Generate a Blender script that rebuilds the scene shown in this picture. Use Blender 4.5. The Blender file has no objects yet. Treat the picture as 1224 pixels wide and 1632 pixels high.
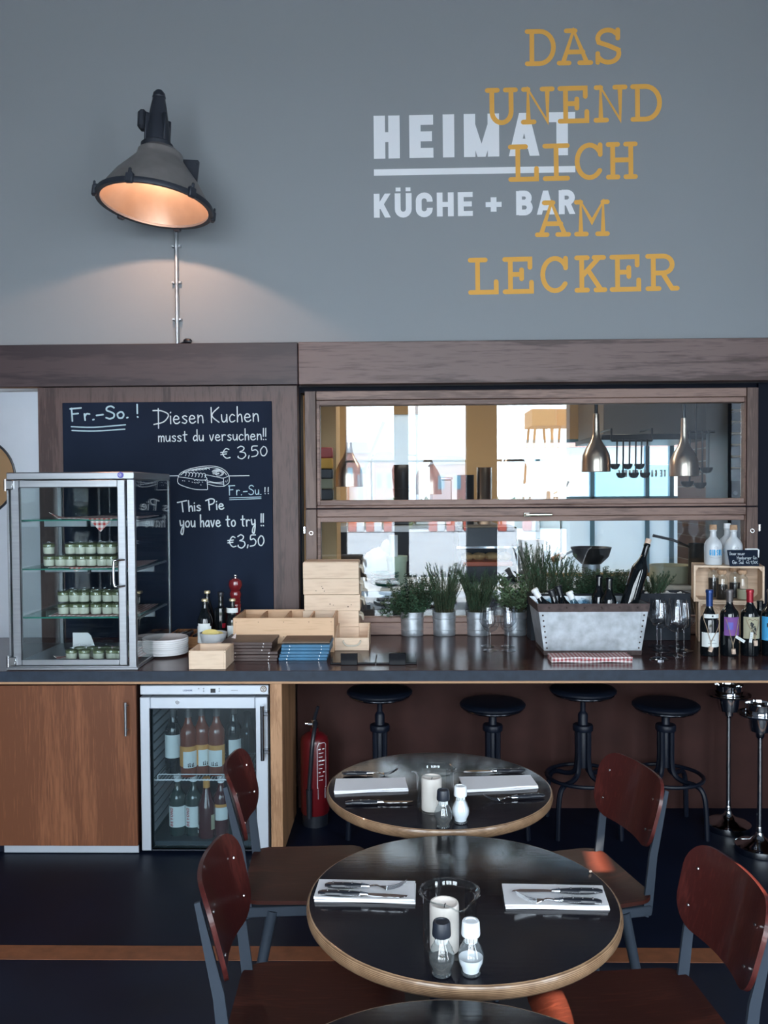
import bpy, math, random
from mathutils import Vector, Matrix
R = math.radians
PI = math.pi
rnd = random.Random(7)
scene = bpy.context.scene
COL = scene.collection

# ------------------------------------------------------------------ camera
F = 1367.0
CAM = Vector((0, 0, 1.66))
YAW, PITCH, ROLL = R(1.16), R(1.51), -0.0063
CR = (Matrix.Rotation(YAW, 3, 'Z') @ Matrix.Rotation(R(90) - PITCH, 3, 'X') @ Matrix.Rotation(ROLL, 3, 'Z'))
cam = bpy.data.cameras.new('camera')
cam.sensor_fit = 'HORIZONTAL'
cam.sensor_width = 36.0
cam.lens = F / 1224.0 * 36.0
cam.clip_end = 500
camo = bpy.data.objects.new('camera', cam)
COL.objects.link(camo)
camo.matrix_world = Matrix.Translation(CAM) @ CR.to_4x4()
scene.camera = camo
scene.view_settings.view_transform = 'Standard'
scene.view_settings.look = 'None'
scene.view_settings.gamma = 1.0
scene.view_settings.use_curve_mapping = False
scene.view_settings.exposure = 0.0
scene.cycles.use_denoising = True
scene.cycles.max_bounces = 10
scene.cycles.diffuse_bounces = 4
scene.cycles.glossy_bounces = 5
scene.cycles.transparent_max_bounces = 24
scene.cycles.transmission_bounces = 8
scene.cycles.caustics_reflective = False
scene.cycles.caustics_refractive = False
scene.cycles.sample_clamp_indirect = 6.0

# ------------------------------------------------------------------ sky, sun
world = bpy.data.worlds.new('overcast_sky')
scene.world = world
world.use_nodes = True
wb = world.node_tree.nodes['Background']
wb.inputs[0].default_value = (0.80, 0.91, 1.0, 1)
wb.inputs[1].default_value = 15.0
SUN_DIR = Vector((-.75, .10, -.65)).normalized()
sun = bpy.data.lights.new('sun', 'SUN')
sun.energy = 70.0
sun.color = (1.0, .78, .55)
sun.angle = R(0.3)
suno = bpy.data.objects.new('sun', sun)
COL.objects.link(suno)
suno.rotation_euler = SUN_DIR.to_track_quat('-Z', 'Y').to_euler()

def portal(name, loc, rot, sx, sy):
    l = bpy.data.lights.new(name, 'AREA')
    l.shape = 'RECTANGLE'; l.size = sx; l.size_y = sy
    l.cycles.is_portal = True
    o = bpy.data.objects.new(name, l)
    COL.objects.link(o)
    o.location = loc; o.rotation_euler = rot
    return o

def at(px, py, Y):
    d = CR @ Vector(((px - 612.0) / F, (816.0 - py) / F, -1.0))
    return CAM + d * (Y / d.y)
def ground(px, py, Z=0.0):
    d = CR @ Vector(((px - 612.0) / F, (816.0 - py) / F, -1.0))
    return CAM + d * ((Z - CAM.z) / d.z)
def m(n, Y):
    return n * Y / F

# ------------------------------------------------------------------ mesh helper
class MB:
    def __init__(s):
        s.v = []; s.f = []; s.M = Matrix.Identity(4)
    def add(s, vs, fs):
        n = len(s.v)
        s.v += [tuple(s.M @ Vector(v)) for v in vs]
        s.f += [tuple(i + n for i in f) for f in fs]
        return s
    def box(s, x0, y0, z0, x1, y1, z1, b=.0):
        if x0 > x1: x0, x1 = x1, x0
        if y0 > y1: y0, y1 = y1, y0
        if z0 > z1: z0, z1 = z1, z0
        b = min(b, (x1-x0)*.45, (y1-y0)*.45, (z1-z0)*.45)
        if b <= 0:
            v = [(x, y, z) for x in (x0, x1) for y in (y0, y1) for z in (z0, z1)]
            return s.add(v, [(0,1,3,2),(4,6,7,5),(0,4,5,1),(2,3,7,6),(0,2,6,4),(1,5,7,3)])
        v = []; idx = {}
        for i, x in enumerate((x0, x1)):
            for j, y in enumerate((y0, y1)):
                for k, z in enumerate((z0, z1)):
                    sx, sy, sz = (1, -1)[i], (1, -1)[j], (1, -1)[k]
                    idx[i,j,k,0] = len(v); v.append((x, y+sy*b, z+sz*b))
                    idx[i,j,k,1] = len(v); v.append((x+sx*b, y, z+sz*b))
                    idx[i,j,k,2] = len(v); v.append((x+sx*b, y+sy*b, z))
        f = []
        for i in (0, 1):
            q = [idx[i,0,0,0], idx[i,1,0,0], idx[i,1,1,0], idx[i,0,1,0]]
            f.append(q if i else q[::-1])
            q = [idx[0,i,0,1], idx[1,i,0,1], idx[1,i,1,1], idx[0,i,1,1]]
            f.append(q[::-1] if i else q)
            q = [idx[0,0,i,2], idx[1,0,i,2], idx[1,1,i,2], idx[0,1,i,2]]
            f.append(q if i else q[::-1])
        def flip(q, want):
            a, b_, c = (Vector(v[q[0]]), Vector(v[q[1]]), Vector(v[q[2]]))
            return q if (b_-a).cross(c-b_).dot(want) > 0 else q[::-1]
        for j in (0, 1):
            for k in (0, 1):
                f.append(flip([idx[0,j,k,1], idx[1,j,k,1], idx[1,j,k,2], idx[0,j,k,2]], Vector((0, (-1,1)[j], (-1,1)[k]))))
                f.append(flip([idx[j,0,k,0], idx[j,1,k,0], idx[j,1,k,2], idx[j,0,k,2]], Vector(((-1,1)[j], 0, (-1,1)[k]))))
                f.append(flip([idx[j,k,0,0], idx[j,k,1,0], idx[j,k,1,1], idx[j,k,0,1]], Vector(((-1,1)[j], (-1,1)[k], 0))))
                for i in (0, 1):
                    f.append(flip([idx[i,j,k,0], idx[i,j,k,1], idx[i,j,k,2]], Vector(((-1,1)[i], (-1,1)[j], (-1,1)[k]))))
        return s.add(v, f)
    def lathe(s, prof, seg=24, o=(0, 0, 0), a0=0.0, a1=2*PI):
        full = abs(a1 - a0 - 2*PI) < 1e-6
        n = seg if full else seg + 1
        v = []; rings = []
        for r, z in prof:
            if r < 1e-6 and full:
                rings.append([len(v)] * n); v.append((o[0], o[1], o[2]+z))
            else:
                ring = []
                for i in range(n):
                    a = a0 + (a1-a0) * i / seg
                    ring.append(len(v)); v.append((o[0]+r*math.cos(a), o[1]+r*math.sin(a), o[2]+z))
                rings.append(ring)
        f = []
        for A, B in zip(rings, rings[1:]):
            for i in range(seg):
                j = (i+1) % n
                q = []
                for k in (A[i], A[j], B[j], B[i]):
                    if k not in q: q.append(k)
                if len(q) > 2: f.append(q)
        return s.add(v, f)
    def tube(s, pts, r, seg=8, closed=False, cap=True):
        P_ = [Vector(p) for p in pts]
        n = len(P_)
        rs = r if isinstance(r, (list, tuple)) else [r]*n
        ts = []
        for i in range(n):
            if closed: t = P_[(i+1) % n] - P_[i-1]
            else: t = P_[min(i+1, n-1)] - P_[max(i-1, 0)]
            ts.append(t.normalized() if t.length > 1e-9 else Vector((0, 0, 1)))
        up = Vector((0, 0, 1)) if abs(ts[0].z) < .9 else Vector((1, 0, 0))
        nrm = (up - ts[0]*up.dot(ts[0])).normalized()
        v = []; f = []
        for i in range(n):
            nrm = (nrm - ts[i]*nrm.dot(ts[i]))
            nrm = nrm.normalized() if nrm.length > 1e-6 else ts[i].orthogonal().normalized()
            bn = ts[i].cross(nrm)
            for k in range(seg):
                a = 2*PI*k/seg
                v.append(tuple(P_[i] + (nrm*math.cos(a) + bn*math.sin(a))*rs[i]))
        for i in range(n if closed else n-1):
            j = (i+1) % n
            for k in range(seg):
                l = (k+1) % seg
                f.append((i*seg+k, i*seg+l, j*seg+l, j*seg+k))
        if cap and not closed:
            f.append(tuple(range(seg))[::-1]); f.append(tuple((n-1)*seg+k for k in range(seg)))
        return s.add(v, f)
    def prism(s, poly, a, b, axis='Z'):
        mp = {'Z': lambda x, y, h: (x, y, h), 'Y': lambda x, y, h: (x, h, y), 'X': lambda x, y, h: (h, x, y)}[axis]
        n = len(poly)
        v = [mp(x, y, a) for x, y in poly] + [mp(x, y, b) for x, y in poly]
        f = [tuple(range(n)), tuple(range(n, 2*n))[::-1]]
        f += [(i, i+n, (i+1) % n + n, (i+1) % n) for i in range(n)]
        return s.add(v, f)
    def panel(s, fn, nu, nv, th):
        def us(n): return [.5 - .5*math.cos(PI*i/n) for i in range(n+1)]
        U, V_ = us(nu), us(nv)
        e = 1e-3
        top = []; bot = []
        for v_ in V_:
            for u in U:
                p = Vector(fn(u, v_))
                uu = min(max(u, e), 1-e); vv = min(max(v_, .02), .98)
                du = Vector(fn(uu+e, vv)) - Vector(fn(uu-e, vv))
                dv = Vector(fn(uu, vv+e)) - Vector(fn(uu, vv-e))
                nn = du.cross(dv).normalized()
                top.append(tuple(p+nn*th/2)); bot.append(tuple(p-nn*th/2))
        W = nu+1; n = len(top); f = []
        for j in range(nv):
            for i in range(nu):
                a = j*W+i
                f.append((a, a+1, a+1+W, a+W)); f.append((n+a, n+a+W, n+a+1+W, n+a+1))
        rim = [i for i in range(W)] + [j*W+nu for j in range(1, nv+1)] + [nv*W+i for i in range(nu-1, -1, -1)] + [j*W for j in range(nv-1, 0, -1)]
        for a, b in zip(rim, rim[1:]+rim[:1]):
            f.append((b, a, a+n, b+n))
        return s.add(top+bot, f)
    def quads(s, qs, mp):
        nn = None
        for i, q in enumerate(qs):
            pts = [Vector(mp(x, y)) for x, y in q]
            n_ = (pts[1]-pts[0]).cross(pts[2]-pts[1])
            if nn is None or n_.length > 1e-12:
                nn = n_.normalized() if n_.length > 1e-12 else Vector((0, -1, 0))
            c = Vector((mp(.0, 0)))
            if nn.y > .3: nn = -nn; pts = pts[::-1]
            s.add([tuple(p+nn*((i % 23)*4e-5)) for p in pts], [tuple(range(len(q)))])
        return s
    def blob(s, c, rad, seg=12, rings=7, jit=0.0):
        v = []; f = []
        rx, ry, rz = rad if isinstance(rad, (tuple, list)) else (rad,)*3
        prof = []
        for j in range(rings+1):
            a = PI*j/rings
            ring = []
            for i in range(seg):
                b = 2*PI*i/seg
                k = 1 + rnd.uniform(-jit, jit)
                v.append((c[0]+rx*k*math.sin(a)*math.cos(b), c[1]+ry*k*math.sin(a)*math.sin(b), c[2]-rz*k*math.cos(a)))
        for j in range(rings):
            for i in range(seg):
                f.append((j*seg+i, j*seg+(i+1) % seg, (j+1)*seg+(i+1) % seg, (j+1)*seg+i))
        return s.add(v, f)

def obj(name, mb, mat, parent=None, smooth=38, loc=None, rotz=0):
    me = bpy.data.meshes.new(name)
    me.from_pydata(mb.v, [], mb.f)
    me.validate()
    if smooth:
        me.polygons.foreach_set('use_smooth', [True]*len(me.polygons))
        me.set_sharp_from_angle(angle=R(smooth))
    me.materials.append(mat)
    o = bpy.data.objects.new(name, me)
    COL.objects.link(o)
    if parent is not None: o.parent = parent
    if loc is not None: o.location = loc
    if rotz: o.rotation_euler = (0, 0, rotz)
    return o
def tag(o, label=None, cat=None, group=None, kind=None):
    if label: o['label'] = label
    if cat: o['category'] = cat
    if group: o['group'] = group
    if kind: o['kind'] = kind
    return o
def thing(name, label, cat, loc=(0, 0, 0), rotz=0, group=None):
    o = bpy.data.objects.new(name, None)
    o.empty_display_size = .05
    COL.objects.link(o)
    o.location = loc; o.rotation_euler = (0, 0, rotz)
    return tag(o, label, cat, group)
def struct(name, mb, mat, parent=None, label=None, smooth=38):
    o = obj(name, mb, mat, parent, smooth)
    if parent is None: o['kind'] = 'structure'
    if label: o['label'] = label
    return o
def sgroup(name, label=None):
    o = bpy.data.objects.new(name, None); COL.objects.link(o)
    o['kind'] = 'structure'
    if label: o['label'] = label
    return o
KIDS = {}
def dup(root, loc, rotz=0, label=None, group=None, tilt=None):
    def kids(o): return [c for c in COL.objects if c.parent == o]
    if root.name not in KIDS:
        KIDS[root.name] = [(k, kids(k)) for k in kids(root)]
    r = root.copy(); COL.objects.link(r); r.location = loc; r.rotation_euler = tilt or (0, 0, rotz)
    if label: r['label'] = label
    if group: r['group'] = group
    for k, gs in KIDS[root.name]:
        c = k.copy(); COL.objects.link(c); c.parent = r
        for g in gs:
            d = g.copy(); COL.objects.link(d); d.parent = c
    return r

# ------------------------------------------------------------------ materials
def lin(c):
    return tuple((x/12.92 if x <= .04045 else ((x+.055)/1.055)**2.4) for x in [k/255 for k in c])
def nt(name):
    mt = bpy.data.materials.new(name); mt.use_nodes = True
    t = mt.node_tree
    return mt, t, t.nodes['Principled BSDF'], t.nodes['Material Output']
def mat(name, col, rough=.5, metal=0.0, coat=0.0, spec=.5, emit=None, estr=0.0, var=0.0, vscale=6.0, vstretch=(1,1,1), bump=0.0, bscale=60.0, rvar=0.0, aniso=0.0):
    mt, t, p, out = nt(name)
    L = t.links.new
    c = tuple(col) + (1,)
    p.inputs['Base Color'].default_value = c
    p.inputs['Roughness'].default_value = rough
    p.inputs['Metallic'].default_value = metal
    p.inputs['Specular IOR Level'].default_value = spec
    p.inputs['Coat Weight'].default_value = coat
    p.inputs['Coat Roughness'].default_value = .08
    if emit:
        p.inputs['Emission Color'].default_value = tuple(emit)+(1,)
        p.inputs['Emission Strength'].default_value = estr
    if var or bump or rvar:
        tc = t.nodes.new('ShaderNodeTexCoord'); mp = t.nodes.new('ShaderNodeMapping')
        mp.inputs['Scale'].default_value = vstretch
        L(tc.outputs['Object'], mp.inputs[0])
    if var or rvar:
        n = t.nodes.new('ShaderNodeTexNoise'); n.inputs['Scale'].default_value = vscale; n.inputs['Detail'].default_value = 5
        L(mp.outputs[0], n.inputs['Vector'])
        if var:
            r = t.nodes.new('ShaderNodeValToRGB')
            r.color_ramp.elements[0].position = .3; r.color_ramp.elements[1].position = .72
            r.color_ramp.elements[0].color = tuple(x*(1-var) for x in col)+(1,)
            r.color_ramp.elements[1].color = tuple(min(1, x*(1+var)) for x in col)+(1,)
            L(n.outputs['Fac'], r.inputs[0]); L(r.outputs[0], p.inputs['Base Color'])
        if rvar:
            mr = t.nodes.new('ShaderNodeMapRange')
            mr.inputs['To Min'].default_value = max(.02, rough-rvar); mr.inputs['To Max'].default_value = rough+rvar
            L(n.outputs['Fac'], mr.inputs['Value']); L(mr.outputs[0], p.inputs['Roughness'])
    if bump:
        n2 = t.nodes.new('ShaderNodeTexNoise'); n2.inputs['Scale'].default_value = bscale; n2.inputs['Detail'].default_value = 4
        L(mp.outputs[0], n2.inputs['Vector'])
        b = t.nodes.new('ShaderNodeBump'); b.inputs['Strength'].default_value = bump; b.inputs['Distance'].default_value = .004
        L(n2.outputs['Fac'], b.inputs['Height']); L(b.outputs[0], p.inputs['Normal'])
    return mt
def wood(name, dark, light, axis='X', scale=9.0, rough=.45, coat=0.0, stretch=9.0, contrast=(.35, .68), rings=1.0):
    mt, t, p, out = nt(name)
    L = t.links.new
    tc = t.nodes.new('ShaderNodeTexCoord'); mp = t.nodes.new('ShaderNodeMapping')
    sc = {'X': (1/stretch, 1, 1), 'Y': (1, 1/stretch, 1), 'Z': (1, 1, 1/stretch)}[axis]
    mp.inputs['Scale'].default_value = sc
    L(tc.outputs['Object'], mp.inputs[0])
    n = t.nodes.new('ShaderNodeTexNoise'); n.inputs['Scale'].default_value = scale; n.inputs['Detail'].default_value = 3; n.inputs['Distortion'].default_value = .4
    L(mp.outputs[0], n.inputs['Vector'])
    mul = t.nodes.new('ShaderNodeMath'); mul.operation = 'MULTIPLY'; mul.inputs[1].default_value = 15.0*rings
    L(n.outputs['Fac'], mul.inputs[0])
    sn = t.nodes.new('ShaderNodeMath'); sn.operation = 'SINE'; L(mul.outputs[0], sn.inputs[0])
    f = t.nodes.new('ShaderNodeTexNoise'); f.inputs['Scale'].default_value = scale*14; f.inputs['Detail'].default_value = 4
    L(mp.outputs[0], f.inputs['Vector'])
    ma = t.nodes.new('ShaderNodeMath'); ma.operation = 'MULTIPLY_ADD'; ma.inputs[1].default_value = .22; ma.inputs[2].default_value = 0
    L(sn.outputs[0], ma.inputs[0])
    ad = t.nodes.new('ShaderNodeMath'); ad.operation = 'ADD'; L(ma.outputs[0], ad.inputs[0]); L(f.outputs['Fac'], ad.inputs[1])
    r = t.nodes.new('ShaderNodeValToRGB')
    r.color_ramp.elements[0].position = contrast[0]; r.color_ramp.elements[1].position = contrast[1]
    r.color_ramp.elements[0].color = tuple(dark)+(1,); r.color_ramp.elements[1].color = tuple(light)+(1,)
    L(ad.outputs[0], r.inputs[0]); L(r.outputs[0], p.inputs['Base Color'])
    p.inputs['Roughness'].default_value = rough
    p.inputs['Coat Weight'].default_value = coat; p.inputs['Coat Roughness'].default_value = .06
    b = t.nodes.new('ShaderNodeBump'); b.inputs['Strength'].default_value = .12; b.inputs['Distance'].default_value = .002
    L(f.outputs['Fac'], b.inputs['Height']); L(b.outputs[0], p.inputs['Normal'])
    return mt
def thin_glass(name, tint=(1, 1, 1), ior=1.5, rough=0.0, haze=0.0, hazecol=(.8, .9, 1)):
    mt, t, p, out = nt(name)
    t.nodes.remove(p)
    L = t.links.new
    tr = t.nodes.new('ShaderNodeBsdfTransparent'); tr.inputs[0].default_value = tuple(tint)+(1,)
    gl = t.nodes.new('ShaderNodeBsdfGlossy'); gl.inputs['Roughness'].default_value = rough
    ge = t.nodes.new('ShaderNodeNewGeometry')
    a = t.nodes.new('ShaderNodeMath'); a.operation = 'MULTIPLY_ADD'; a.inputs[1].default_value = -2; a.inputs[2].default_value = 1
    L(ge.outputs['Backfacing'], a.inputs[0])
    pw = t.nodes.new('ShaderNodeMath'); pw.operation = 'POWER'; pw.inputs[0].default_value = ior
    L(a.outputs[0], pw.inputs[1])
    fr = t.nodes.new('ShaderNodeFresnel'); L(pw.outputs[0], fr.inputs['IOR'])
    mx = t.nodes.new('ShaderNodeMixShader')
    L(fr.outputs[0], mx.inputs[0]); L(tr.outputs[0], mx.inputs[1]); L(gl.outputs[0], mx.inputs[2])
    last = mx
    if haze:
        df = t.nodes.new('ShaderNodeBsdfDiffuse'); df.inputs[0].default_value = tuple(hazecol)+(1,)
        m2 = t.nodes.new('ShaderNodeMixShader'); m2.inputs[0].default_value = haze
        L(mx.outputs[0], m2.inputs[1]); L(df.outputs[0], m2.inputs[2]); last = m2
    L(last.outputs[0], out.inputs[0])
    return mt
def gingham(name, red, white, size):
    mt, t, p, out = nt(name)
    L = t.links.new
    tc = t.nodes.new('ShaderNodeTexCoord'); sp = t.nodes.new('ShaderNodeSeparateXYZ'); L(tc.outputs['Object'], sp.inputs[0])
    add = t.nodes.new('ShaderNodeMath'); add.operation = 'ADD'; L(sp.outputs['Y'], add.inputs[0]); L(sp.outputs['Z'], add.inputs[1])
    outs = []
    for src in (sp.outputs['X'], add.outputs[0]):
        d = t.nodes.new('ShaderNodeMath'); d.operation = 'DIVIDE'; d.inputs[1].default_value = size*2; L(src, d.inputs[0])
        fr = t.nodes.new('ShaderNodeMath'); fr.operation = 'FRACT'; L(d.outputs[0], fr.inputs[0])
        g = t.nodes.new('ShaderNodeMath'); g.operation = 'GREATER_THAN'; g.inputs[1].default_value = .5; L(fr.outputs[0], g.inputs[0])
        outs.append(g)
    s = t.nodes.new('ShaderNodeMath'); s.operation = 'ADD'; L(outs[0].outputs[0], s.inputs[0]); L(outs[1].outputs[0], s.inputs[1])
    h = t.nodes.new('ShaderNodeMath'); h.operation = 'MULTIPLY'; h.inputs[1].default_value = .5; L(s.outputs[0], h.inputs[0])
    r = t.nodes.new('ShaderNodeValToRGB')
    r.color_ramp.elements[0].color = tuple(white)+(1,); r.color_ramp.elements[1].color = tuple(red)+(1,)
    L(h.outputs[0], r.inputs[0]); L(r.outputs[0], p.inputs['Base Color'])
    p.inputs['Roughness'].default_value = .9
    return mt
def plywood_edge(name):
    mt, t, p, out = nt(name)
    L = t.links.new
    tc = t.nodes.new('ShaderNodeTexCoord'); sp = t.nodes.new('ShaderNodeSeparateXYZ'); L(tc.outputs['Object'], sp.inputs[0])
    n = t.nodes.new('ShaderNodeTexNoise'); n.inputs['Scale'].default_value = 30; L(tc.outputs['Object'], n.inputs['Vector'])
    d = t.nodes.new('ShaderNodeMath'); d.operation = 'MULTIPLY'; d.inputs[1].default_value = 2*PI/.0032; L(sp.outputs['Z'], d.inputs[0])
    a = t.nodes.new('ShaderNodeMath'); a.operation = 'ADD'; L(d.outputs[0], a.inputs[0]); L(n.outputs['Fac'], a.inputs[1])
    s = t.nodes.new('ShaderNodeMath'); s.operation = 'SINE'; L(a.outputs[0], s.inputs[0])
    m2 = t.nodes.new('ShaderNodeMath'); m2.operation = 'MULTIPLY_ADD'; m2.inputs[1].default_value = .3; L(s.outputs[0], m2.inputs[0]); L(n.outputs['Fac'], m2.inputs[2])
    r = t.nodes.new('ShaderNodeValToRGB')
    r.color_ramp.elements[0].position = .25; r.color_ramp.elements[1].position = .75
    r.color_ramp.elements[0].color = (.13, .070, .036, 1); r.color_ramp.elements[1].color = (.34, .215, .125, 1)
    L(m2.outputs[0], r.inputs[0]); L(r.outputs[0], p.inputs['Base Color'])
    p.inputs['Roughness'].default_value = .4
    p.inputs['Coat Weight'].default_value = .3
    return mt
def bricks(name):
    mt, t, p, out = nt(name)
    L = t.links.new
    tc = t.nodes.new('ShaderNodeTexCoord'); mp = t.nodes.new('ShaderNodeMapping'); mp.inputs['Rotation'].default_value = (R(90), 0, R(90))
    L(tc.outputs['Object'], mp.inputs[0])
    b = t.nodes.new('ShaderNodeTexBrick'); b.inputs['Scale'].default_value = 4.5
    b.inputs['Color1'].default_value = (.12, .06, .04, 1); b.inputs['Color2'].default_value = (.18, .09, .06, 1); b.inputs['Mortar'].default_value = (.3, .26, .22, 1)
    L(mp.outputs[0], b.inputs['Vector']); L(b.outputs[0], p.inputs['Base Color'])
    p.inputs['Roughness'].default_value = .9
    return mt
def translucent(name, col):
    mt, t, p, out = nt(name)
    t.nodes.remove(p)
    a = t.nodes.new('ShaderNodeBsdfTranslucent'); a.inputs[0].default_value = tuple(col)+(1,)
    d = t.nodes.new('ShaderNodeBsdfDiffuse'); d.inputs[0].default_value = tuple(col)+(1,)
    x = t.nodes.new('ShaderNodeMixShader'); x.inputs[0].default_value = .4
    t.links.new(a.outputs[0], x.inputs[1]); t.links.new(d.outputs[0], x.inputs[2]); t.links.new(x.outputs[0], out.inputs[0])
    return mt

MT = {}
MT['plaster'] = mat('grey_plaster', (.265, .290, .312), .9, bump=.08, bscale=180)
MT['ceiling'] = mat('ceiling_grey', (.10, .12, .15), .9)
MT['roomwall'] = mat('room_wall', (.12, .13, .15), .9)
MT['floor'] = mat('dark_resin_floor', (.0040, .0075, .020), .5, spec=.14, var=.25, vscale=3)
MT['stripe'] = mat('orange_floor_paint', (.21, .075, .032), .6, var=.2, vscale=20)
MT['oak'] = wood('stained_oak_long', (.060, .035, .034), (.155, .104, .098), 'X', 7, .5, 0, 12)
MT['oakv'] = wood('stained_oak_upright', (.048, .026, .025), (.100, .060, .055), 'Z', 8, .5, 0, 9)
MT['oakl'] = wood('lighter_oak_sash', (.11, .062, .050), (.24, .150, .122), 'X', 8, .5, 0, 12)
MT['oaklv'] = wood('lighter_oak_stile', (.085, .05, .042), (.165, .105, .085), 'Z', 8, .5, 0, 12)
MT['panel'] = wood('vignetted_oak', (.030, .019, .024), (.058, .038, .042), 'X', 6, .5, 0, 10)  # fascia oak made darker, left-side vignette put into the colour
MT['black'] = mat('black_and_recess_dark', (.004, .006, .014), .6, spec=.12)  # near black, also puts the darkness of the window recess into colour
MT['counter'] = wood('dark_counter_top', (.032, .013, .012), (.062, .026, .024), 'X', 7, .2, .0, 10)
MT['counter'].node_tree.nodes['Principled BSDF'].inputs['Specular IOR Level'].default_value = .22
MT['counter_edge'] = mat('slate_edge_band', (.020, .030, .048), .5, spec=.3, var=.2, vscale=25)
MT['ply_strip'] = mat('ply_strip', (.42, .24, .13), .6)
MT['cabinet'] = wood('orange_oak_veneer', (.135, .048, .022), (.225, .086, .040), 'Z', 10, .45, .1, 14, rings=.5)
MT['post'] = wood('oak_post', (.30, .15, .07), (.46, .25, .13), 'Z', 12, .5, 0, 8)
MT['mdf'] = mat('brown_mdf', (.036, .013, .011), .7, spec=.2, var=.15, vscale=10)
MT['steel'] = mat('brushed_steel', (.36, .38, .41), .38, 1.0, var=.08, vscale=4, vstretch=(1, 1, 25), rvar=.06)
MT['steelh'] = mat('brushed_steel_level', (.36, .38, .41), .38, 1.0, var=.08, vscale=5, vstretch=(.3, 1, 30), rvar=.06)
MT['steelm'] = mat('satin_steel_door', (.52, .56, .62), .5, .75, var=.06, vscale=3)
MT['chrome'] = mat('chrome', (.75, .77, .8), .07, 1.0)
MT['darkchrome'] = mat('dark_chrome', (.32, .34, .38), .12, 1.0)
MT['shakerglass'] = thin_glass('shaker_glass', (.90, .93, .94), 1.9, haze=.045, hazecol=(.7, .8, .85))  # diffuse haze mixed in to stand for brightness refracted in the glass
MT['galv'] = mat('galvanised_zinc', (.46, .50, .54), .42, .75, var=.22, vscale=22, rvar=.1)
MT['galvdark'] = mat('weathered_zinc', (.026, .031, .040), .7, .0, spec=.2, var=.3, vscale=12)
MT['rust'] = mat('rusty_band', (.075, .052, .05), .7, .3, var=.35, vscale=30)
MT['chalkboard'] = mat('chalkboard', (.009, .016, .034), .8, spec=.15, var=.25, vscale=2)
MT['chalk'] = mat('chalk', (.62, .70, .74), .95)
MT['chalkblue'] = mat('pale_blue_chalk', (.42, .58, .66), .95)
MT['white'] = mat('white_paint', (.90, .92, .95), .8)
MT['orange'] = mat('orange_paint', (.80, .42, .085), .8)
MT['porcelain'] = mat('porcelain', (.80, .79, .80), .2, coat=.4)
MT['pine'] = wood('pine', (.60, .425, .295), (.76, .58, .43), 'X', 5, .6, 0, 10)
MT['pinew'] = wood('warm_pine', (.54, .32, .18), (.69, .45, .28), 'X', 6, .55, 0, 10)
MT['pinedark'] = wood('orange_tray_wood', (.30, .13, .05), (.45, .22, .09), 'X', 8, .5, 0, 10)
MT['rope'] = mat('rope', (.66, .60, .50), .95, bump=.6, bscale=260)
MT['twine'] = mat('twine', (.36, .27, .19), .95, bump=.5, bscale=400)
MT['brownboard'] = mat('brown_board', (.050, .026, .022), .45, var=.2, vscale=14)
MT['blueboard'] = mat('blue_board', (.030, .145, .27), .45, var=.2, vscale=14)
MT['kraft'] = mat('kraft_board', (.15, .10, .07), .7)
MT['rivet'] = mat('bright_rivet', (.75, .76, .78), .25, 1.0)
MT['traymat'] = mat('black_tray', (.004, .005, .008), .18, spec=.22)
MT['plastic'] = mat('black_plastic', (.010, .012, .018), .35)
MT['rubber'] = mat('black_leather', (.0045, .007, .014), .4, spec=.25)
MT['blackmetal'] = mat('black_metal', (.0045, .007, .015), .4, .0, spec=.25)
MT['chairply'] = wood('red_brown_ply', (.050, .010, .009), (.105, .022, .018), 'Z', 9, .36, .2, 10, rings=.6)
MT['chairseat'] = wood('red_brown_seat', (.034, .0085, .0060), (.070, .018, .012), 'X', 9, .42, .0, 10, rings=.6)
for k_, v_ in (('chairseat', .15), ('chairply', .3), ('cabinet', .3)): MT[k_].node_tree.nodes['Principled BSDF'].inputs['Specular IOR Level'].default_value = v_
MT['chairmetal'] = mat('pale_grey_metal', (.032, .042, .058), .5, .0, spec=.2, coat=.0)
MT['tabletop'] = wood('black_brown_top', (.004, .0045, .008), (.009, .008, .012), 'X', 6, .16, .0, 8)
MT['tabletop'].node_tree.nodes['Principled BSDF'].inputs['Specular IOR Level'].default_value = .22
MT['plyedge'] = plywood_edge('plywood_edge')
MT['glass'] = thin_glass('clear_glass', (.95, .97, .97), 1.8)
MT['wineglass'] = thin_glass('wine_glass', (.92, .94, .96), 1.9)
MT['pane'] = thin_glass('window_pane', (.90, .94, .96), 1.75)
MT['casepane'] = thin_glass('case_pane', (.93, .96, .96), 1.5)
MT['fridgepane'] = thin_glass('fridge_pane', (.80, .86, .88), 1.45, haze=.008, hazecol=(.35, .6, .75))
MT['shelfglass'] = thin_glass('green_shelf_glass', (.72, .90, .84), 1.5)
MT['greenedge'] = mat('green_glass_edge', (.04, .22, .17), .15)
MT['darkbottle'] = mat('dark_bottle_glass', (.004, .006, .008), .06, coat=.5)
MT['greenbottle'] = mat('green_bottle_glass', (.008, .014, .008), .06, coat=.5)
MT['rose'] = mat('rose_wine_glass', (.17, .042, .022), .08, coat=.5)
MT['rosedeep'] = mat('deep_rose_glass', (.065, .014, .018), .08, coat=.5)
MT['amber'] = mat('amber_label', (.62, .30, .08), .6)
MT['clearbottle'] = thin_glass('smoky_bottle', (.45, .55, .58), 1.5)
MT['palebottle'] = mat('pale_green_bottle', (.028, .045, .042), .06, coat=.5)
MT['label'] = mat('paper_label', (.72, .76, .76), .8)
MT['cream_label'] = mat('cream_label', (.42, .40, .28), .8)
MT['purple'] = mat('purple_label', (.20, .08, .30), .8)
MT['bluelabel'] = mat('blue_label', (.05, .34, .66), .7)
MT['bluefoil'] = mat('blue_foil', (.015, .05, .19), .3, .4)
MT['redfoil'] = mat('red_foil', (.34, .015, .03), .3, .3)
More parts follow.
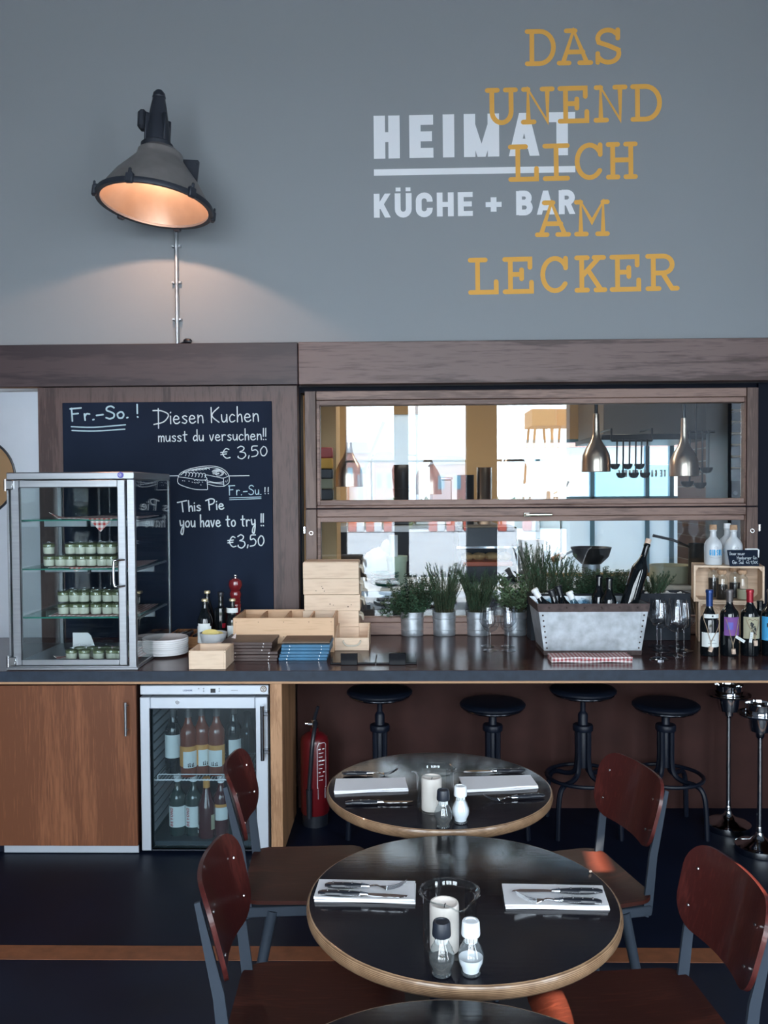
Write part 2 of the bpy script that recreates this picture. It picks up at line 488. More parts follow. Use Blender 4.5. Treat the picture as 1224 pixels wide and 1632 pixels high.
MT['greyfoil'] = mat('grey_foil', (.13, .12, .12), .35, .4)
MT['goldcap'] = mat('gold_cap', (.62, .52, .32), .35, .5)
MT['cork'] = mat('cork', (.50, .32, .20), .9, var=.25, vscale=60)
MT['palecork'] = mat('pale_cork', (.66, .50, .40), .9, var=.2, vscale=60)
MT['stoneware'] = mat('white_stoneware', (.60, .64, .68), .28, coat=.3)
MT['ginblue'] = mat('gin_blue_print', (.05, .36, .68), .6)
MT['ink'] = mat('black_ink', (.015, .017, .022), .7)
MT['redink'] = mat('red_ink', (.45, .06, .07), .7)
MT['greyink'] = mat('grey_ink', (.30, .33, .36), .7)
MT['bluenavy'] = mat('navy_ink', (.02, .05, .18), .6)
MT['violet'] = mat('blue_violet_badge', (.09, .09, .45), .4)
MT['pepper'] = mat('red_lacquer', (.16, .012, .016), .15, coat=.6)
MT['ceramic'] = mat('grey_ceramic', (.48, .50, .52), .4, var=.1, vscale=15)
MT['lemon'] = mat('lemon_yellow', (.66, .55, .20), .6)
MT['paper'] = mat('pinkish_paper', (.74, .64, .62), .85)
MT['napkin'] = mat('white_napkin', (.80, .80, .83), .9)
MT['gingham'] = gingham('red_gingham', (.42, .05, .045), (.80, .74, .72), .011)
MT['ginghams'] = gingham('red_gingham_fine', (.40, .05, .06), (.80, .76, .76), .009)
MT['cream'] = mat('dessert_cream', (.72, .72, .60), .5)
MT['mint'] = mat('green_topping', (.22, .25, .13), .7, var=.5, vscale=80)
MT['soil'] = mat('soil', (.02, .014, .010), .95)
MT['herb'] = mat('herb_green', (.055, .105, .060), .55, var=.5, vscale=14)
MT['herb2'] = mat('bushy_herb_green', (.042, .092, .052), .55, var=.5, vscale=14)
MT['sage'] = mat('sage_green', (.13, .21, .115), .6, var=.4, vscale=14)
MT['stem'] = mat('herb_stem', (.05, .05, .025), .8)
MT['pebble'] = mat('white_pebble', (.72, .72, .72), .7)
MT['ice'] = thin_glass('ice', (.86, .92, .95), 1.33, .05)
MT['extred'] = mat('extinguisher_red', (.10, .005, .008), .3, coat=.3)
MT['wax'] = mat('candle_wax', (.78, .70, .65), .5)
MT['saltgrain'] = mat('salt', (.86, .88, .92), .9)
MT['peppergrain'] = mat('peppercorn', (.03, .025, .022), .8, var=.6, vscale=300)
MT['whitecap'] = mat('white_cap', (.80, .84, .88), .35)
MT['navycap'] = mat('black_cap', (.012, .016, .026), .45)
MT['lampshell'] = mat('grey_enamel_shell', (.20, .19, .19), .5, .25, var=.15, vscale=9)
MT['lampdark'] = mat('dark_cast_metal', (.030, .036, .050), .5, .3)
MT['reflector'] = mat('lamp_reflector', (.46, .36, .29), .34, .85, var=.06, vscale=12)
MT['bulb'] = mat('bulb', (1, .8, .6), .3, emit=(1.0, .62, .33), estr=5)
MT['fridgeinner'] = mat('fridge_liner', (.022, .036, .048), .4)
MT['copper'] = mat('copper_aluminium', (.62, .48, .38), .28, 1.0, var=.15, vscale=5, vstretch=(1, 1, .3))
MT['kwhite'] = mat('kitchen_white', (.55, .57, .58), .5)
MT['ktan'] = mat('kitchen_tan', (.62, .40, .20), .7)
MT['khood'] = mat('hood_steel', (.22, .19, .17), .4, .8)
MT['kfloor'] = mat('kitchen_floor', (.08, .08, .08), .5)
MT['kdark'] = mat('dark_pan', (.03, .03, .034), .35, .6)
MT['brick'] = bricks('brown_brick')
MT['milk'] = translucent('milky_film', (.86, .89, .90))
MT['pavement'] = mat('pale_pavement', (.27, .315, .375), .9, var=.12, vscale=.7)
MT['barrierred'] = mat('barrier_red', (.45, .06, .03), .6)
MT['barrierwhite'] = mat('barrier_white', (.7, .7, .72), .6)
MT['craneorange'] = mat('crane_orange', (.50, .26, .10), .6)
MT['cranegrey'] = mat('crane_grey', (.25, .30, .36), .6)
MT['farbrick'] = mat('far_brick', (.40, .22, .20), .9)
MT['farblue'] = mat('far_blue', (.16, .34, .46), .6)
MT['fargrey'] = mat('far_grey', (.36, .38, .42), .8)
MT['hedge'] = mat('far_green', (.06, .10, .05), .9, var=.5, vscale=2)
MT['bucket'] = mat('pale_lime_plastic', (.52, .58, .42), .4)
MT['redtray'] = mat('red_orange_tray', (.50, .10, .04), .5)
MT['toast'] = mat('toasted_bread', (.50, .30, .13), .8, var=.3, vscale=20)
MT['cardboard'] = mat('cardboard', (.40, .33, .27), .8)
MT['redbox'] = mat('red_tin', (.45, .06, .05), .5)
# ------------------------------------------------------------------ room shell
YC = 3.85                      # counter front
YW = 4.80                      # upper wall face
YF = 4.72                      # fascia face
YP = 4.745                     # wood panel face
YN = 4.785                     # kitchen window frame face
ZC = at(612, 1068.7, YC).z     # counter top height
def X(px, Y, py=800): return at(px, py, Y).x
def Z(py, Y, px=612): return at(px, py, Y).z
XL, XR, ZT = -4.6, 4.6, 5.3
YFRONT = -2.6

struct('floor', MB().box(XL, YFRONT-.3, -.1, XR, 4.9, 0), MT['floor'])
s0, s1 = ground(60, 1507, 0).y, ground(60, 1529.5, 0).y
struct('floor_stripe', MB().box(XL, s1, 0, XR, s0, .0015), MT['stripe'])
struct('ceiling', MB().box(XL-.2, YFRONT-.3, ZT, XR+.2, 5.1, ZT+.15), MT['ceiling'])
zf1 = Z(544, YF)          # top of fascia
zf0 = Z(611.5, YF)          # bottom of fascia
XWL, XWR = X(480, YN, 820), X(1208, YN, 820)     # kitchen window opening
XDL = X(60, YP, 690)                          # right edge of kitchen door
struct('wall_back', MB().box(XL, YW, zf0, XR, YW+.16, ZT), MT['plaster'])
struct('wall_left', MB().box(XL-.2, YFRONT, 0, XL, 5.0, ZT), MT['roomwall'])
# unseen right wall with two slots added to aim sun patches at chair seats
gaps = []
for px, py in ((938, 1372), (880, 1608)):
    p = ground(px, py, .46)
    t = (XR - p.x) / .75
    gaps.append((p.y - .10*t, p.z + .65*t))
mb = MB()
(ya, za), (yb, zb) = sorted(gaps)
sy, sz = .075, .045
cuts = sorted([(ya, za), (yb, zb)])
mb.box(XR, YFRONT, 0, XR+.06, -2.4, ZT).box(XR, -2.4, 4.2, XR+.06, -1.0, ZT)  # extra opening added out of view to brighten the right side
y0 = -1.0
for (yy, zz) in cuts:
    mb.box(XR, y0, 0, XR+.06, yy-sy, ZT)
    mb.box(XR, yy-sy, 0, XR+.06, yy+sy, zz-sz)
    mb.box(XR, yy-sy, zz+sz, XR+.06, yy+sy, ZT)
    y0 = yy+sy
mb.box(XR, y0, 0, XR+.06, 5.0, ZT)
struct('wall_right', mb, MT['roomwall'])

# fascia boards
xs = X(475, YF, 580)
struct('trim_1', MB().box(XL, YF, zf0, xs-.002, YW, zf1, .003), MT['panel'], label='stained oak fascia board above the chalkboard, vignette darkening in its colour')
struct('trim_2', MB().box(xs+.002, YF, zf0, XR, YW, zf1, .003), MT['oak'], label='stained oak fascia board above the kitchen window')
# wood panelling round the chalkboard, and the wall below and beside the window
mb = MB()
mb.box(XDL+.004, YP, 0, X(475, YP, 800), YW+.1, zf0-.003)
struct('wall_panelling', mb, MT['oakv'], label='stained oak wall panelling behind the chalkboard')
zs = Z(1012, YN)
mb = MB()
mb.box(X(475, YP, 800), YN+.012, 0, XR, YW+.16, zs-.002)
mb.box(X(475, YP, 800)+.001, YN+.05, zs, XWL-.004, YW+.16, zf0-.002)
struct('wall_service', mb, MT['black'])
struct('wall_dark_slab', MB().box(XWR+.012, YN+.03, zs, XR, YW+.16, zf0-.002), MT['black'], label='black slab coloured as the dark recess right of the kitchen window')  # solid slab, the opening's darkness is put into its colour

struct('window_top_leak_filler', MB().box(XWL-.004, YN+.055, Z(623.5, YN), XWR+.012, YW+.16, zf0-.002), MT['black'])  # black filler added to block kitchen light leaking above the window
# ------------------------------------------------------------------ kitchen door with porthole
zd = Z(625, YP+.03, 30)
cx, cz, cr = X(-40, YP, 775), Z(760, YP, 0), m(64, YP)
dx0, dx1 = X(-140, YP, 700), XDL
door = sgroup('door_1', 'brushed steel kitchen door with round porthole')
def disc_hole(x0, x1, z0, z1, cx, cz, r, ya, yb, n=48):
    # plate with a round hole, front at ya
    mb = MB()
    inner = [(cx+r*math.cos(2*PI*i/n), cz+r*math.sin(2*PI*i/n)) for i in range(n)]
    outer = []
    for x, z in inner:
        dx, dz = x-cx, z-cz
        ks = []
        if dx > 1e-9: ks.append((x1-cx)/dx)
        if dx < -1e-9: ks.append((x0-cx)/dx)
        if dz > 1e-9: ks.append((z1-cz)/dz)
        if dz < -1e-9: ks.append((z0-cz)/dz)
        k = min(ks); outer.append((cx+dx*k, cz+dz*k))
    v = [(x, ya, z) for x, z in inner] + [(x, ya, z) for x, z in outer] + [(x, yb, z) for x, z in inner]
    f = []
    for i in range(n):
        j = (i+1) % n
        f.append((i, j, n+j, n+i)); f.append((i, 2*n+i, 2*n+j, j))
    mb.add(v, f)
    for X_, Z_ in ((x0, z0), (x1, z0), (x0, z1), (x1, z1)):   # corner fills
        near = sorted(range(n), key=lambda i: (outer[i][0]-X_)**2+(outer[i][1]-Z_)**2)[:2]
        mb.add([(X_, ya, Z_), (outer[near[0]][0], ya, outer[near[0]][1]), (outer[near[1]][0], ya, outer[near[1]][1])], [(0, 1, 2)])
    return mb
o = struct('door_leaf', disc_hole(dx0, dx1, .02, zd, cx, cz, cr, YP+.02, YP+.06), MT['steelm'], door)
mb = MB()
mb.tube([(cx+(cr-.004)*math.cos(2*PI*i/40), YP+.022, cz+(cr-.004)*math.sin(2*PI*i/40)) for i in range(40)], .008, 8, True)
struct('porthole_ring', mb, MT['plastic'], door)
struct('porthole_pane', MB().box(cx-cr-.01, YP+.045, cz-cr-.01, cx+cr+.01, YP+.049, cz+cr+.01), MT['pane'], door)
struct('wall_beside_door', MB().box(XL, YP, 0, dx0-.004, YW+.1, zf0-.003), MT['oakv'])

# ------------------------------------------------------------------ kitchen window (pass)
win = sgroup('window_1', 'oak framed two-sash kitchen pass window')
a0, a1 = X(487, YN, 820), X(504.5, YN, 820)
b0, b1 = X(1190, YN, 820), X(1208, YN, 820)
zt = Z(622.5, YN-.0, 612); zm = Z(810.5, YN, 612); zb = Z(1012, YN, 612)
ft, bk = YN, YN+.07
struct('window_frame', MB().box(a0, ft, zm+.003, a1, bk, zt, .002).box(b0, ft, zm+.003, b1, bk, zt, .002)
       .box(a0, ft, zb, a1, bk, zm-.003, .002).box(b0, ft, zb, b1, bk, zm-.003, .002), MT['oaklv'], win)
def sash(top, bot, zt_, zb_, gx0, gx1, gz1, gz0, name):
    mb = MB()
    mb.box(a1+.003, ft, gz1+.03, b0-.003, bk, zt_, .003)
    mb.box(a1+.003, ft, zb_, b0-.003, bk, gz0-.03, .003)
    s = struct(name, mb, MT['oakl'], win)
    bd = MB()   # glazing beads
    bd.box(a1+.003, ft+.004, gz0-.0295, gx0, bk, gz1+.0295, .003).box(gx1, ft+.004, gz0-.0295, b0-.003, bk, gz1+.0295, .003)
    bd.box(a1+.01, ft+.006, gz1, b0-.01, bk, gz1+.0295, .003).box(a1+.01, ft+.006, gz0-.0295, b0-.01, bk, gz0, .003)
    struct('glazing_bead', bd, MT['oakl'], s)
    struct('window_pane', MB().box(gx0-.004, YN+.036, gz0-.004, gx1+.004, YN+.042, gz1+.004), MT['pane'], s)
    return s
gx0, gx1 = X(511, YN+.036, 730), X(1184, YN+.036, 730)
sash(1, 1, zt, zm+.003, gx0, gx1, Z(645.5, YN), Z(797, YN), 'upper_sash')
low = sash(1, 1, zm-.003, zb, gx0, gx1, Z(832, YN), Z(984, YN), 'lower_sash')
struct('sash_leak_filler', MB().box(a0+.002, ft+.02, zm-.02, b1-.002, bk-.004, zm+.02), MT['black'], win)  # dark filler added behind the sash joint to stop kitchen light showing
hx0, hz = X(835, YN-.02, 820), Z(820, YN-.02, 857)
hm = MB().box(hx0, ft-.014, hz-.012, hx0+.035, ft, hz+.012, .003)
hm.box(hx0+.004, ft-.04, hz-.008, hx0+.028, ft-.012, hz+.008, .003).box(hx0+.004, ft-.046, hz-.007, hx0+.155, ft-.034, hz+.007, .004)
struct('window_handle', hm, MT['chrome'], low)
for hx in (a0-.006, b1+.004):
    z_ = Z(844, YN)
    struct('hinge', MB().box(hx-.006, ft-.014, z_-.02, hx+.006, ft+.02, z_+.02, .002), MT['rivet'], win)
for hx in ((a0+a1)/2, (b0+b1)/2):
    z_ = Z(849, YN)
    struct('screw_plug', MB().tube([(hx+.01*math.cos(i*PI/8), ft-.001, z_+.01*math.sin(i*PI/8)) for i in range(16)], .0025, 6, True), MT['rivet'], win)

# ------------------------------------------------------------------ facade behind the camera and the street
YV = 2*(YN+.039) - YFRONT
def fx(px): return X(px, YV, 720)
mb = MB()
zl = 3.9
opens = [(-2.9, fx(505)), (fx(551), fx(628)), (fx(651), fx(744)), (fx(792), fx(908))]
mb.box(XL-.2, YFRONT-.25, zl, XR+.2, YFRONT, ZT)
x = XL-.2
for o0, o1 in opens:
    mb.box(x, YFRONT-.25, 0, o0, YFRONT, zl); x = o1
mb.box(x, YFRONT-.25, 0, XR+.2, YFRONT, zl)
struct('wall_front', mb, MT['roomwall'])
for i, (o0, o1) in enumerate(opens):
    portal('daylight_portal', ((o0+o1)/2, YFRONT-.13, zl/2), (R(90), 0, 0), o1-o0, zl)
mb = MB()
for o0, o1 in opens[:4]:
    mb.box(o0, YFRONT-.15, 2.05, o1, YFRONT-.12, 2.08)
struct('window_rail', mb, MT['cranegrey'])
portal('side_portal', (XR+.03, -1.7, 2.1), (R(90), 0, R(90)), 1.4, 4.2)
struct('pavement', MB().box(-70, -120, -.12, 70, YFRONT-.25, -.02), MT['pavement'])

# ------------------------------------------------------------------ kitchen shell
KX0, KX1, KY1, KZ = -2.4, 3.35, 8.2, 3.1
struct('kitchen_floor', MB().box(KX0, YW+.16, -.1, KX1, KY1, 0), MT['kfloor'])
struct('kitchen_ceiling', MB().box(KX0-.1, YW+.16, KZ, KX1+.1, KY1+.2, KZ+.1), MT['kwhite'])
struct('kitchen_wall_left', MB().box(KX0-.1, YW+.16, 0, KX0, KY1, KZ), MT['ktan'])
kr = X(1128, 7.4, 720)
struct('kitchen_wall_right', MB().box(KX1, YW+.16, 0, KX1+.1, KY1, KZ).box(kr, 7.2, 0, kr+.45, KY1, KZ), MT['brick'])
kx0, kx1 = X(800, KY1, 750), X(1120, KY1, 750)
kz1, kzm, kz0 = Z(700, KY1, 900), Z(795, KY1, 900), .85
kx2, kx3 = X(556, KY1, 750), X(742, KY1, 750)
mb = MB()
mb.box(KX0, KY1, 0, kx2, KY1+.12, KZ).box(kx2, KY1, 0, kx3, KY1+.12, 1.5).box(kx2, KY1, kz1+.25, kx3, KY1+.12, KZ)
mb.box(kx3, KY1, 0, kx0, KY1+.12, KZ).box(kx1, KY1, 0, KX1, KY1+.12, KZ).box(kx0, KY1, 0, kx1, KY1+.12, kz0).box(kx0, KY1, kz1, kx1, KY1+.12, KZ)
struct('kitchen_wall_back', mb, MT['ktan'])
portal('kitchen_portal', ((kx0+kx1)/2, KY1+.06, (kz0+kz1)/2), (R(-90), 0, 0), kx1-kx0, kz1-kz0)
portal('kitchen_portal', ((kx2+kx3)/2, KY1+.06, (1.5+kz1+.25)/2), (R(-90), 0, 0), kx3-kx2, kz1+.25-1.5)
kw = sgroup('window_2', 'kitchen back window with milky lower panes')
mb = MB()
for px in (858, 945, 1033, 1072):
    xx = X(px, KY1, 750); mb.box(xx-.02, KY1+.02, kz0, xx+.02, KY1+.08, kz1)
mb.box(kx0, KY1+.02, kzm-.02, kx1, KY1+.08, kzm+.02).box(kx0, KY1+.02, kz1-.03, kx1, KY1+.08, kz1)
struct('window_frame', mb, MT['farblue'], kw)
struct('milky_pane', MB().box(kx0, KY1+.04, kz0, kx1, KY1+.045, kzm), MT['milk'], kw)
struct('window_pane', MB().box(kx0, KY1+.03, kzm, kx1, KY1+.036, kz1), MT['glass'], kw)
struct('milky_pane', MB().box(kx2, KY1+.04, 1.5, kx3, KY1+.045, kz1+.25), MT['milk'], kw)

# ------------------------------------------------------------------ counter, base cabinet, under-counter
cl, crr = XL+.01, XR-.01
ctr = thing('bar_counter', 'long dark wooden bar counter with slate-coloured front edge below the kitchen window', 'counter', (0, 0, 0))
obj('worktop', MB().prism([(cl, YC+.004), (crr, YC+.004), (crr, YN-.001), (X(475, YP, 800)+.002, YN-.001), (X(475, YP, 800)+.002, YP-.001), (cl, YP-.001)], ZC-.048, ZC, 'Z'), MT['counter'], ctr)
obj('edge_band', MB().box(cl, YC, ZC-.049, crr, YC+.0045, ZC-.001, .001), MT['counter_edge'], ctr)
obj('ply_strip', MB().box(cl, YC+.003, ZC-.060, crr, YC+.35, ZC-.0485, .001), MT['ply_strip'], ctr)
xp0, xp1 = X(431, YC, 1230), X(450, YC, 1230)
obj('post', MB().box(xp0, YC+.006, 0, xp1, YC+.5, ZC-.06, .002), MT['post'], ctr)
obj('back_panel', MB().box(xp1, 4.43, ground(612, 1296, 0).z + .0, crr, 4.46, ZC-.06, 0), MT['mdf'], ctr)
zk = at(110, 1347, YC+.012).z
xc1 = X(218.5, YC, 1230)
cab = thing('base_cabinet', 'orange oak veneer base cabinet under the left end of the counter', 'cabinet', (0, 0, 0))
obj('carcass', MB().box(cl, YC+.022, zk, xc1-.006, 4.4, ZC-.061), MT['mdf'], cab)
xh = X(203, YC, 1140)
dd = obj('door', MB().box(X(-60, YC, 1200), YC+.004, zk, xc1-.002, YC+.022, Z(1093, YC, 100), .0015), MT['cabinet'], cab)
zz0, zz1 = at(203, 1173, YC-.03).z, at(203, 1120, YC-.03).z
obj('handle', MB().tube([(xh, YC-.028, zz0), (xh, YC-.028, zz1)], .006, 10).tube([(xh, YC-.028, zz0+.02), (xh, YC+.006, zz0+.02)], .004, 8).tube([(xh, YC-.028, zz1-.02), (xh, YC+.006, zz1-.02)], .004, 8), MT['steel'], dd)
obj('kickplate', MB().box(X(5, YC, 1360), YC+.012, .004, xc1-.001, YC+.02, zk-.001), MT['steelm'], cab)
obj('plinth', MB().box(cl, YC+.03, 0, X(3, YC, 1360), 4.3, zk-.001), MT['black'], cab)
# ------------------------------------------------------------------ lettering
def arc(cx, cy, rx, ry, a0, a1, n=12):
    return [(cx+rx*math.cos(R(a0+(a1-a0)*i/n)), cy+ry*math.sin(R(a0+(a1-a0)*i/n))) for i in range(n+1)]
def ribbon(pts, w, closed=False, cap='round'):
    """strip of quads along a 2-D polyline"""
    q = []
    P_ = [Vector(p) for p in pts]
    out = [P_[0]]
    for p in P_[1:]:
        if (p-out[-1]).length > 1e-6: out.append(p)
    P_ = out
    if len(P_) < 2:
        return [[(P_[0].x+w/2*math.cos(a*PI/4), P_[0].y+w/2*math.sin(a*PI/4)) for a in range(8)]]
    L = []; Rr = []
    n = len(P_)
    for i in range(n):
        a = P_[i]-P_[i-1] if i else P_[1]-P_[0]
        b = P_[i+1]-P_[i] if i < n-1 else P_[i]-P_[i-1]
        a = a.normalized(); b = b.normalized()
        na = Vector((-a.y, a.x)); nb = Vector((-b.y, b.x))
        nn = na+nb
        if nn.length < .2:
            nn = nb; k = 1
        else:
            nn.normalize(); k = min(1.6, 1/max(.3, nn.dot(nb)))
        L.append(P_[i]+nn*w/2*k); Rr.append(P_[i]-nn*w/2*k)
    for i in range(n-1):
        q.append([tuple(Rr[i]), tuple(Rr[i+1]), tuple(L[i+1]), tuple(L[i])])
    if cap == 'round':
        for p, d in ((P_[0], P_[0]-P_[1]), (P_[-1], P_[-1]-P_[-2])):
            a0 = math.atan2(d.y, d.x)
            q.append([(p.x+w/2*math.cos(a0-PI/2+PI*i/6), p.y+w/2*math.sin(a0-PI/2+PI*i/6)) for i in range(7)])
    return q
def smooth(pts, n=4):
    P_ = [Vector(p) for p in pts]
    if len(P_) < 3: return [tuple(p) for p in P_]
    out = []
    for i in range(len(P_)-1):
        p0 = P_[max(i-1, 0)]; p1 = P_[i]; p2 = P_[i+1]; p3 = P_[min(i+2, len(P_)-1)]
        for k in range(n):
            t = k/n
            out.append(tuple(.5*((2*p1)+(p2-p0)*t+(2*p0-5*p1+4*p2-p3)*t*t+(3*p1-p0-3*p2+p3)*t**3)))
    out.append(tuple(P_[-1]))
    return out
HAND = {
 'F': [[(0,0),(0,1)],[(-.08,.97),(.55,1)],[(0,.55),(.36,.57)]], 'r': [[(0,.5),(.02,0)],[(.02,.3),(.13,.5),(.3,.47)]],
 '.': [[(0,0),(.05,.02)]], '-': [[(0,.33),(.38,.36)]], '!': [[(.05,1),(.03,.3)],[(.03,.03),(.05,0)]], ',': [[(.08,.14),(.02,-.12)]],
 'S': [[(.48,.86),(.3,1),(.08,.9),(.06,.68),(.28,.54),(.46,.36),(.42,.1),(.2,0),(0,.1)]],
 'o': [[(.2,.5),(.02,.34),(.08,.04),(.28,.02),(.38,.25),(.3,.47),(.18,.5)]],
 'D': [[(.2,1.02),(.18,-.28)],[(-.15,.9),(.35,.88),(.8,.68),(.82,.45),(.5,.12),(-.12,-.02)]],
 'i': [[(0,.5),(0,0)],[(0,.72),(.02,.76)]], 'e': [[(.02,.27),(.34,.3),(.28,.47),(.12,.5),(0,.27),(.08,.04),(.25,0),(.4,.1)]],
 's': [[(.3,.44),(.18,.5),(.03,.42),(.14,.28),(.3,.16),(.2,0),(0,.05)]],
 'n': [[(0,.52),(0,0)],[(0,.28),(.13,.48),(.28,.45),(.32,.2),(.33,0)]], 'K': [[(0,1),(0,0)],[(.5,1),(.03,.48),(.5,0)]],
 'u': [[(0,.5),(.02,.15),(.13,.01),(.28,.12),(.33,.35)],[(.34,.5),(.35,0)]], 'c': [[(.34,.42),(.18,.5),(.02,.3),(.06,.05),(.2,0),(.36,.09)]],
 'h': [[(0,1),(0,0)],[(0,.28),(.13,.48),(.26,.43),(.3,0)]], 'm': [[(0,.5),(0,0)],[(0,.33),(.12,.5),(.22,.4),(.22,0)],[(.22,.33),(.35,.5),(.45,.4),(.46,0)]],
 't': [[(.16,.86),(.15,.12),(.26,0)],[(0,.55),(.34,.58)]], 'd': [[(.3,.4),(.16,.5),(0,.25),(.1,.02),(.3,.16)],[(.32,1),(.33,0)]],
 'v': [[(0,.5),(.15,0),(.32,.52)]], 'a': [[(.3,.42),(.16,.5),(0,.25),(.1,.02),(.3,.2)],[(.31,.5),(.34,0)]],
 '€': [[(.5,.82),(.3,.92),(.1,.6),(.1,.3),(.3,.02),(.55,.06)],[(-.06,.58),(.36,.62)],[(-.06,.38),(.32,.42)]],
 '3': [[(0,.92),(.22,1.06),(.42,.9),(.34,.66),(.14,.54),(.44,.44),(.5,.14),(.25,-.12),(0,.02),(0,.14)]],
 '5': [[(.42,1),(.08,.98),(.05,.6),(.28,.66),(.44,.42),(.32,.1),(0,.02)]], '0': [[(.24,.92),(.04,.6),(.08,.15),(.28,.05),(.46,.4),(.4,.8),(.24,.92)]],
 'T': [[(-.16,.9),(.62,1.02)],[(.22,.95),(.26,0)]], 'P': [[(.12,1),(.14,0)],[(-.12,.9),(.3,1.04),(.6,.92),(.5,.6),(.12,.48)]],
 'y': [[(0,.55),(.08,.12),(.3,.2)],[(.34,.52),(.34,-.1),(.24,-.6),(.08,-.5),(.18,-.1),(.36,.1)]],
 'p': [[(0,.5),(0,-.4)],[(0,.3),(.14,.5),(.32,.35),(.26,.05),(.02,.06)]], 'b': [[(0,1),(0,0)],[(0,.3),(.16,.5),(.32,.3),(.24,.02),(0,.08)]],
 'g': [[(.3,.4),(.16,.5),(0,.28),(.12,.05),(.3,.2)],[(.31,.5),(.3,-.3),(.15,-.42),(.0,-.3)]], 'l': [[(0,1),(.02,.1),(.12,0)]],
 'w': [[(0,.5),(.1,0),(.22,.4),(.34,0),(.46,.5)]], 'H': [[(0,1),(0,0)],[(.5,1),(.5,0)],[(0,.5),(.5,.5)]],
 'U': [[(0,1),(.02,.25),(.2,0),(.42,.2),(.46,1)]], 'G': [[(.5,.85),(.3,1),(.05,.7),(.08,.15),(.35,0),(.5,.2),(.5,.42),(.3,.42)]],
 '4': [[(.3,1),(0,.35),(.45,.38)],[(.32,.65),(.32,0)]], '9': [[(.36,.7),(.2,.95),(.02,.75),(.12,.5),(.36,.7),(.34,.3),(.2,0)]],
}
def hand(text, h, w):
    """-> ribbons (2-D quads), width"""
    x = 0; q = []
    for ch in text:
        if ch == ' ': x += .38*h; continue
        st = HAND[ch]
        mx = max(p[0] for s in st for p in s); mn = min(p[0] for s in st for p in s)
        for s in st:
            q += ribbon([((p[0]-mn*.6)*h+x, p[1]*h) for p in smooth(s)], w)
        x += (mx - mn*.6 + .17)*h
    return q, x-.17*h
BLK = {
 'H': ['s0001','s1011','h01.5'], 'E': ['s0001','h011','h0.92.5','h010'], 'I': ['s.50.51'],
 'M': ['s0001','s1011','s01.50','s11.50'], 'A': ['s00.51','s10.51','h.22.78.28'], 'T': ['h011','s.50.51'],
 'N': ['s0001','s1011','s0110'], 'L': ['s0001','h010'], '+': ['h01.45','s.5.12.5.78'], 'K': ['s0001','s.05.4.9511','s.3.6210'],
}
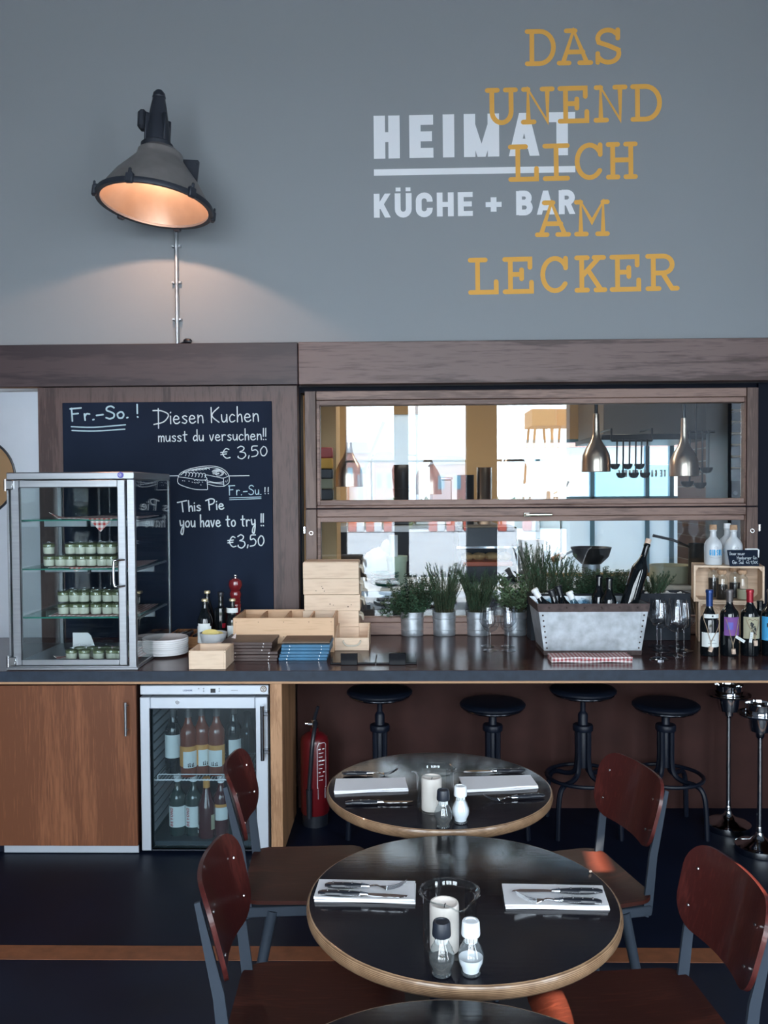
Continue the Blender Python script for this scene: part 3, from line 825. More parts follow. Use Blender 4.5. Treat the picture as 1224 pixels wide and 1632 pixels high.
def block(text, W, H, w, widths=None, gap=None, space=.5, hw=None):
    """bold upright capitals filling W x H; w = stem width"""
    hw = hw or w
    rel = widths or {}
    base = {'I': .0, 'M': 1.55, ' ': space, '+': .95, 'E': .82, 'L': .8, 'T': .95, 'A': 1.12}
    cw = [rel.get(c, base.get(c, 1.0)) for c in text]
    g = gap if gap is not None else w*.55
    tot_stem = sum(w for c in text if c != ' ')
    u = (W - g*(len(text)-1) - tot_stem)/sum(cw)
    q = []; x = 0
    for c, k in zip(text, cw):
        iw = u*k
        if c == ' ': x += iw+g; continue
        def px(t): return x + w/2 + t*iw
        def py(t): return hw/2 + t*(H-hw)
        def seg(x0, y0, x1, y1, f=1.0):
            d0 = (1-f)*w/2*(1 if x0 < .3 else -1 if x0 > .7 else 0); d1 = (1-f)*w/2*(1 if x1 < .3 else -1 if x1 > .7 else 0); e = w*f/2
            q.append([(px(x0)-e-d0, y0*H), (px(x0)+e-d0, y0*H), (px(x1)+e-d1, y1*H), (px(x1)-e-d1, y1*H)])
        def hor(x0, x1, y):
            q.append([(px(x0)-w/2, py(y)-hw/2), (px(x1)+w/2, py(y)-hw/2), (px(x1)+w/2, py(y)+hw/2), (px(x0)-w/2, py(y)+hw/2)])
        def crv(pts): q.extend(ribbon([(px(a), py(b)) for a, b in pts], w, cap='butt'))
        if c == 'H': seg(0,0,0,1); seg(1,0,1,1); hor(0,1,.5)
        elif c == 'E': seg(0,0,0,1); hor(0,1,1); hor(0,.9,.5); hor(0,1,0)
        elif c == 'I': seg(.5,0,.5,1)
        elif c == 'M': seg(0,0,0,1); seg(1,0,1,1); seg(0,1,.5,0,.72); seg(1,1,.5,0,.72)
        elif c == 'A': seg(0,0,.5,1,.86); seg(1,0,.5,1,.86); hor(.28,.72,.22)
        elif c == 'T': hor(0,1,1); seg(.5,0,.5,1)
        elif c == 'N': seg(0,0,0,1); seg(1,0,1,1); seg(0,1,1,0)
        elif c == 'L': seg(0,0,0,1); hor(0,1,0)
        elif c == '+': hor(0,1,.45); seg(.5,.16,.5,.76)
        elif c == 'K': seg(0,0,0,1); seg(.12,.36,1,1); seg(.36,.58,1,0)
        elif c == 'Y': seg(.5,0,.5,.5); seg(.5,.42,0,1); seg(.5,.42,1,1)
        elif c in 'UÜ':
            crv([(0,1.0+hw/2/(H-hw)),(0,.3)]+arc(.5,.3,.5,.3,180,360,10)+[(1,.3),(1,1.0+hw/2/(H-hw))])
            if c == 'Ü':
                for xx in (.05, .95): q.append([(px(xx)-w*.42, H*1.08), (px(xx)+w*.42, H*1.08), (px(xx)+w*.42, H*1.24), (px(xx)-w*.42, H*1.24)])
        elif c == 'C': crv([(1,.66),(1,.72)]+arc(.5,.72,.5,.28,0,180,10)+arc(.5,.28,.5,.28,180,360,10)+[(1,.34)])
        elif c == 'G': crv([(1,.70),(1,.74)]+arc(.5,.72,.5,.28,0,180,10)+arc(.5,.28,.5,.28,180,360,10)+[(1,.45),(.55,.45)])
        elif c == 'O': crv(arc(.5,.70,.5,.30,0,180,10)+arc(.5,.30,.5,.30,180,360,10)+[(1,.70)])
        elif c == 'D': seg(0,0,0,1); crv([(0,1),(.5,1)]+arc(.5,.7,.5,.3,90,0,6)+arc(.5,.3,.5,.3,0,-90,6)+[(0,0)])
        elif c == 'B':
            seg(0,0,0,1)
            crv([(0,1),(.5,1)]+arc(.5,.76,.42,.24,90,-90,10)+[(0,.52)]); crv([(0,.52),(.55,.52)]+arc(.55,.26,.45,.26,90,-90,10)+[(0,0)])
        elif c in 'PR':
            seg(0,0,0,1); crv([(0,1),(.5,1)]+arc(.5,.74,.46,.26,90,-90,10)+[(0,.48)])
            if c == 'R': seg(.55,.48,1,0)
        elif c == 'S': crv(arc(.5,.75,.5,.25,20,180,10)+[(.05,.62),(.5,.5),(.95,.38)]+arc(.5,.25,.5,.25,0,-160,10))
        x += iw + w + g
    return q
COUR = {
 'D': [[(0,0),(.45,0)]+arc(.45,.5,.5,.5,-90,90,14)+[(0,1)],[(.17,0),(.17,1)]],
 'A': [[(.08,0),(.46,1),(.94,0)],[(.2,1),(.52,1)],[(.22,.34),(.8,.34)],[(-.06,0),(.3,0)],[(.68,0),(1.08,0)]],
 'S': [arc(.48,.74,.36,.26,35,180,10)+[(.16,.62),(.5,.52),(.86,.38)]+arc(.5,.27,.38,.27,20,-150,12),[(.84,1),(.84,.74)],[(.12,0),(.12,.28)]],
 'U': [[(0,1),(.36,1)],[(.64,1),(1,1)],[(.16,1),(.16,.34)]+arc(.5,.34,.34,.34,180,360,12)+[(.84,1)]],
 'N': [[(.16,0),(.16,1),(.84,0),(.84,1)],[(0,1),(.16,1)],[(.66,1),(1.02,1)],[(-.02,0),(.36,0)]],
 'E': [[(0,1),(.9,1),(.9,.74)],[(.2,1),(.2,0)],[(.2,.53),(.6,.53)],[(.6,.67),(.6,.39)],[(0,0),(.95,0),(.95,.28)]],
 'L': [[(.04,1),(.58,1)],[(.3,1),(.3,0)],[(.04,0),(.96,0),(.96,.32)]],
 'I': [[(.1,1),(.9,1)],[(.1,0),(.9,0)],[(.5,1),(.5,0)]],
 'C': [arc(.52,.5,.44,.5,35,325,20),[(.9,1),(.9,.7)]],
 'H': [[(.18,0),(.18,1)],[(.82,0),(.82,1)],[(.18,.52),(.82,.52)],[(.02,0),(.36,0)],[(.64,0),(.98,0)],[(.02,1),(.36,1)],[(.64,1),(.98,1)]],
 'M': [[(.1,0),(.1,1),(.5,.38),(.9,1),(.9,0)],[(-.06,1),(.1,1)],[(.9,1),(1.06,1)],[(-.06,0),(.3,0)],[(.7,0),(1.06,0)]],
 'K': [[(.2,0),(.2,1)],[(.2,.42),(.82,1)],[(.42,.62),(.88,0)],[(.02,0),(.4,0)],[(.02,1),(.4,1)],[(.64,1),(.98,1)],[(.7,0),(1.02,0)]],
 'R': [[(0,0),(.4,0)],[(.2,0),(.2,1)],[(0,1),(.55,1)]+arc(.55,.74,.32,.26,90,-90,10)+[(.2,.48)],[(.52,.48),(.86,0),(1.04,0)]],
}
def courier(text, cw, h, pitch, w):
    q = []
    for i, c in enumerate(text):
        for s in COUR[c]:
            q += ribbon([(i*pitch + a*cw, w/2 + b*(h-w)) for a, b in s], w)
    return q
def wallmap(p0, ang, Y):
    ca, sa = math.cos(ang), math.sin(ang)
    return lambda x, y: (p0.x + x*ca - y*sa, Y, p0.z + x*sa + y*ca)
def line_between(pl, pr, Y):
    a = at(pl[0], pl[1], Y); b = at(pr[0], pr[1], Y)
    return a, (b-a).length, math.atan2(b.z-a.z, b.x-a.x)

# slogan and sign on the upper wall
YT = YW - .002
sl = thing('painted_slogan', 'orange typewriter lettering painted on the grey wall overlapping the white sign', 'wall lettering', (0, YT, 3.3))
for text, pl, pr, capl in (('DAS', (838, 105.5), (994, 102.5), 57), ('UNEND', (775, 200), (1056, 193), 58), ('LICH', (810, 290), (1016, 285), 58),
                           ('AM', (854, 378), (970, 376), 57), ('LECKER', (746, 470), (1082, 463), 58)):
    a, W, ang = line_between(pl, pr, YT)
    h = m(capl, YW); cw = h*.76; sw_ = h*.128
    n = len(text)
    lead = {'A': .06, 'M': .06}.get(text[0], 0)*cw
    pitch = (W - cw - sw_*.6 - (.05*cw if text[-1] in 'RM' else 0) - lead)/(n-1)
    mb = MB(); mb.quads(courier(text, cw, h, pitch, h*.128), wallmap(a - Vector((0, YT, 3.3)) + Vector((lead+sw_*.3, 0, 0)), ang, 0))
    obj('slogan_line', mb, MT['orange'], sl, smooth=0)
sg = thing('painted_sign', 'white bold sign lettering painted on the grey wall behind the orange slogan', 'wall lettering', (0, YT+.001, 3.3))
a, W, ang = line_between((596, 253), (917, 247), YT)
mb = MB(); mb.quads(block('HEIMAT', W, m(67, YW), m(18, YW), {'H': .95, 'M': 1.0*1.55, 'A': 1.25}, m(15, YW), hw=m(15.5, YW)), wallmap(a-Vector((0, YT, 3.3)), ang, 0))
obj('sign_word', mb, MT['white'], sg, smooth=0)
a, W, ang = line_between((596, 280), (917, 274.5), YT)
mb = MB(); mb.quads([[(0, 0), (W, 0), (W, m(10, YW)), (0, m(10, YW))]], wallmap(a-Vector((0, YT, 3.3)), ang, 0))
obj('underline', mb, MT['white'], sg, smooth=0)
a, W, ang = line_between((596, 347), (917, 341), YT)
for wd, xa, xb in (('KÜCHE', 596, 754), ('+', 774.5, 800), ('BAR', 823, 917)):
    ka, kb = (xa-596)/321*W, (xb-596)/321*W
    q = [[(x_+ka, y_) for x_, y_ in p_] for p_ in block(wd, kb-ka, m(37.5, YW), m(9.2, YW), {}, m(6.5, YW), .45, hw=m(8, YW))]
    mb = MB(); mb.quads(q, wallmap(a-Vector((0, YT, 3.3)), ang, 0))
    obj('sign_word', mb, MT['white'], sg, smooth=0)

# ------------------------------------------------------------------ chalkboard
YB = YP - .014
bx0, bx1, bz1 = X(101, YB, 760), X(434, YB, 760), Z(640.5, YB, 266)
cb = thing('chalkboard', 'large black chalkboard with a drawn cake and handwritten prices, leaning on the panelling', 'chalkboard', (0, YB, ZC))
def loc(p): return p - Vector((0, YB, ZC))
obj('board', MB().box(bx0, 0, .0, bx1, .012, bz1-ZC, .002), MT['chalkboard'], cb)
def chalk(text, pl, hpx, endx, w=2.0, mtl='chalk', slope=-.03, name='chalk_word'):
    q, W0 = hand(text, 1.0, .001)
    h = m(hpx, YB)
    a = at(pl[0], pl[1], YB-.001)
    W = at(endx, pl[1], YB-.001).x - a.x
    kx = W/(W0*h)
    q = []; words_ = []
    x = 0
    for ch in text:
        if ch == ' ':
            x += .38*h*kx
            if q: words_.append(q); q = []
            continue
        st = HAND[ch]; mx = max(p[0] for s in st for p in s); mn = min(p[0] for s in st for p in s)
        for s in st: q += ribbon([((p[0]-mn*.6)*h*kx+x, p[1]*h) for p in smooth(s)], m(w, YB))
        x += (mx-mn*.6+.17)*h*kx
    for q in words_+[q]:
        mb = MB(); mb.quads(q, wallmap(loc(a), -math.atan(slope), -.001))
        obj(name, mb, MT[mtl], cb, smooth=0)
def strokes(paths, w, mtl='chalk', name='chalk_stroke', sm=True):
    mb = MB()
    o_ = at(0, 0, YB)
    for p in paths:
        pts = [(at(a, b, YB).x, at(a, b, YB).z-ZC) for a, b in p]
        mb.quads(ribbon(smooth(pts) if sm else pts, m(w, YB)), lambda x, y: (x, -.001, y))
    return obj(name, mb, MT[mtl], cb, smooth=0)
chalk('Fr.-So. !', (114, 671), 20, 220, 2.6, 'chalkblue', -.05)
strokes([[(114, 680), (150, 681), (200, 677)]], 2.0, 'chalkblue')
strokes([[(115, 686), (150, 687), (199, 684)]], 2.0, 'chalkblue')
chalk('Diesen Kuchen', (246, 676), 24, 412, 1.8, slope=-.02)
chalk('musst du versuchen!!', (253, 704), 18, 424, 1.6, slope=-.012)
chalk('€ 3,50', (353, 731), 17, 426, 1.6, slope=-.05)
chalk('Fr.-Su.', (365, 789), 15, 416, 1.4, 'chalkblue', -.01)
chalk('!!', (422, 787), 10, 428, 1.4)
strokes([[(366, 793.5), (416, 792)]], 1.2, 'chalkblue')
strokes([[(366, 796.5), (416, 794.5)]], 1.2, 'chalkblue')
chalk('This Pie', (285, 816), 17, 357, 2.0, slope=-.06)
chalk('you have to try !!', (287, 840), 19, 420, 2.0, slope=-.01)
chalk('€3,50', (364, 872), 18, 421, 1.8, slope=-.03)
cp = []
def E(cx, cy, rx, ry, a0, a1, n=16): return [(cx+rx*math.cos(R(t)), cy+ry*math.sin(R(t))) for t in [a0+(a1-a0)*i/n for i in range(n+1)]]
cp.append([(284, 760), (288, 754), (300, 748), (318, 744), (335, 742.5), (350, 745), (360, 751), (365, 758)])
cp.append([(288, 757), (300, 750), (318, 746.5), (334, 745), (348, 747), (357, 752), (361, 757)])
cp.append([(284, 760), (300, 762), (318, 765), (330, 764), (327, 757), (345, 760), (356, 762), (365, 758)])
cp.append([(284, 760), (284, 770), (296, 776), (312, 780), (330, 780.5)])
cp.append([(330, 764), (331, 780)]); cp.append([(330, 766), (343, 769), (356, 768)]); cp.append([(330, 771), (345, 775), (357, 775)])
cp.append([(356, 762), (357, 775)]); cp.append([(365, 758), (365, 769), (357, 775)]); cp.append([(330, 768.5), (356, 771.5)])
for i in range(7):
    cx_ = 294+i*5.2; cp.append(E(cx_, 755.5+i*.4, 2.6, 3.6, 200, 420, 8))
for i in range(5):
    cp.append(E(347, 753.5, 2+i*1.9, 1.0+i*1.1, i*50, i*50+260, 12))
for i in range(6):
    cp.append(E(305+i*5, 750.5-i*.6, 4, 1.2, 150, 380, 8))
for i in range(26):
    a_, b_ = 288+rnd.random()*40, 765+rnd.random()*11
    if b_ < 764+(a_-284)*.32 and b_ > 763: cp.append([(a_, b_), (a_+.8, b_+.3)])
for i in range(6): cp.append([(359+rnd.random()*4, 763+rnd.random()*7)]*2)
strokes(cp, .95, name='chalk_cake_drawing')
strokes([[(263, 758.5), (284, 758.3)]], 1.2)
strokes([[(365, 758.5), (397, 758)]], 1.2)
# ------------------------------------------------------------------ wall lamp
YL = 4.33
lc = at(247, 326, YL)
lamp = thing('industrial_wall_lamp', 'big grey enamel industrial floodlight glowing warm on the grey wall', 'lamp', lc)
lamp.rotation_euler = (R(-5), R(5.5), 0)
rr = m(88, YL)
obj('shade', MB().lathe([(rr*1.0, 0), (rr*.985, .012), (rr*.90, .055), (rr*.74, .125), (rr*.56, .185), (rr*.44, .225), (rr*.41, .24), (rr*.40, .262), (rr*.30, .285), (rr*.28, .287),
     ], 56), MT['lampshell'], lamp)
obj('reflector', MB().lathe([(rr*.955, .002), (rr*.87, .055), (rr*.71, .122), (rr*.53, .18), (rr*.40, .22), (rr*.05, .235), (0, .235)], 56), MT['reflector'], lamp)
rim = MB().lathe([(rr*1.035, -.012), (rr*1.045, .0), (rr*1.03, .014), (rr*.985, .016), (rr*.955, .004), (rr*.955, -.010), (rr*1.035, -.012)], 64)
obj('rim_ring', rim, MT['lampdark'], lamp)
for k in range(6):
    a = R(-98+60*k)
    cmb = MB(); cmb.M = Matrix.Rotation(a, 4, 'Z')
    cmb.box(rr*1.0, -.02, -.022, rr*1.09, .02, .028, .006).box(rr*1.04, -.008, .02, rr*1.08, .008, .05, .004).box(rr*.97, -.012, .018, rr*1.06, .012, .034, .004)
    obj('rim_clip', cmb, MT['lampdark'], lamp)
nz = .285
obj('neck_housing', MB().lathe([(0, nz-.01), (rr*.285, nz-.01), (rr*.29, nz+.02), (rr*.24, nz+.03), (rr*.205, nz+.12), (rr*.19, nz+.13), (rr*.145, nz+.215), (rr*.11, nz+.265), (rr*.12, nz+.27), (rr*.105, nz+.29), (rr*.06, nz+.305), (0, nz+.308)], 28), MT['lampdark'], lamp).rotation_euler = (0, R(-4), 0)
fm = MB()
for k in range(4):
    fm.M = Matrix.Rotation(R(45+90*k), 4, 'Z')
    fm.box(rr*.14, -.006, nz+.03, rr*.26, .006, nz+.17, .003)
obj('cooling_fin', fm, MT['lampdark'], lamp).rotation_euler = (0, R(-4), 0)
jb = MB().box(-rr*.36, -.03, nz+.10, -rr*.20, .03, nz+.20, .014).box(-rr*.24, -.018, nz+.12, -rr*.12, .018, nz+.16, .004)
obj('junction_box', jb, MT['lampdark'], lamp).rotation_euler = (0, R(-4), 0)
# bracket to the wall (in the lamp's own frame, tilted back)
br = MB().prism([(.06, .27), (.175, .275), (.182, .268), (.182, .145), (.09, .24)], .06, .072, 'Y')
br.box(.03, .0, .235, .10, YW-YL-.045, .262, .003).tube([(.168, .055, .258), (.168, .062, .258)], .008, 10)
obj('wall_bracket', br, MT['lampdark'], lamp)
obj('bulb', MB().blob((0, 0, .19), (.035, .035, .055), 16, 10), MT['bulb'], lamp)
pl = bpy.data.lights.new('lamp_bulb_light', 'POINT'); pl.energy = 24; pl.color = (1.0, .58, .38); pl.shadow_soft_size = .02
po = bpy.data.objects.new('lamp_bulb_light', pl); COL.objects.link(po); po.parent = lamp; po.location = (0, 0, .125)

# conduit down the wall
YCN = YW - .018
cx_ = X(281.5, YCN, 460)
cd = thing('conduit_pipe', 'thin galvanised conduit pipe clamped to the wall below the lamp', 'pipe', (cx_, YCN, zf1))
zt_ = Z(366, YCN, 281) - zf1
obj('pipe', MB().tube([(0, 0, .003), (0, 0, zt_)], .0105, 12), MT['galv'], cd)
for py in (392, 450, 509):
    z_ = Z(py, YCN, 281)-zf1
    obj('pipe_clamp', MB().box(-.026, -.004, z_-.007, .026, .018, z_+.007, .002).lathe([(.0135, z_-.009), (.0135, z_+.009)], 12).tube([(-.021, -.010, z_), (-.021, .0, z_)], .005, 8).tube([(.021, -.010, z_), (.021, .0, z_)], .005, 8), MT['galv'], cd)
cab_ = MB().tube(smooth([(0, 0, .012), (.015, -.006, .006), (.035, -.012, .012), (.05, -.012, .020)]), .006, 8).tube([(.04, -.012, .018), (.05, -.012, .02), (.075, -.014, .018), (.082, -.014, .014)], [.010, .016, .016, .010], 10)
obj('cable_plug', cab_, MT['plastic'], cd)

# ------------------------------------------------------------------ display case
YD = 3.875
d0, d1 = X(12, YD, 900), X(216, YD, 900)
dz1 = Z(752.5, YD, 110)
DW, DH, DD = d1-d0, dz1-ZC, .60
dc = thing('refrigerated_display_case', 'stainless steel glass display case of dessert jars on the left end of the counter', 'display case', (d0, YD, ZC))
tp = m(12, YD)
obj('case_frame', MB().box(0, 0, DH-tp, DW, DD, DH, .004).box(0, 0, 0, DW, DD, m(7, YD), .003)
    .box(.0005, .0005, .01, .012, .035, DH-tp, .002).box(DW-m(13, YD), .0005, .01, DW-.0005, .022, DH-tp, .003)
    .box(.0005, DD-.022, .01, .022, DD-.0005, DH-tp, .002).box(DW-.012, DD-.014, .01, DW-.0005, DD-.0005, DH-tp, .002), MT['steelh'], dc)
obj('base_apron', MB().box(-.012, -.004, .0005, DW+.006, .02, m(4.5, YD), .002), MT['steelh'], dc)
ob = obj('side_pane', MB().box(DW-.006, .022, m(7, YD), DW-.001, DD-.014, DH-tp), MT['casepane'], dc)
obj('side_pane', MB().box(.001, .035, m(7, YD), .006, DD-.022, DH-tp), MT['casepane'], dc)
obj('back_pane', MB().box(.02, DD-.012, m(7, YD), DW-.01, DD-.007, DH-tp), MT['casepane'], dc)
# door
e0, e1 = m(9.5, YD), DW-m(14, YD)
ez0, ez1 = m(9, YD), DH-m(13, YD)
gx0_, gx1_, gz0_, gz1_ = X(35, YD, 900)-d0, X(190, YD, 900)-d0, Z(1050, YD, 110)-ZC, Z(777, YD, 110)-ZC
dmb = MB().box(e0, -.016, ez0, gx0_, .004, ez1, .002).box(gx1_, -.016, ez0, e1, .004, ez1, .002).box(gx0_, -.016, ez0, gx1_, .004, gz0_, .002).box(gx0_, -.016, gz1_, gx1_, .004, ez1, .002)
ddo = obj('case_door', dmb, MT['steel'], dc)
obj('door_pane', MB().box(gx0_-.003, -.008, gz0_-.003, gx1_+.003, -.003, gz1_+.003), MT['casepane'], ddo)
gk = MB()
for (a, b, c, d_) in ((gx0_-.003, gz0_-.003, gx0_, gz1_), (gx1_, gz0_, gx1_+.003, gz1_), (gx0_, gz1_, gx1_, gz1_+.003)):
    gk.box(a, -.0172, b, c, -.012, d_)
obj('door_gasket', gk, MT['plastic'], ddo)
hx_, hz0_, hz1_ = X(182, YD-.05, 915)-d0, Z(935, YD-.05, 190)-ZC, Z(893, YD-.05, 190)-ZC
obj('door_handle', MB().tube(smooth([(hx_+.035, -.016, hz1_), (hx_+.012, -.05, hz1_), (hx_, -.056, hz1_-.012), (hx_, -.056, hz0_+.012), (hx_+.012, -.05, hz0_), (hx_+.035, -.016, hz0_)], 5), .0055, 10), MT['chrome'], ddo)
for zz in (Z(773, YD-.02, 20)-ZC, Z(1054, YD-.02, 20)-ZC):
    obj('door_hinge', MB().box(-.002, -.024, zz-.021, m(15, YD), -.012, zz+.021, .003).tube([(.006, -.022, zz-.026), (.006, -.022, zz+.026)], .006, 10).tube([(.034, -.0265, zz-.008), (.034, -.022, zz-.008)], .004, 8), MT['rivet'], dc)
ex, ez = X(191.5, YD-.005, 757)-d0, Z(757, YD-.005, 191)-ZC
eb = obj('round_badge', MB().lathe([(0, 0), (m(4.6, YD), 0), (m(5, YD), -.002), (m(5, YD), -.003), (0, -.003)][::-1], 20), MT['violet'], dc)
eb.location = (ex, -.004, ez); eb.rotation_euler = (R(90), 0, 0)
bq = MB()
for q_ in (arc(0, 0, .006, .006, 30, 200, 8), arc(0, 0, .006, .006, 220, 380, 8), [(-.004, -.004), (.004, .004)]):
    bq.quads(ribbon(q_, .0014), lambda x, y: (ex+x, -.0085, ez+y))
obj('badge_emblem', bq, MT['white'], dc, smooth=0)
shz = [Z(828, YD+.06, 110)-ZC, Z(906, YD+.06, 110)-ZC, Z(983, YD+.06, 110)-ZC]
for z_ in shz:
    sh = obj('glass_shelf', MB().box(.028, .055, z_-.006, DW-.02, DD-.05, z_), MT['shelfglass'], dc)
    obj('shelf_edge', MB().box(.028, .0535, z_-.0065, DW-.02, .0555, z_-.0005), MT['greenedge'], sh)
    obj('shelf_bracket', MB().box(.02, .36, z_-.046, DW*.40, .372, z_-.012, .002).box(DW*.43, .36, z_-.046, DW-.02, .372, z_-.012, .002).box(.012, .06, z_-.014, .022, DD-.04, z_-.006).box(DW-.022, .06, z_-.014, DW-.012, DD-.04, z_-.006), MT['steelm'], sh)
# cloths in the case
def cloth(name, label, w, d, loc_, tri=None, curl=False):
    mb = MB()
    mb.panel(lambda u, v: (u*w, v*d, .003 + .002*math.sin(9*u+5*v) + (.03*max(0, 1-u*9)*max(0, 1-v*3) if curl else 0)), 14, 8, .002)
    if tri:
        t0, t1, dz = tri
        n = 6
        for i in range(n):
            a, b = i/n, (i+1)/n
            L0, L1 = t0+(t1-t0)*a/2, t1-(t1-t0)*a/2
            M0, M1 = t0+(t1-t0)*b/2, t1-(t1-t0)*b/2
            for yy in (-.004, -.0055):
                mb.add([(L0, yy, .004-dz*a), (L1, yy, .004-dz*a), (M1, yy, .004-dz*b), (M0, yy, .004-dz*b)], [(0, 1, 2, 3)])
        mb.add([(t0, .004, .005), (t1, .004, .005), (t1, -.004, .004), (t0, -.004, .004)], [(0, 1, 2, 3)])
    o = obj(name, mb, MT['gingham'], None, loc=loc_)
    return tag(o, label, 'cloth', 'checked cloths in the display case')
base = Vector((d0, YD, ZC))
tx0 = X(141, YD+.06, 850)-d0-.17; tx1 = X(181, YD+.06, 850)-d0-.17
cloth('checked_cloth', 'red checked cloth on the top case shelf with one corner hanging down', DW-.19, .40, base+Vector((.17, .06, shz[0]+.0005)), (tx0, tx1, .062), True)
cloth('checked_cloth', 'red checked cloth under the jars on the second case shelf', DW-.19, .40, base+Vector((.16, .06, shz[1]+.0005)), (.10, .17, .02))
cloth('checked_cloth', 'red checked cloth under the jars on the third case shelf', DW-.19, .40, base+Vector((.16, .06, shz[2]+.0005)))
cloth('checked_cloth', 'red checked cloth on the floor of the case under the lowest jars', DW-.22, .40, base+Vector((.18, .06, m(7, YD)+.0005)), None, True)
# dessert jars
JH, JR = .056, .029
j0 = thing('dessert_jar', 'x', 'dessert jar', (0, 0, -5))
obj('jar_glass', MB().lathe([(0, .001), (JR*.80, .001), (JR*.86, .004), (JR*.97, JH*.8), (JR*.92, JH*.86), (JR*1.0, JH*.92), (JR*1.0, JH), (JR*.95, JH)], 20), MT['glass'], j0)
obj('cream_filling', MB().lathe([(0, .003), (JR*.78, .003), (JR*.84, .008), (JR*.90, JH*.58), (0, JH*.60)], 20), MT['cream'], j0)
obj('green_topping', MB().lathe([(0, JH*.61), (JR*.88, JH*.605), (JR*.93, JH*.80), (JR*.7, JH*.86), (0, JH*.88)], 16), MT['mint'], j0)
rows = []
px2 = [79, 97, 113, 129.5, 146, 163, 178]
px3 = [100, 118, 133, 152, 171, 187]
px4 = [112, 132, 154, 175, 190]
def jars(px, zsh, layers, rowname, gap_top=()):
    for k in range(layers):
        for r_ in range(2):
            yy = YD+.10+r_*.075
            for i, p in enumerate(px):
                if (k, i, r_) in gap_top: continue
                xx = X(p, YD+.10, 880) + r_*.012 + rnd.uniform(-.003, .003)
                if xx > d1-.045: continue
                rows.append((xx, yy, ZC+zsh+.007+k*(JH+.001), rowname, k, r_, i))
jars(px2, shz[1], 2, 'second', {(1, 1, 0), (1, 1, 1), (1, 0, 1), (0, 0, 1)})
jars(px3, shz[2], 2, 'third', {(1, 5, 1)})
jars(px4, m(7, YD), 1, 'bottom')
first = True
cnt = {}
NTH = ['first', 'second', 'third', 'fourth', 'fifth', 'sixth', 'seventh']
for (x_, y_, z_, rn, k, r_, i_) in rows:
    if rn == 'bottom':
        L_ = 'dessert jar, %s from the left, %s row on the case floor' % (NTH[i_], ('front', 'back')[r_])
    else:
        L_ = 'dessert jar, %s from the left, %s layer, %s row, %s case shelf' % (NTH[i_], ('lower', 'upper')[k], ('front', 'back')[r_], rn)
    G_ = 'jars: %s shelf, %s layer, %s row' % (rn, ('lower', 'upper')[k], ('front', 'back')[r_])
    if first:
        j0.location = (x_, y_, z_); j0['label'] = L_; j0['group'] = G_; first = False
    else: dup(j0, (x_, y_, z_), 0, L_, G_)
# white card on the case floor
pcx = X(132, YD+.30, 1005)
o = obj('folded_card', MB().prism([(-.05, 0), (.055, 0), (.06, .03), (.04, .085), (.025, .10), (-.05, .10)], -.001, .001, 'Y'), MT['napkin'], loc=(pcx, YD+.30, ZC+m(7, YD)+.002))
tag(o, 'plain white card standing behind the lowest dessert jars', 'card')

# ------------------------------------------------------------------ glass door fridge
YG = YC+.03
f0, f1 = X(221.5, YC, 1230), X(429.5, YG, 1230)
FW = f1-f0
fz1 = Z(1092, YG, 325); fz0 = .010
fr = thing('glass_door_fridge', 'white-grey under-counter fridge with a glass door full of wine bottles', 'fridge', (f0, YG, 0))
T_ = .03
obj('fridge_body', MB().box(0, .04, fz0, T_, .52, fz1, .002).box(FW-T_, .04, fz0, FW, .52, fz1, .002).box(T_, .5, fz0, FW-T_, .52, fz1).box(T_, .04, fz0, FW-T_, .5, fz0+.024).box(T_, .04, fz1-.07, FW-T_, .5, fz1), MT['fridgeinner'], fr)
rb = MB()
for i in range(15):
    z_ = .06+i*.042
    rb.prism([(T_, z_), (T_+.016, z_+.016), (T_, z_+.032)], .06, .48, 'Y')
obj('ribbed_side_wall', rb, MT['fargrey'], fr)
pz = Z(1107.5, YG, 325)
obj('control_panel', MB().box(0, 0, pz, FW, .05, fz1, .003), MT['steelm'], fr)
cpn = MB().box(X(332, YG)-f0, -.0015, Z(1104, YG, 336)-0, X(340, YG)-f0, .001, Z(1097.5, YG, 336))
obj('control_display', cpn, MT['plastic'], fr)
bt = MB()
for px, py in ((313, 1097.5), (321, 1097.5), (321, 1101.5), (346, 1097.5), (346, 1101.5)):
    x_, z_ = X(px, YG)-f0, Z(py, YG, px)
    bt.lathe([(.0038, 0)], 8); bt.tube([(x_, -.002, z_), (x_, .001, z_)], .0034, 10)
obj('control_button', bt, MT['greyink'], fr)
bx = MB(); x_, z_ = X(288, YG)-f0, Z(1101.5, YG, 288)
bx.quads(block('LIEBHERR', m(15, YG), m(2.6, YG), .0012, gap=.0014), lambda a, b: (x_+a, -.0012, z_+b))
obj('maker_lettering', bx, MT['bluenavy'], fr, smooth=0)
x2_, z2_ = X(365, YG)-f0, Z(1101, YG, 365)
obj('model_lettering', MB().quads([[(i*m(1.6, YG), 0), (i*m(1.6, YG)+m(1.2, YG), 0), (i*m(1.6, YG)+m(1.2, YG), m(1.5, YG)), (i*m(1.6, YG), m(1.5, YG))] for i in range(7)], lambda a, b: (x2_+a, -.0012, z2_+b)), MT['greyink'], fr, smooth=0)
x_, z_ = X(417, YG)-f0, Z(1098, YG, 417)
bd = MB().tube([(x_, -.003, z_), (x_, .001, z_)], m(5.2, YG), 20)
bg = obj('round_badge', bd, MT['kraft'], fr)
obj('badge_emblem', MB().quads(ribbon(arc(0, 0, .0095, .0095, 0, 350, 14), .002)+ribbon(arc(0, -.002, .006, .004, 0, 180, 8), .002)+ribbon([(-.006, -.004), (.006, -.004)], .0018), lambda a, b: (x_+a, -.0036, z_+b)), MT['label'], bg, smooth=0)
dz1_ = Z(1110, YG, 325)
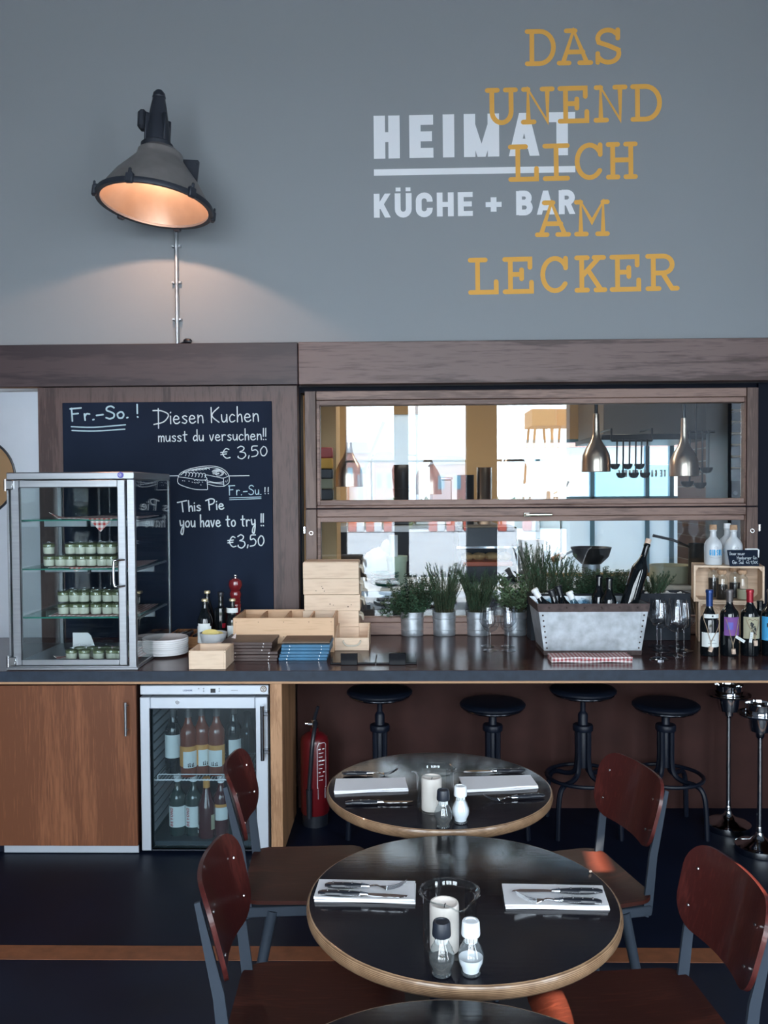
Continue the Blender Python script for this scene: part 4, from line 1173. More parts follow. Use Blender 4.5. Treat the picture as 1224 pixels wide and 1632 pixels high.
g0, g1, gz0, gz1 = X(242, YG, 1230)-f0, X(408, YG, 1230)-f0, Z(1352, YG, 325), Z(1129, YG, 325)
fd = obj('fridge_door', MB().box(.002, -.012, fz0+.0, g0, .038, dz1_, .003).box(g1, -.012, fz0, FW-.004, .038, dz1_, .003).box(g0, -.012, fz0, g1, .038, gz0, .003).box(g0, -.012, gz1, g1, .038, dz1_, .003), MT['steelm'], fr)
obj('door_pane', MB().box(g0-.002, .0, gz0-.002, g1+.002, .005, gz1+.002), MT['fridgepane'], fd)
gk = MB()
for (a, b, c, d_) in ((g0-.004, gz0-.004, g0, gz1+.004), (g1, gz0-.004, g1+.004, gz1+.004), (g0, gz1, g1, gz1+.004), (g0, gz0-.004, g1, gz0)):
    gk.box(a, -.0135, b, c, .03, d_)
obj('door_gasket', gk, MT['galvdark'], fd)
x_, z_ = X(280, YG)-f0, Z(1118, YG, 280)
obj('door_lock', MB().tube([(x_, -.016, z_), (x_, -.01, z_)], m(3.4, YG), 16), MT['chrome'], fd)
x_ = X(418.5, YG-.04, 1170)-f0
za_, zb_ = Z(1211, YG-.04, 418), Z(1124, YG-.04, 418)
obj('door_handle', MB().tube([(x_, -.05, za_), (x_, -.05, zb_)], .0085, 12).box(x_-.004, -.05, za_+.03, x_+.028, -.01, za_+.045, .002).box(x_-.004, -.05, zb_-.045, x_+.028, -.01, zb_-.03, .002), MT['darkchrome'], fd)
# wire shelf
wz = Z(1243, YG+.06, 325)
ws = MB()
ws.tube([(T_+.004, .06, wz), (FW-T_-.004, .06, wz)], .0032, 8)
ws.tube([(T_+.03, .06, wz), (T_+.03, .06, wz+.022), (T_+.036, .06, wz+.026), (FW-T_-.03, .06, wz+.026), (FW-T_-.03, .06, wz)], .0022, 6)
ws.tube([(T_+.004, .46, wz), (FW-T_-.004, .46, wz)], .0032, 8)
n_ = 34
for i in range(n_):
    xx = T_+.008+(FW-2*T_-.016)*i/(n_-1)
    ws.tube([(xx, .058, wz-.003), (xx, .46, wz-.003)], .0018, 5)
obj('wire_shelf', ws, MT['white'], fr)

# ------------------------------------------------------------------ bottles
def bottle_profile(h, r, neck=.0145, sh=.62, slope=.80):
    return [(0, 0), (r*.96, 0), (r, .006), (r, h*sh), (r*.93, h*(sh+.05)), (r*.62, h*(sh+(slope-sh)*.62)), (neck*1.15, h*slope), (neck, h*(slope+.05)), (neck, h*.955), (neck*1.15, h*.957), (neck*1.15, h*.985), (neck*.9, h), (0, h)]
def wrap(r, zc, a0, up=False):
    """map flat label drawing (x along the girth, y up) on a bottle side; a0 = facing angle"""
    return lambda x, y: (r*math.cos(a0+x/r), r*math.sin(a0+x/r), zc+y)
def label_mesh(r, z0, z1, half, a0=-PI/2, n=14, wave=0.0):
    mb = MB(); v = []; f = []
    for i in range(n+1):
        a = a0-half+2*half*i/n
        w = wave*math.sin(2.2*(i/n-.5))
        v += [(r*math.cos(a), r*math.sin(a), z0+w), (r*math.cos(a), r*math.sin(a), z1+w)]
    for i in range(n): f.append((2*i, 2*i+2, 2*i+3, 2*i+1))
    return mb.add(v, f)
def bottle(name, label, loc_, h, r, mtl, foil=None, foilh=.2, prof=None, cat='bottle', group=None, labels=(), neck=.0145, sh=.62, slope=.80, rotz=0):
    t = thing(name, label, cat, loc_, rotz, group)
    p = prof or bottle_profile(h, r, neck, sh, slope)
    obj('bottle_body', MB().lathe(p, 28), MT[mtl], t)
    if foil:
        obj('foil_cap' if foil != 'cork' and foil != 'palecork' else 'cork', MB().lathe([(neck*1.06, h*(1-foilh)), (neck*1.10, h*.955), (neck*1.28, h*.957), (neck*1.28, h*.988), (neck*1.1, h*1.003), (0, h*1.004)] if foil not in ('cork', 'palecork') else [(neck*.95, h*.99), (neck*1.0, h*1.06), (0, h*1.065)], 20), MT[foil], t)
    for lb in labels:
        z0, z1, half, lm = lb[:4]
        off = lb[4] if len(lb) > 4 else 0
        rad = r+.0006+(.0004 if off else 0)
        obj('paper_label', label_mesh(rad, z0, z1, half, -PI/2+off), MT[lm], t)
    return t
def ink(t, q, r, zc, a0, mtl='ink', name='label_print', rot=False):
    mp = wrap(r+.0014, zc, a0)
    mb = MB()
    if rot: mb.quads([[(-y, x) for x, y in p] for p in q], mp)
    else: mb.quads(q, mp)
    return obj(name, mb, MT[mtl], t, smooth=0)
# in the fridge: upper shelf
yb_ = YG+.12
wzt = wz+.003
def fbot(px, dy=0.0): return (X(px, yb_+dy, 1240), yb_+dy, wzt)
bottle('wine_bottle', 'dark wine bottle with tall white label, far left on the upper fridge shelf', fbot(277, .05), .32, .039, 'darkbottle', 'greyfoil', .18, labels=((.075, .185, 1.15, 'label'),))
RL = 'bottle of rose wine with a white and orange label, '
def rosebottle(px, where, off, dy):
    t = bottle('rose_wine_bottle', 'rose wine bottle, white label over orange band, ' + where, fbot(px, dy), .325, .040, 'rose', 'greyfoil', .15, labels=((.05, .145, 1.35, 'amber'), (.045, .122, .95, 'label', off)))
    q = []
    for dx, hh in ((-.012, .018), (-.004, .022), (.006, .016), (.013, .020)):
        q += [[(dx-.002, 0), (dx+.002, 0), (dx+.0016, hh*.7), (dx-.0016, hh*.7)]] + ribbon(arc(dx, hh*.82, .0012, .0016, 0, 360, 8), .002) + [[(dx, 0), (dx+.005, 0), (dx+.001, hh*.5)]]
    ink(t, q, .040, .049, -PI/2+off*.9, 'ink', 'label_figures')
rosebottle(301, 'second on the upper fridge shelf', .55, .0)
rosebottle(322.5, 'third on the upper fridge shelf', .75, .03)
rosebottle(346, 'fourth on the upper fridge shelf', -.1, .02)
bottle('wine_bottle', 'dark wine bottle fifth from the left on the upper fridge shelf', fbot(373, .06), .325, .038, 'darkbottle', 'greyfoil', .15, labels=((.07, .16, .9, 'label', .45),))
bottle('clear_glass_bottle', 'clear smoky glass bottle at the right end of the upper fridge shelf', fbot(395, .08), .28, .036, 'clearbottle')
# lower level
yl_ = YG+.13
zl_ = fz0+.025
def lbot(px, dy=0.0): return (X(px, yl_+dy, 1330), yl_+dy, zl_)
for px, wh in ((284, 'leftmost on the fridge floor'), (309.5, 'second from the left on the fridge floor')):
    t = bottle('wine_bottle', 'pale wine bottle with red upright lettering, ' + wh, lbot(px), .278, .0395, 'palebottle', 'white', .10, labels=((.042, .140, 1.2, 'label'),))
    ink(t, [[(x-.045, y-.004) for x, y in p] for p in block('BEYOND', .088, .017, .0032, {}, .0035, hw=.0028)], .0395, .091, -PI/2-.42, 'redink', 'label_lettering', rot=True)
    t2 = t
bottle('rose_wine_bottle', 'deep rose bottle with copper foil and small white stickers on the fridge floor', lbot(330, -.03), .278, .042, 'rosedeep', 'amber', .20, labels=((.045, .062, .2, 'label', -1.0), (.022, .036, .12, 'label', -1.0), (.04, .11, .25, 'cream_label', .95)), sh=.5, slope=.80)
bottle('wine_bottle', 'rose wine bottle with white cap and picture label behind the chair back', lbot(353), .278, .038, 'rosedeep', 'white', .12, labels=((.075, .135, 1.1, 'label'), (.136, .150, 1.1, 'amber')))
bottle('wine_bottle', 'wine bottle at the right end of the fridge floor', lbot(396, .04), .278, .038, 'rosedeep', 'white', .12, labels=((.075, .14, 1.1, 'label'),))
# ------------------------------------------------------------------ things on the counter
def C(px, py): return ground(px, py, ZC)       # point on the counter top
EPS = .0006
# plates
pc = C(264, 1043)
ph = .0098
p0 = thing('dinner_plate', 'x', 'plate', (pc.x, pc.y, ZC+EPS), 0, 'stacked white plates')
PR = m(36, pc.y)
obj('plate_body', MB().lathe([(0, .002), (PR*.55, .002), (PR*.58, 0), (PR*.66, 0), (PR*.72, .0035), (PR*.95, .0075), (PR*.99, .0095), (PR, .0125), (PR, .0165), (PR*.985, .0185), (PR*.96, .0175), (PR*.72, .011), (PR*.62, .007), (0, .0065)], 40), MT['porcelain'], p0)
pos = ['lowest plate of the white stack beside the display case'] + ['white plate number %s from the bottom of the stack beside the display case' % w for w in ('two', 'three', 'four', 'five', 'six', 'seven')] + ['topmost plate of the white stack, rim and hollow in view']
p0['label'] = pos[0]
for i in range(1, 8):
    dup(p0, (pc.x+rnd.uniform(-.0015, .0015), pc.y+rnd.uniform(-.0015, .0015), ZC+EPS+i*ph), 0, pos[i])
# open box builder (front at y=0, depth back)
def open_box(name, label, cat, loc_, w, d, h, mtl, th=.009, front=1.0, rotz=0, divs=0, group=None, floor_=True):
    t = thing(name, label, cat, loc_, rotz, group)
    mb = MB().box(th, 0, .0, w-th, th, h*front, .001).box(th, d-th, 0, w-th, d, h, .001)
    if front < 1:
        mb.prism([(0, 0), (d, 0), (d, h), (d*.5, h), (0, h*front)], 0, th, 'X').prism([(0, 0), (d, 0), (d, h), (d*.5, h), (0, h*front)], w-th, w, 'X')
    else:
        mb.box(0, 0, 0, th, d, h, .001).box(w-th, 0, 0, w, d, h, .001)
    mb.box(th, th, .002, w-th, d-th, th)
    obj('box_body', mb, MT[mtl], t)
    for i in range(divs):
        xx = w*(i+1)/(divs+1)
        obj('divider', MB().box(xx-.004, th, th, xx+.004, d-th, h*.97), MT[mtl], t)
    return t
# small front box
b0_ = C(301, 1067); w_ = X(360, b0_.y, 1050)-X(301, b0_.y, 1050)
t = open_box('wooden_box', 'small open pale wooden box at the counter edge beside the plates', 'box', (b0_.x, b0_.y, ZC+EPS), w_, .19, m(30, b0_.y), 'pine')
obj('divider', MB().box(.012, .07, .01, w_-.012, .078, m(30, b0_.y)*.8), MT['pine'], t)
obj('nail', MB().box(.003, -.0008, m(27, b0_.y), .006, 0, m(27, b0_.y)+.003).box(w_-.006, -.0008, m(27, b0_.y), w_-.003, 0, m(27, b0_.y)+.003), MT['kraft'], t)
# crumpled paper in/behind the small box
cpn_ = MB()
cpn_.panel(lambda u, v: (-.01+u*.17, .0+v*.10, .012+.085*u*(.4+.6*v)+.012*math.sin(7*u+6*v)), 12, 8, .0012)
o = obj('paper_napkins', cpn_, MT['paper'], None, loc=(X(318, b0_.y+.22, 1030), b0_.y+.215, ZC+.012)); tag(o, 'pinkish crumpled paper behind the small open box', 'paper')
# cutlery tray behind the plates
k0 = Vector((X(262, 4.42, 1015), 4.42, 0)); kw_ = m(54, k0.y)
tr = thing('cutlery_tray', 'low orange wooden tray of cutlery between the case and the bottles', 'tray', (k0.x, k0.y, ZC+EPS))
obj('tray_body', MB().box(0, 0, 0, kw_, .27, .008).box(0, 0, .008, .01, .27, .055, .001).box(kw_-.01, 0, .008, kw_, .27, .055, .001).box(.01, 0, .008, kw_-.01, .01, .055, .001).box(.01, .26, .008, kw_-.01, .27, .055, .001), MT['pinedark'], tr)
kn = None
for i in range(9):
    xx = k0.x+.02+(kw_-.04)*i/8
    if kn is None:
        kn = thing('steak_knife', 'black handled knife in the orange cutlery tray, first from the left', 'knife', (xx, k0.y+.04, ZC+.052), 0, 'knives in the cutlery tray')
        obj('handle', MB().box(-.006, 0, -.008, .006, .10, .008, .003), MT['plastic'], kn)
        obj('blade', MB().box(-.001, .10, -.007, .001, .20, .007), MT['chrome'], kn)
        obj('rivet', MB().tube([(0, .02, .0075), (0, .02, .009)], .0028, 8).tube([(0, .05, .0075), (0, .05, .009)], .0028, 8).tube([(0, .08, .0075), (0, .08, .009)], .0028, 8), MT['rivet'], kn)
    else: dup(kn, (xx, k0.y+.04+rnd.uniform(0, .015), ZC+.052+rnd.uniform(-.004, .008)), rnd.uniform(-.12, .12), 'black handled knife in the orange cutlery tray, %s from the left' % ['first', 'second', 'third', 'fourth', 'fifth', 'sixth', 'seventh', 'eighth', 'ninth'][i])
# bottles and bowl
BG = None
def cb_(px, py): p = C(px, py); return (p.x, p.y, ZC+EPS)
YBo = C(326, 1024).y
def on(px, Y): return (X(px, Y, 1010), Y, ZC+EPS)
bottle('oil_bottle', 'dark oil bottle with gold cap and large white label beside the bowl', on(327, 4.36), .262, .038, 'darkbottle', 'goldcap', .05, labels=((.04, .125, 1.15, 'label'), (.125, .14, .9, 'label')), sh=.58, slope=.84, neck=.013)
bottle('oil_bottle', 'dark bottle with gold cap half hidden behind the oil bottle', on(331, 4.52), .285, .036, 'darkbottle', 'goldcap', .05, labels=(), sh=.58, slope=.84, neck=.013)
bottle('vinegar_bottle', 'tall dark square-shouldered bottle without gold cap behind the bowl', on(352.5, 4.46), .285, .032, 'darkbottle', 'plastic', .08, labels=((.10, .125, .3, 'redfoil', .7),), sh=.66, slope=.74, neck=.013)
t = bottle('sauce_bottle', 'dark bottle with gold cap and oval cream label in front of the pepper mill', on(371, 4.38), .26, .030, 'darkbottle', 'goldcap', .05, labels=((.05, .125, .9, 'label'), (.19, .215, 1.3, 'label')), sh=.55, slope=.76, neck=.013)
bwl = on(340, 4.25)
bo = thing('bowl', 'grey ceramic bowl holding lemon wedges in front of the oil bottles', 'bowl', bwl)
br_ = m(22, 4.25)
obj('bowl_body', MB().lathe([(0, .004), (br_*.42, .003), (br_*.45, 0), (br_*.55, 0), (br_*.82, .05), (br_*.98, .10), (br_, .108), (br_*.96, .108), (br_*.78, .052), (br_*.5, .014), (0, .012)], 32), MT['ceramic'], bo)
for i, (dx, dz, a, L_) in enumerate(((-.012, .100, .3, 'largest lemon wedge lying across the grey bowl'), (.012, .092, 1.4, 'lemon wedge behind the largest one in the grey bowl'), (-.03, .090, -.6, 'lemon wedge at the left rim of the grey bowl'))):
    mb = MB()
    n = 12
    v = [(-.042, 0, 0), (.042, 0, 0)]
    pts = []
    for k in range(n+1):
        x_ = -.042+.084*k/n; hh = math.sqrt(max(0, 1-(x_/.0425)**2))*.026
        pts.append([(x_, hh*.75, -hh*.25), (x_, hh*.2, hh*.75 if i == 0 else hh*.6), (x_, -hh*.55, -hh*.2)])
    vv = [p for r_ in pts for p in r_]; ff = []
    for k in range(n):
        for j in range(3):
            ff.append((k*3+j, k*3+(j+1) % 3, (k+1)*3+(j+1) % 3, (k+1)*3+j))
    mb.add(vv, ff)
    o = obj('lemon_wedge', mb, MT['lemon'], None, loc=(bwl[0]+dx, bwl[1]-.01+i*.015, ZC+dz+.006), rotz=a*.5); tag(o, L_, 'lemon', 'lemon wedges in the grey bowl')
pm = thing('pepper_mill', 'tall dark red lacquered pepper mill in front of the chalkboard', 'pepper mill', on(376, 4.50))
s_ = .42/.42
obj('mill_body', MB().lathe([(0, 0), (.036, 0), (.038, .01), (.036, .02), (.030, .05), (.027, .09), (.024, .14), (.024, .17), (.028, .20), (.030, .215), (.026, .222), (.029, .230), (.026, .236), (.029, .244), (.026, .25), (.030, .258), (.031, .27), (.026, .285), (.028, .29)], 32), MT['pepper'], pm)
obj('mill_head', MB().lathe([(.022, .288), (.030, .296), (.036, .312), (.037, .325), (.032, .342), (.018, .352), (.010, .354), (0, .354)], 32), MT['pepper'], pm)
obj('mill_knob', MB().lathe([(0, .352), (.007, .352), (.006, .358), (.010, .364), (.010, .370), (.006, .376), (0, .377)], 16), MT['chrome'], pm)

# long four-compartment box
l0 = C(372, 1040); lw = X(533, l0.y, 1000)-X(372, l0.y, 1000); lh = Z(985, l0.y, 450)-ZC
t = open_box('wooden_box', 'long warm-coloured wooden box with four compartments behind the menu boards', 'box', (l0.x, l0.y, ZC+EPS), lw, .31, lh, 'pinew', .011, divs=3)
nl = MB()
for fx_ in (.25, .5, .75, .03, .97):
    for fz_ in (.45, .88): nl.box(lw*fx_-.002, -.0008, lh*fz_-.002, lw*fx_+.002, 0, lh*fz_+.002)
obj('nail', nl, MT['kraft'], t)
# menu boards
def board_stack(px0, px1, pyb, n, mtl, name, lab, group, th, offs):
    p = C(px0, pyb); w = X(px1, p.y, 1040)-X(px0, p.y, 1040)
    b = thing(name, lab(0), 'menu board', (p.x, p.y, ZC+EPS), 0, group)
    obj('board', MB().box(0, 0, 0, w, .24, th-.0012, .0012), MT[mtl], b)
    sc = MB()
    for sx in (.17, .83): sc.tube([(w*sx, -.0012, th*.45), (w*sx, .001, th*.45)], .0022, 8)
    obj('screw', sc, MT['rivet'], b)
    for i in range(1, n):
        dup(b, (p.x+offs[i % len(offs)], p.y+rnd.uniform(-.002, .008), ZC+EPS+i*th), rnd.uniform(-.012, .012), lab(i))
    return p, w
ordn = ['lowest', 'second from the bottom', 'third from the bottom', 'fourth from the bottom', 'fifth from the bottom', 'topmost']
board_stack(360, 441.5, 1054, 6, 'brownboard', 'menu_board', lambda i: 'dark brown wooden menu board, %s of the brown stack' % ordn[i], 'brown menu boards stacked on the counter', .0152, [0, .004, .002, -.030, -.026, -.022])
p, w = board_stack(444, 521, 1053, 5, 'blueboard', 'menu_board', lambda i: 'blue painted menu board, %s of the blue stack' % (ordn[i] if i < 4 else 'topmost'), 'blue menu boards stacked on the counter', .0152, [0, .004, .010, .012, .014])
tp = obj('menu_board', MB().box(0, 0, 0, w, .25, .008, .001), MT['kraft'], None, loc=(p.x+.012, p.y+.03, ZC+EPS+5*.0152+.001)); tag(tp, 'bare brown board lying on top of the blue menu boards', 'menu board')
# stack of pale boxes
YS = 4.555
q0, q1 = X(483, YS, 950), X(572, YS, 950)
ztop = Z(896.5, YS, 527)
hb = (ztop-ZC)/5
names = ['lowest, almost hidden box of the pale wooden stack', 'second box from the bottom of the pale wooden stack', 'middle box of the pale wooden stack with knots', 'second box from the top of the pale wooden stack', 'topmost box of the pale wooden stack below the window']
for i in range(5):
    dx = (.0, -.002, .006, .001, .0)[i]
    bxo = thing('wooden_crate_box', names[i], 'box', (q0+dx, YS+(.0, .004, .0, .003, .002)[i], ZC+EPS+i*hb), 0, 'pale wooden boxes stacked by the window')
    w = q1-q0
    obj('box_body', MB().box(0, 0, .0, w, .010, hb-.0015, .001).box(0, .16, 0, w, .17, hb-.0015, .001).box(0, .01, 0, .010, .16, hb-.0015).box(w-.010, .01, 0, w, .16, hb-.0015).box(.01, .01, .001, w-.01, .16, .008), MT['pine'], bxo)
    if i == 4: obj('lid', MB().box(.004, .004, hb-.001, w-.004, .166, hb+.003, .001), MT['pine'], bxo)
    hz_ = hb*.55
    obj('rope_handle', MB().tube(smooth([(w-.004, .04, hz_+.012), (w+.014, .045, hz_+.006), (w+.020, .08, hz_-.022), (w+.014, .115, hz_+.006), (w-.004, .12, hz_+.012)]), .006, 8), MT['rope'], bxo)
    if i in (2, 3):
        kk = MB()
        for _ in range(4):
            a_, b_ = w*rnd.uniform(.1, .9), hb*rnd.uniform(.2, .8); kk.tube([(a_, -.0006, b_), (a_, .001, b_)], rnd.uniform(.002, .004), 8)
        obj('knot', kk, MT['kraft'], bxo)
# small drawer box with rope
d_ = C(534, 1037); w = X(588, d_.y, 1020)-X(534, d_.y, 1020)
t = open_box('wooden_tray_box', 'small pale wooden box with low front and rope handle below the pale stack', 'box', (d_.x, d_.y, ZC+EPS), w, .24, m(33, d_.y), 'pine', .008, front=.62)
obj('rope_handle', MB().tube(smooth([(w*.25, .002, .050), (w*.25, -.008, .045), (w*.33, -.014, .030), (w*.5, -.014, .026), (w*.66, -.014, .030), (w*.75, -.008, .045), (w*.75, .002, .050)]), .0045, 8), MT['rope'], t)
# black card holders
for px0, px1, bpx, lab in ((526, 598, 543, 'black glossy tray with a small block in front of the rope handled box'), (599, 664, 620, 'black glossy tray with a small block in front of the leftmost herb pot')):
    p = C(px0, 1059.5); w = X(px1, p.y, 1055)-p.x
    t = thing('bill_tray', lab, 'tray', (p.x, p.y, ZC+EPS))
    obj('tray_plate', MB().box(0, 0, 0, w, .23, .009, .002), MT['traymat'], t)
    bx_ = X(bpx, p.y-.006, 1055)-p.x
    obj('front_block', MB().box(bx_, -.012, 0, bx_+m(27, p.y), .012, m(19, p.y), .002), MT['traymat'], t)

# ------------------------------------------------------------------ herbs
def leaf(mb, p, d, L, w, droop=0.0, side=None):
    d = d.normalized()
    s = d.cross(Vector((0, 0, 1)))
    s = s.normalized() if s.length > 1e-4 else Vector((1, 0, 0))
    if side is not None: s = (s*math.cos(side)+d.cross(s)*math.sin(side))
    mid = p+d*L*.5+Vector((0, 0, droop*.3*L)); tip = p+d*L-Vector((0, 0, droop*L))
    mb.add([tuple(p), tuple(mid+s*w), tuple(tip), tuple(mid-s*w)], [(0, 1, 2, 3)])
def rosemary(h, spread, n, base=.05, nl=26, L=.026, w=.0016, seed=1):
    r = random.Random(seed); lf = MB(); st = MB()
    for i in range(n):
        a = r.uniform(0, 2*PI); rad = base*math.sqrt(r.random())
        p = Vector((rad*math.cos(a), rad*math.sin(a), 0))
        out = spread*r.uniform(.3, 1.0); hh = h*r.uniform(.62, 1.0)
        b = a+r.uniform(-.6, .6)
        pts = []
        for k in range(7):
            t_ = k/6
            pts.append(p+Vector((out*t_**1.5*math.cos(b), out*t_**1.5*math.sin(b), hh*t_)) + Vector((r.uniform(-.006, .006), r.uniform(-.006, .006), 0))*t_)
        st.tube(pts, [.0018*(1-.6*k/6) for k in range(7)], 4)
        for k in range(nl):
            t_ = .12+.88*k/nl
            f = t_*6; i0 = min(int(f), 5); q = pts[i0].lerp(pts[i0+1], f-i0)
            for _ in range(3):
                c = r.uniform(0, 2*PI)
                leaf(lf, q, Vector((math.cos(c), math.sin(c), .9+.5*t_)), L*r.uniform(.6, 1.1)*(1.1-.4*t_), w)
    return lf, st
def bushy(h, spread, n, base=.05, nl=16, L=.013, w=.0055, seed=2, lean=0.0, dlow=0.0):
    r = random.Random(seed); lf = MB(); st = MB()
    for i in range(n):
        a = r.uniform(0, 2*PI); rad = base*math.sqrt(r.random())
        p = Vector((rad*math.cos(a), rad*math.sin(a), 0))
        out = spread*r.uniform(.2, 1.0); hh = h*r.uniform(.35, 1.0)
        b = a+r.uniform(-.5, .5)
        pts = []
        dl = dlow*r.random() if math.cos(b) < -.1 else 0
        for k in range(7):
            t_ = k/6
            pts.append(p+Vector((out*t_*math.cos(b)+lean*t_, out*t_*math.sin(b)*.8, hh*t_-dl*t_*t_)) + Vector((r.uniform(-.008, .008), r.uniform(-.008, .008), 0))*t_)
        st.tube(pts, .0012, 4)
        for k in range(nl):
            t_ = .15+.85*k/nl
            f = t_*6; i0 = min(int(f), 5); q = pts[i0].lerp(pts[i0+1], f-i0)
            for _ in range(4):
                c = r.uniform(0, 2*PI)
                leaf(lf, q+Vector((r.uniform(-.01, .01), r.uniform(-.01, .01), r.uniform(-.006, .006))), Vector((math.cos(c), math.sin(c), r.uniform(-.3, .8))), L*r.uniform(.6, 1.3), w*r.uniform(.6, 1.1), .2, r.uniform(-.8, .8))
    return lf, st
def sage(h, spread, n, base=.05, seed=3):
    r = random.Random(seed); lf = MB(); st = MB()
    for i in range(n):
        a = r.uniform(0, 2*PI); rad = base*math.sqrt(r.random())
        p = Vector((rad*math.cos(a), rad*math.sin(a), 0)); out = spread*r.uniform(.2, 1); hh = h*r.uniform(.4, 1)
        pts = [p+Vector((out*t_*math.cos(a), out*t_*math.sin(a), hh*t_)) for t_ in [k/6 for k in range(7)]]
        st.tube(pts, .0016, 4)
        for k in range(9):
            t_ = .25+.75*k/8; f = t_*6; i0 = min(int(f), 5); q = pts[i0].lerp(pts[i0+1], f-i0)
            for s_ in (0, PI):
                c = k*PI/2+s_+r.uniform(-.4, .4)
                leaf(lf, q, Vector((math.cos(c), math.sin(c), .3+.9*t_)), .052*r.uniform(.6, 1.1)*(1.2-.4*t_), .0085, .25, r.uniform(-.4, .4))
    return lf, st
YPOT = C(657, 1012).y
pr_, phh = m(18.5, YPOT), m(38, YPOT)
pot_prof = [(0, .002), (pr_*.93, 0), (pr_*.96, .004), (pr_*.96, phh*.22), (pr_*1.0, phh*.235), (pr_*1.0, phh*.255), (pr_*.965, phh*.27), (pr_*.98, phh*.70), (pr_*1.015, phh*.715), (pr_*1.015, phh*.735), (pr_*.985, phh*.75), (pr_*1.0, phh*.96), (pr_*1.05, phh*.975), (pr_*1.05, phh), (pr_*.97, phh), (pr_*.95, phh*.86), (0, phh*.86)]
pots = [(657, 'leftmost zinc pot with bushy small-leaved herb trailing to the left', 'b'), (708, 'second zinc pot from the left with upright rosemary', 'r'), (762, 'third zinc pot from the left with dense rosemary', 'r2'), (821, 'zinc pot with long-leaved sage beside the metal tub', 's')]
for i, (px, lab, kind) in enumerate(pots):
    p = on(px, YPOT)
    t = thing('potted_herb', lab, 'potted herb', p, rnd.uniform(0, 6) if kind in 'r2' else 0, 'herbs in zinc pots')
    obj('zinc_pot', MB().lathe(pot_prof, 36), MT['galv'], t)
    obj('soil', MB().lathe([(0, phh*.90), (pr_*.93, phh*.88)], 20), MT['soil'], t)
    if kind == 'b': lf, st = bushy(.235, .125, 105, .055, 17, .014, .0066, 5, -.022, .14); lm = 'herb2'
    elif kind == 'r': lf, st = rosemary(.29, .09, 72, .05, 32, .023, .0016, 11); lm = 'herb'
    elif kind == 'r2': lf, st = rosemary(.25, .095, 78, .052, 30, .027, .0018, 12); lm = 'herb'
    else: lf, st = sage(.21, .105, 34, .05, 9); lm = 'sage'
    f_ = obj('foliage', lf, MT[lm], t, smooth=0); f_.location = (0, 0, phh*.87)
    s_ = obj('stem', st, MT['stem'], t); s_.location = (0, 0, phh*.87)
# zinc trough with herbs behind the tub
YTR = 4.60
t0_, t1_ = X(846, YTR, 960), X(1101, YTR, 960)
ztr = Z(946, YTR, 1060)-ZC
tr = thing('zinc_trough_planter', 'long weathered zinc trough of herbs and white pebbles below the window', 'planter', (t0_, YTR, ZC+EPS))
tw = t1_-t0_
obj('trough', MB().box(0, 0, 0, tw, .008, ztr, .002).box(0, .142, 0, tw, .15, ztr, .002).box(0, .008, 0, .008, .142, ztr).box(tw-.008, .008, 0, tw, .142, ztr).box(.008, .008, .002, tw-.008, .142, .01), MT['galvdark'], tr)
obj('soil', MB().box(.009, .009, .02, tw-.009, .141, ztr-.018), MT['soil'], tr)
pb = MB()
for i in range(150):
    pb.blob((rnd.uniform(.02, tw-.02), rnd.uniform(.014, .13), ztr-.012+rnd.uniform(-.003, .006)), (rnd.uniform(.007, .013), rnd.uniform(.007, .011), rnd.uniform(.005, .008)), 7, 5, .1)
o = obj('pebbles', pb, MT['pebble'], tr); o['kind'] = 'stuff'
specs = [(.05, 'r', .30, 1), (.12, 'r', .27, 2), (.20, 'r', .24, 3), (.30, 'b', .15, 4), (.42, 'b', .15, 5), (.50, 'b', .16, 6), (.58, 'b', .15, 7), (.80, 'r', .13, 8)]
for fx_, kd, hh, sd in specs:
    if kd == 'r': lf, st = rosemary(hh, .085, 26, .05, 26, .026, .0017, 40+sd)
    else: lf, st = bushy(hh, .10, 40, .05, 14, .013, .006, 50+sd)
    f_ = obj('foliage', lf, MT['herb' if kd == 'r' else 'herb2'], tr, smooth=0); f_.location = (tw*fx_, .075, ztr-.02)
    s_ = obj('stem', st, MT['stem'], tr); s_.location = (tw*fx_, .075, ztr-.02)

# ------------------------------------------------------------------ wine glasses
def wineglass(name, label, loc_, H, rb, group, mtl='wineglass'):
    t = thing(name, label, 'wine glass', loc_, 0, group)
    rf = rb*.82
    obj('bowl', MB().lathe([(.003, H*.46), (rb*.35, H*.475), (rb*.72, H*.53), (rb*.97, H*.62), (rb, H*.68), (rb*.95, H*.78), (rb*.84, H*.90), (rb*.78, H*1.0)], 32), MT[mtl], t)
    obj('stem', MB().lathe([(.0045, .012), (.0034, .03), (.0032, H*.3), (.0042, H*.44), (.006, H*.462), (0, H*.466)], 14), MT['wineglass'], t)
    obj('foot', MB().lathe([(0, 0), (rf, 0), (rf, .0018), (rf*.5, .005), (.0055, .012), (.0045, .014)], 32), MT['wineglass'], t)
    return t
g = 'wine glasses by the zinc pots'
YA, YBk = C(780, 1037).y, C(780, 1030).y
wg = wineglass('wine_glass', 'wine glass front left of the four by the zinc pots', on(781.5, YA), .205, m(14, YA), g)
dup(wg, on(810.5, YA), 0, 'wine glass front right of the four by the zinc pots')
dup(wg, on(777.5, YBk), 0, 'wine glass standing behind the front left one by the zinc pots')
dup(wg, on(809, YBk), 0, 'wine glass standing behind the front right one by the zinc pots')
g = 'large wine glasses between the tub and the wooden crates'
rbw = m(18, 4.2)
wg = None
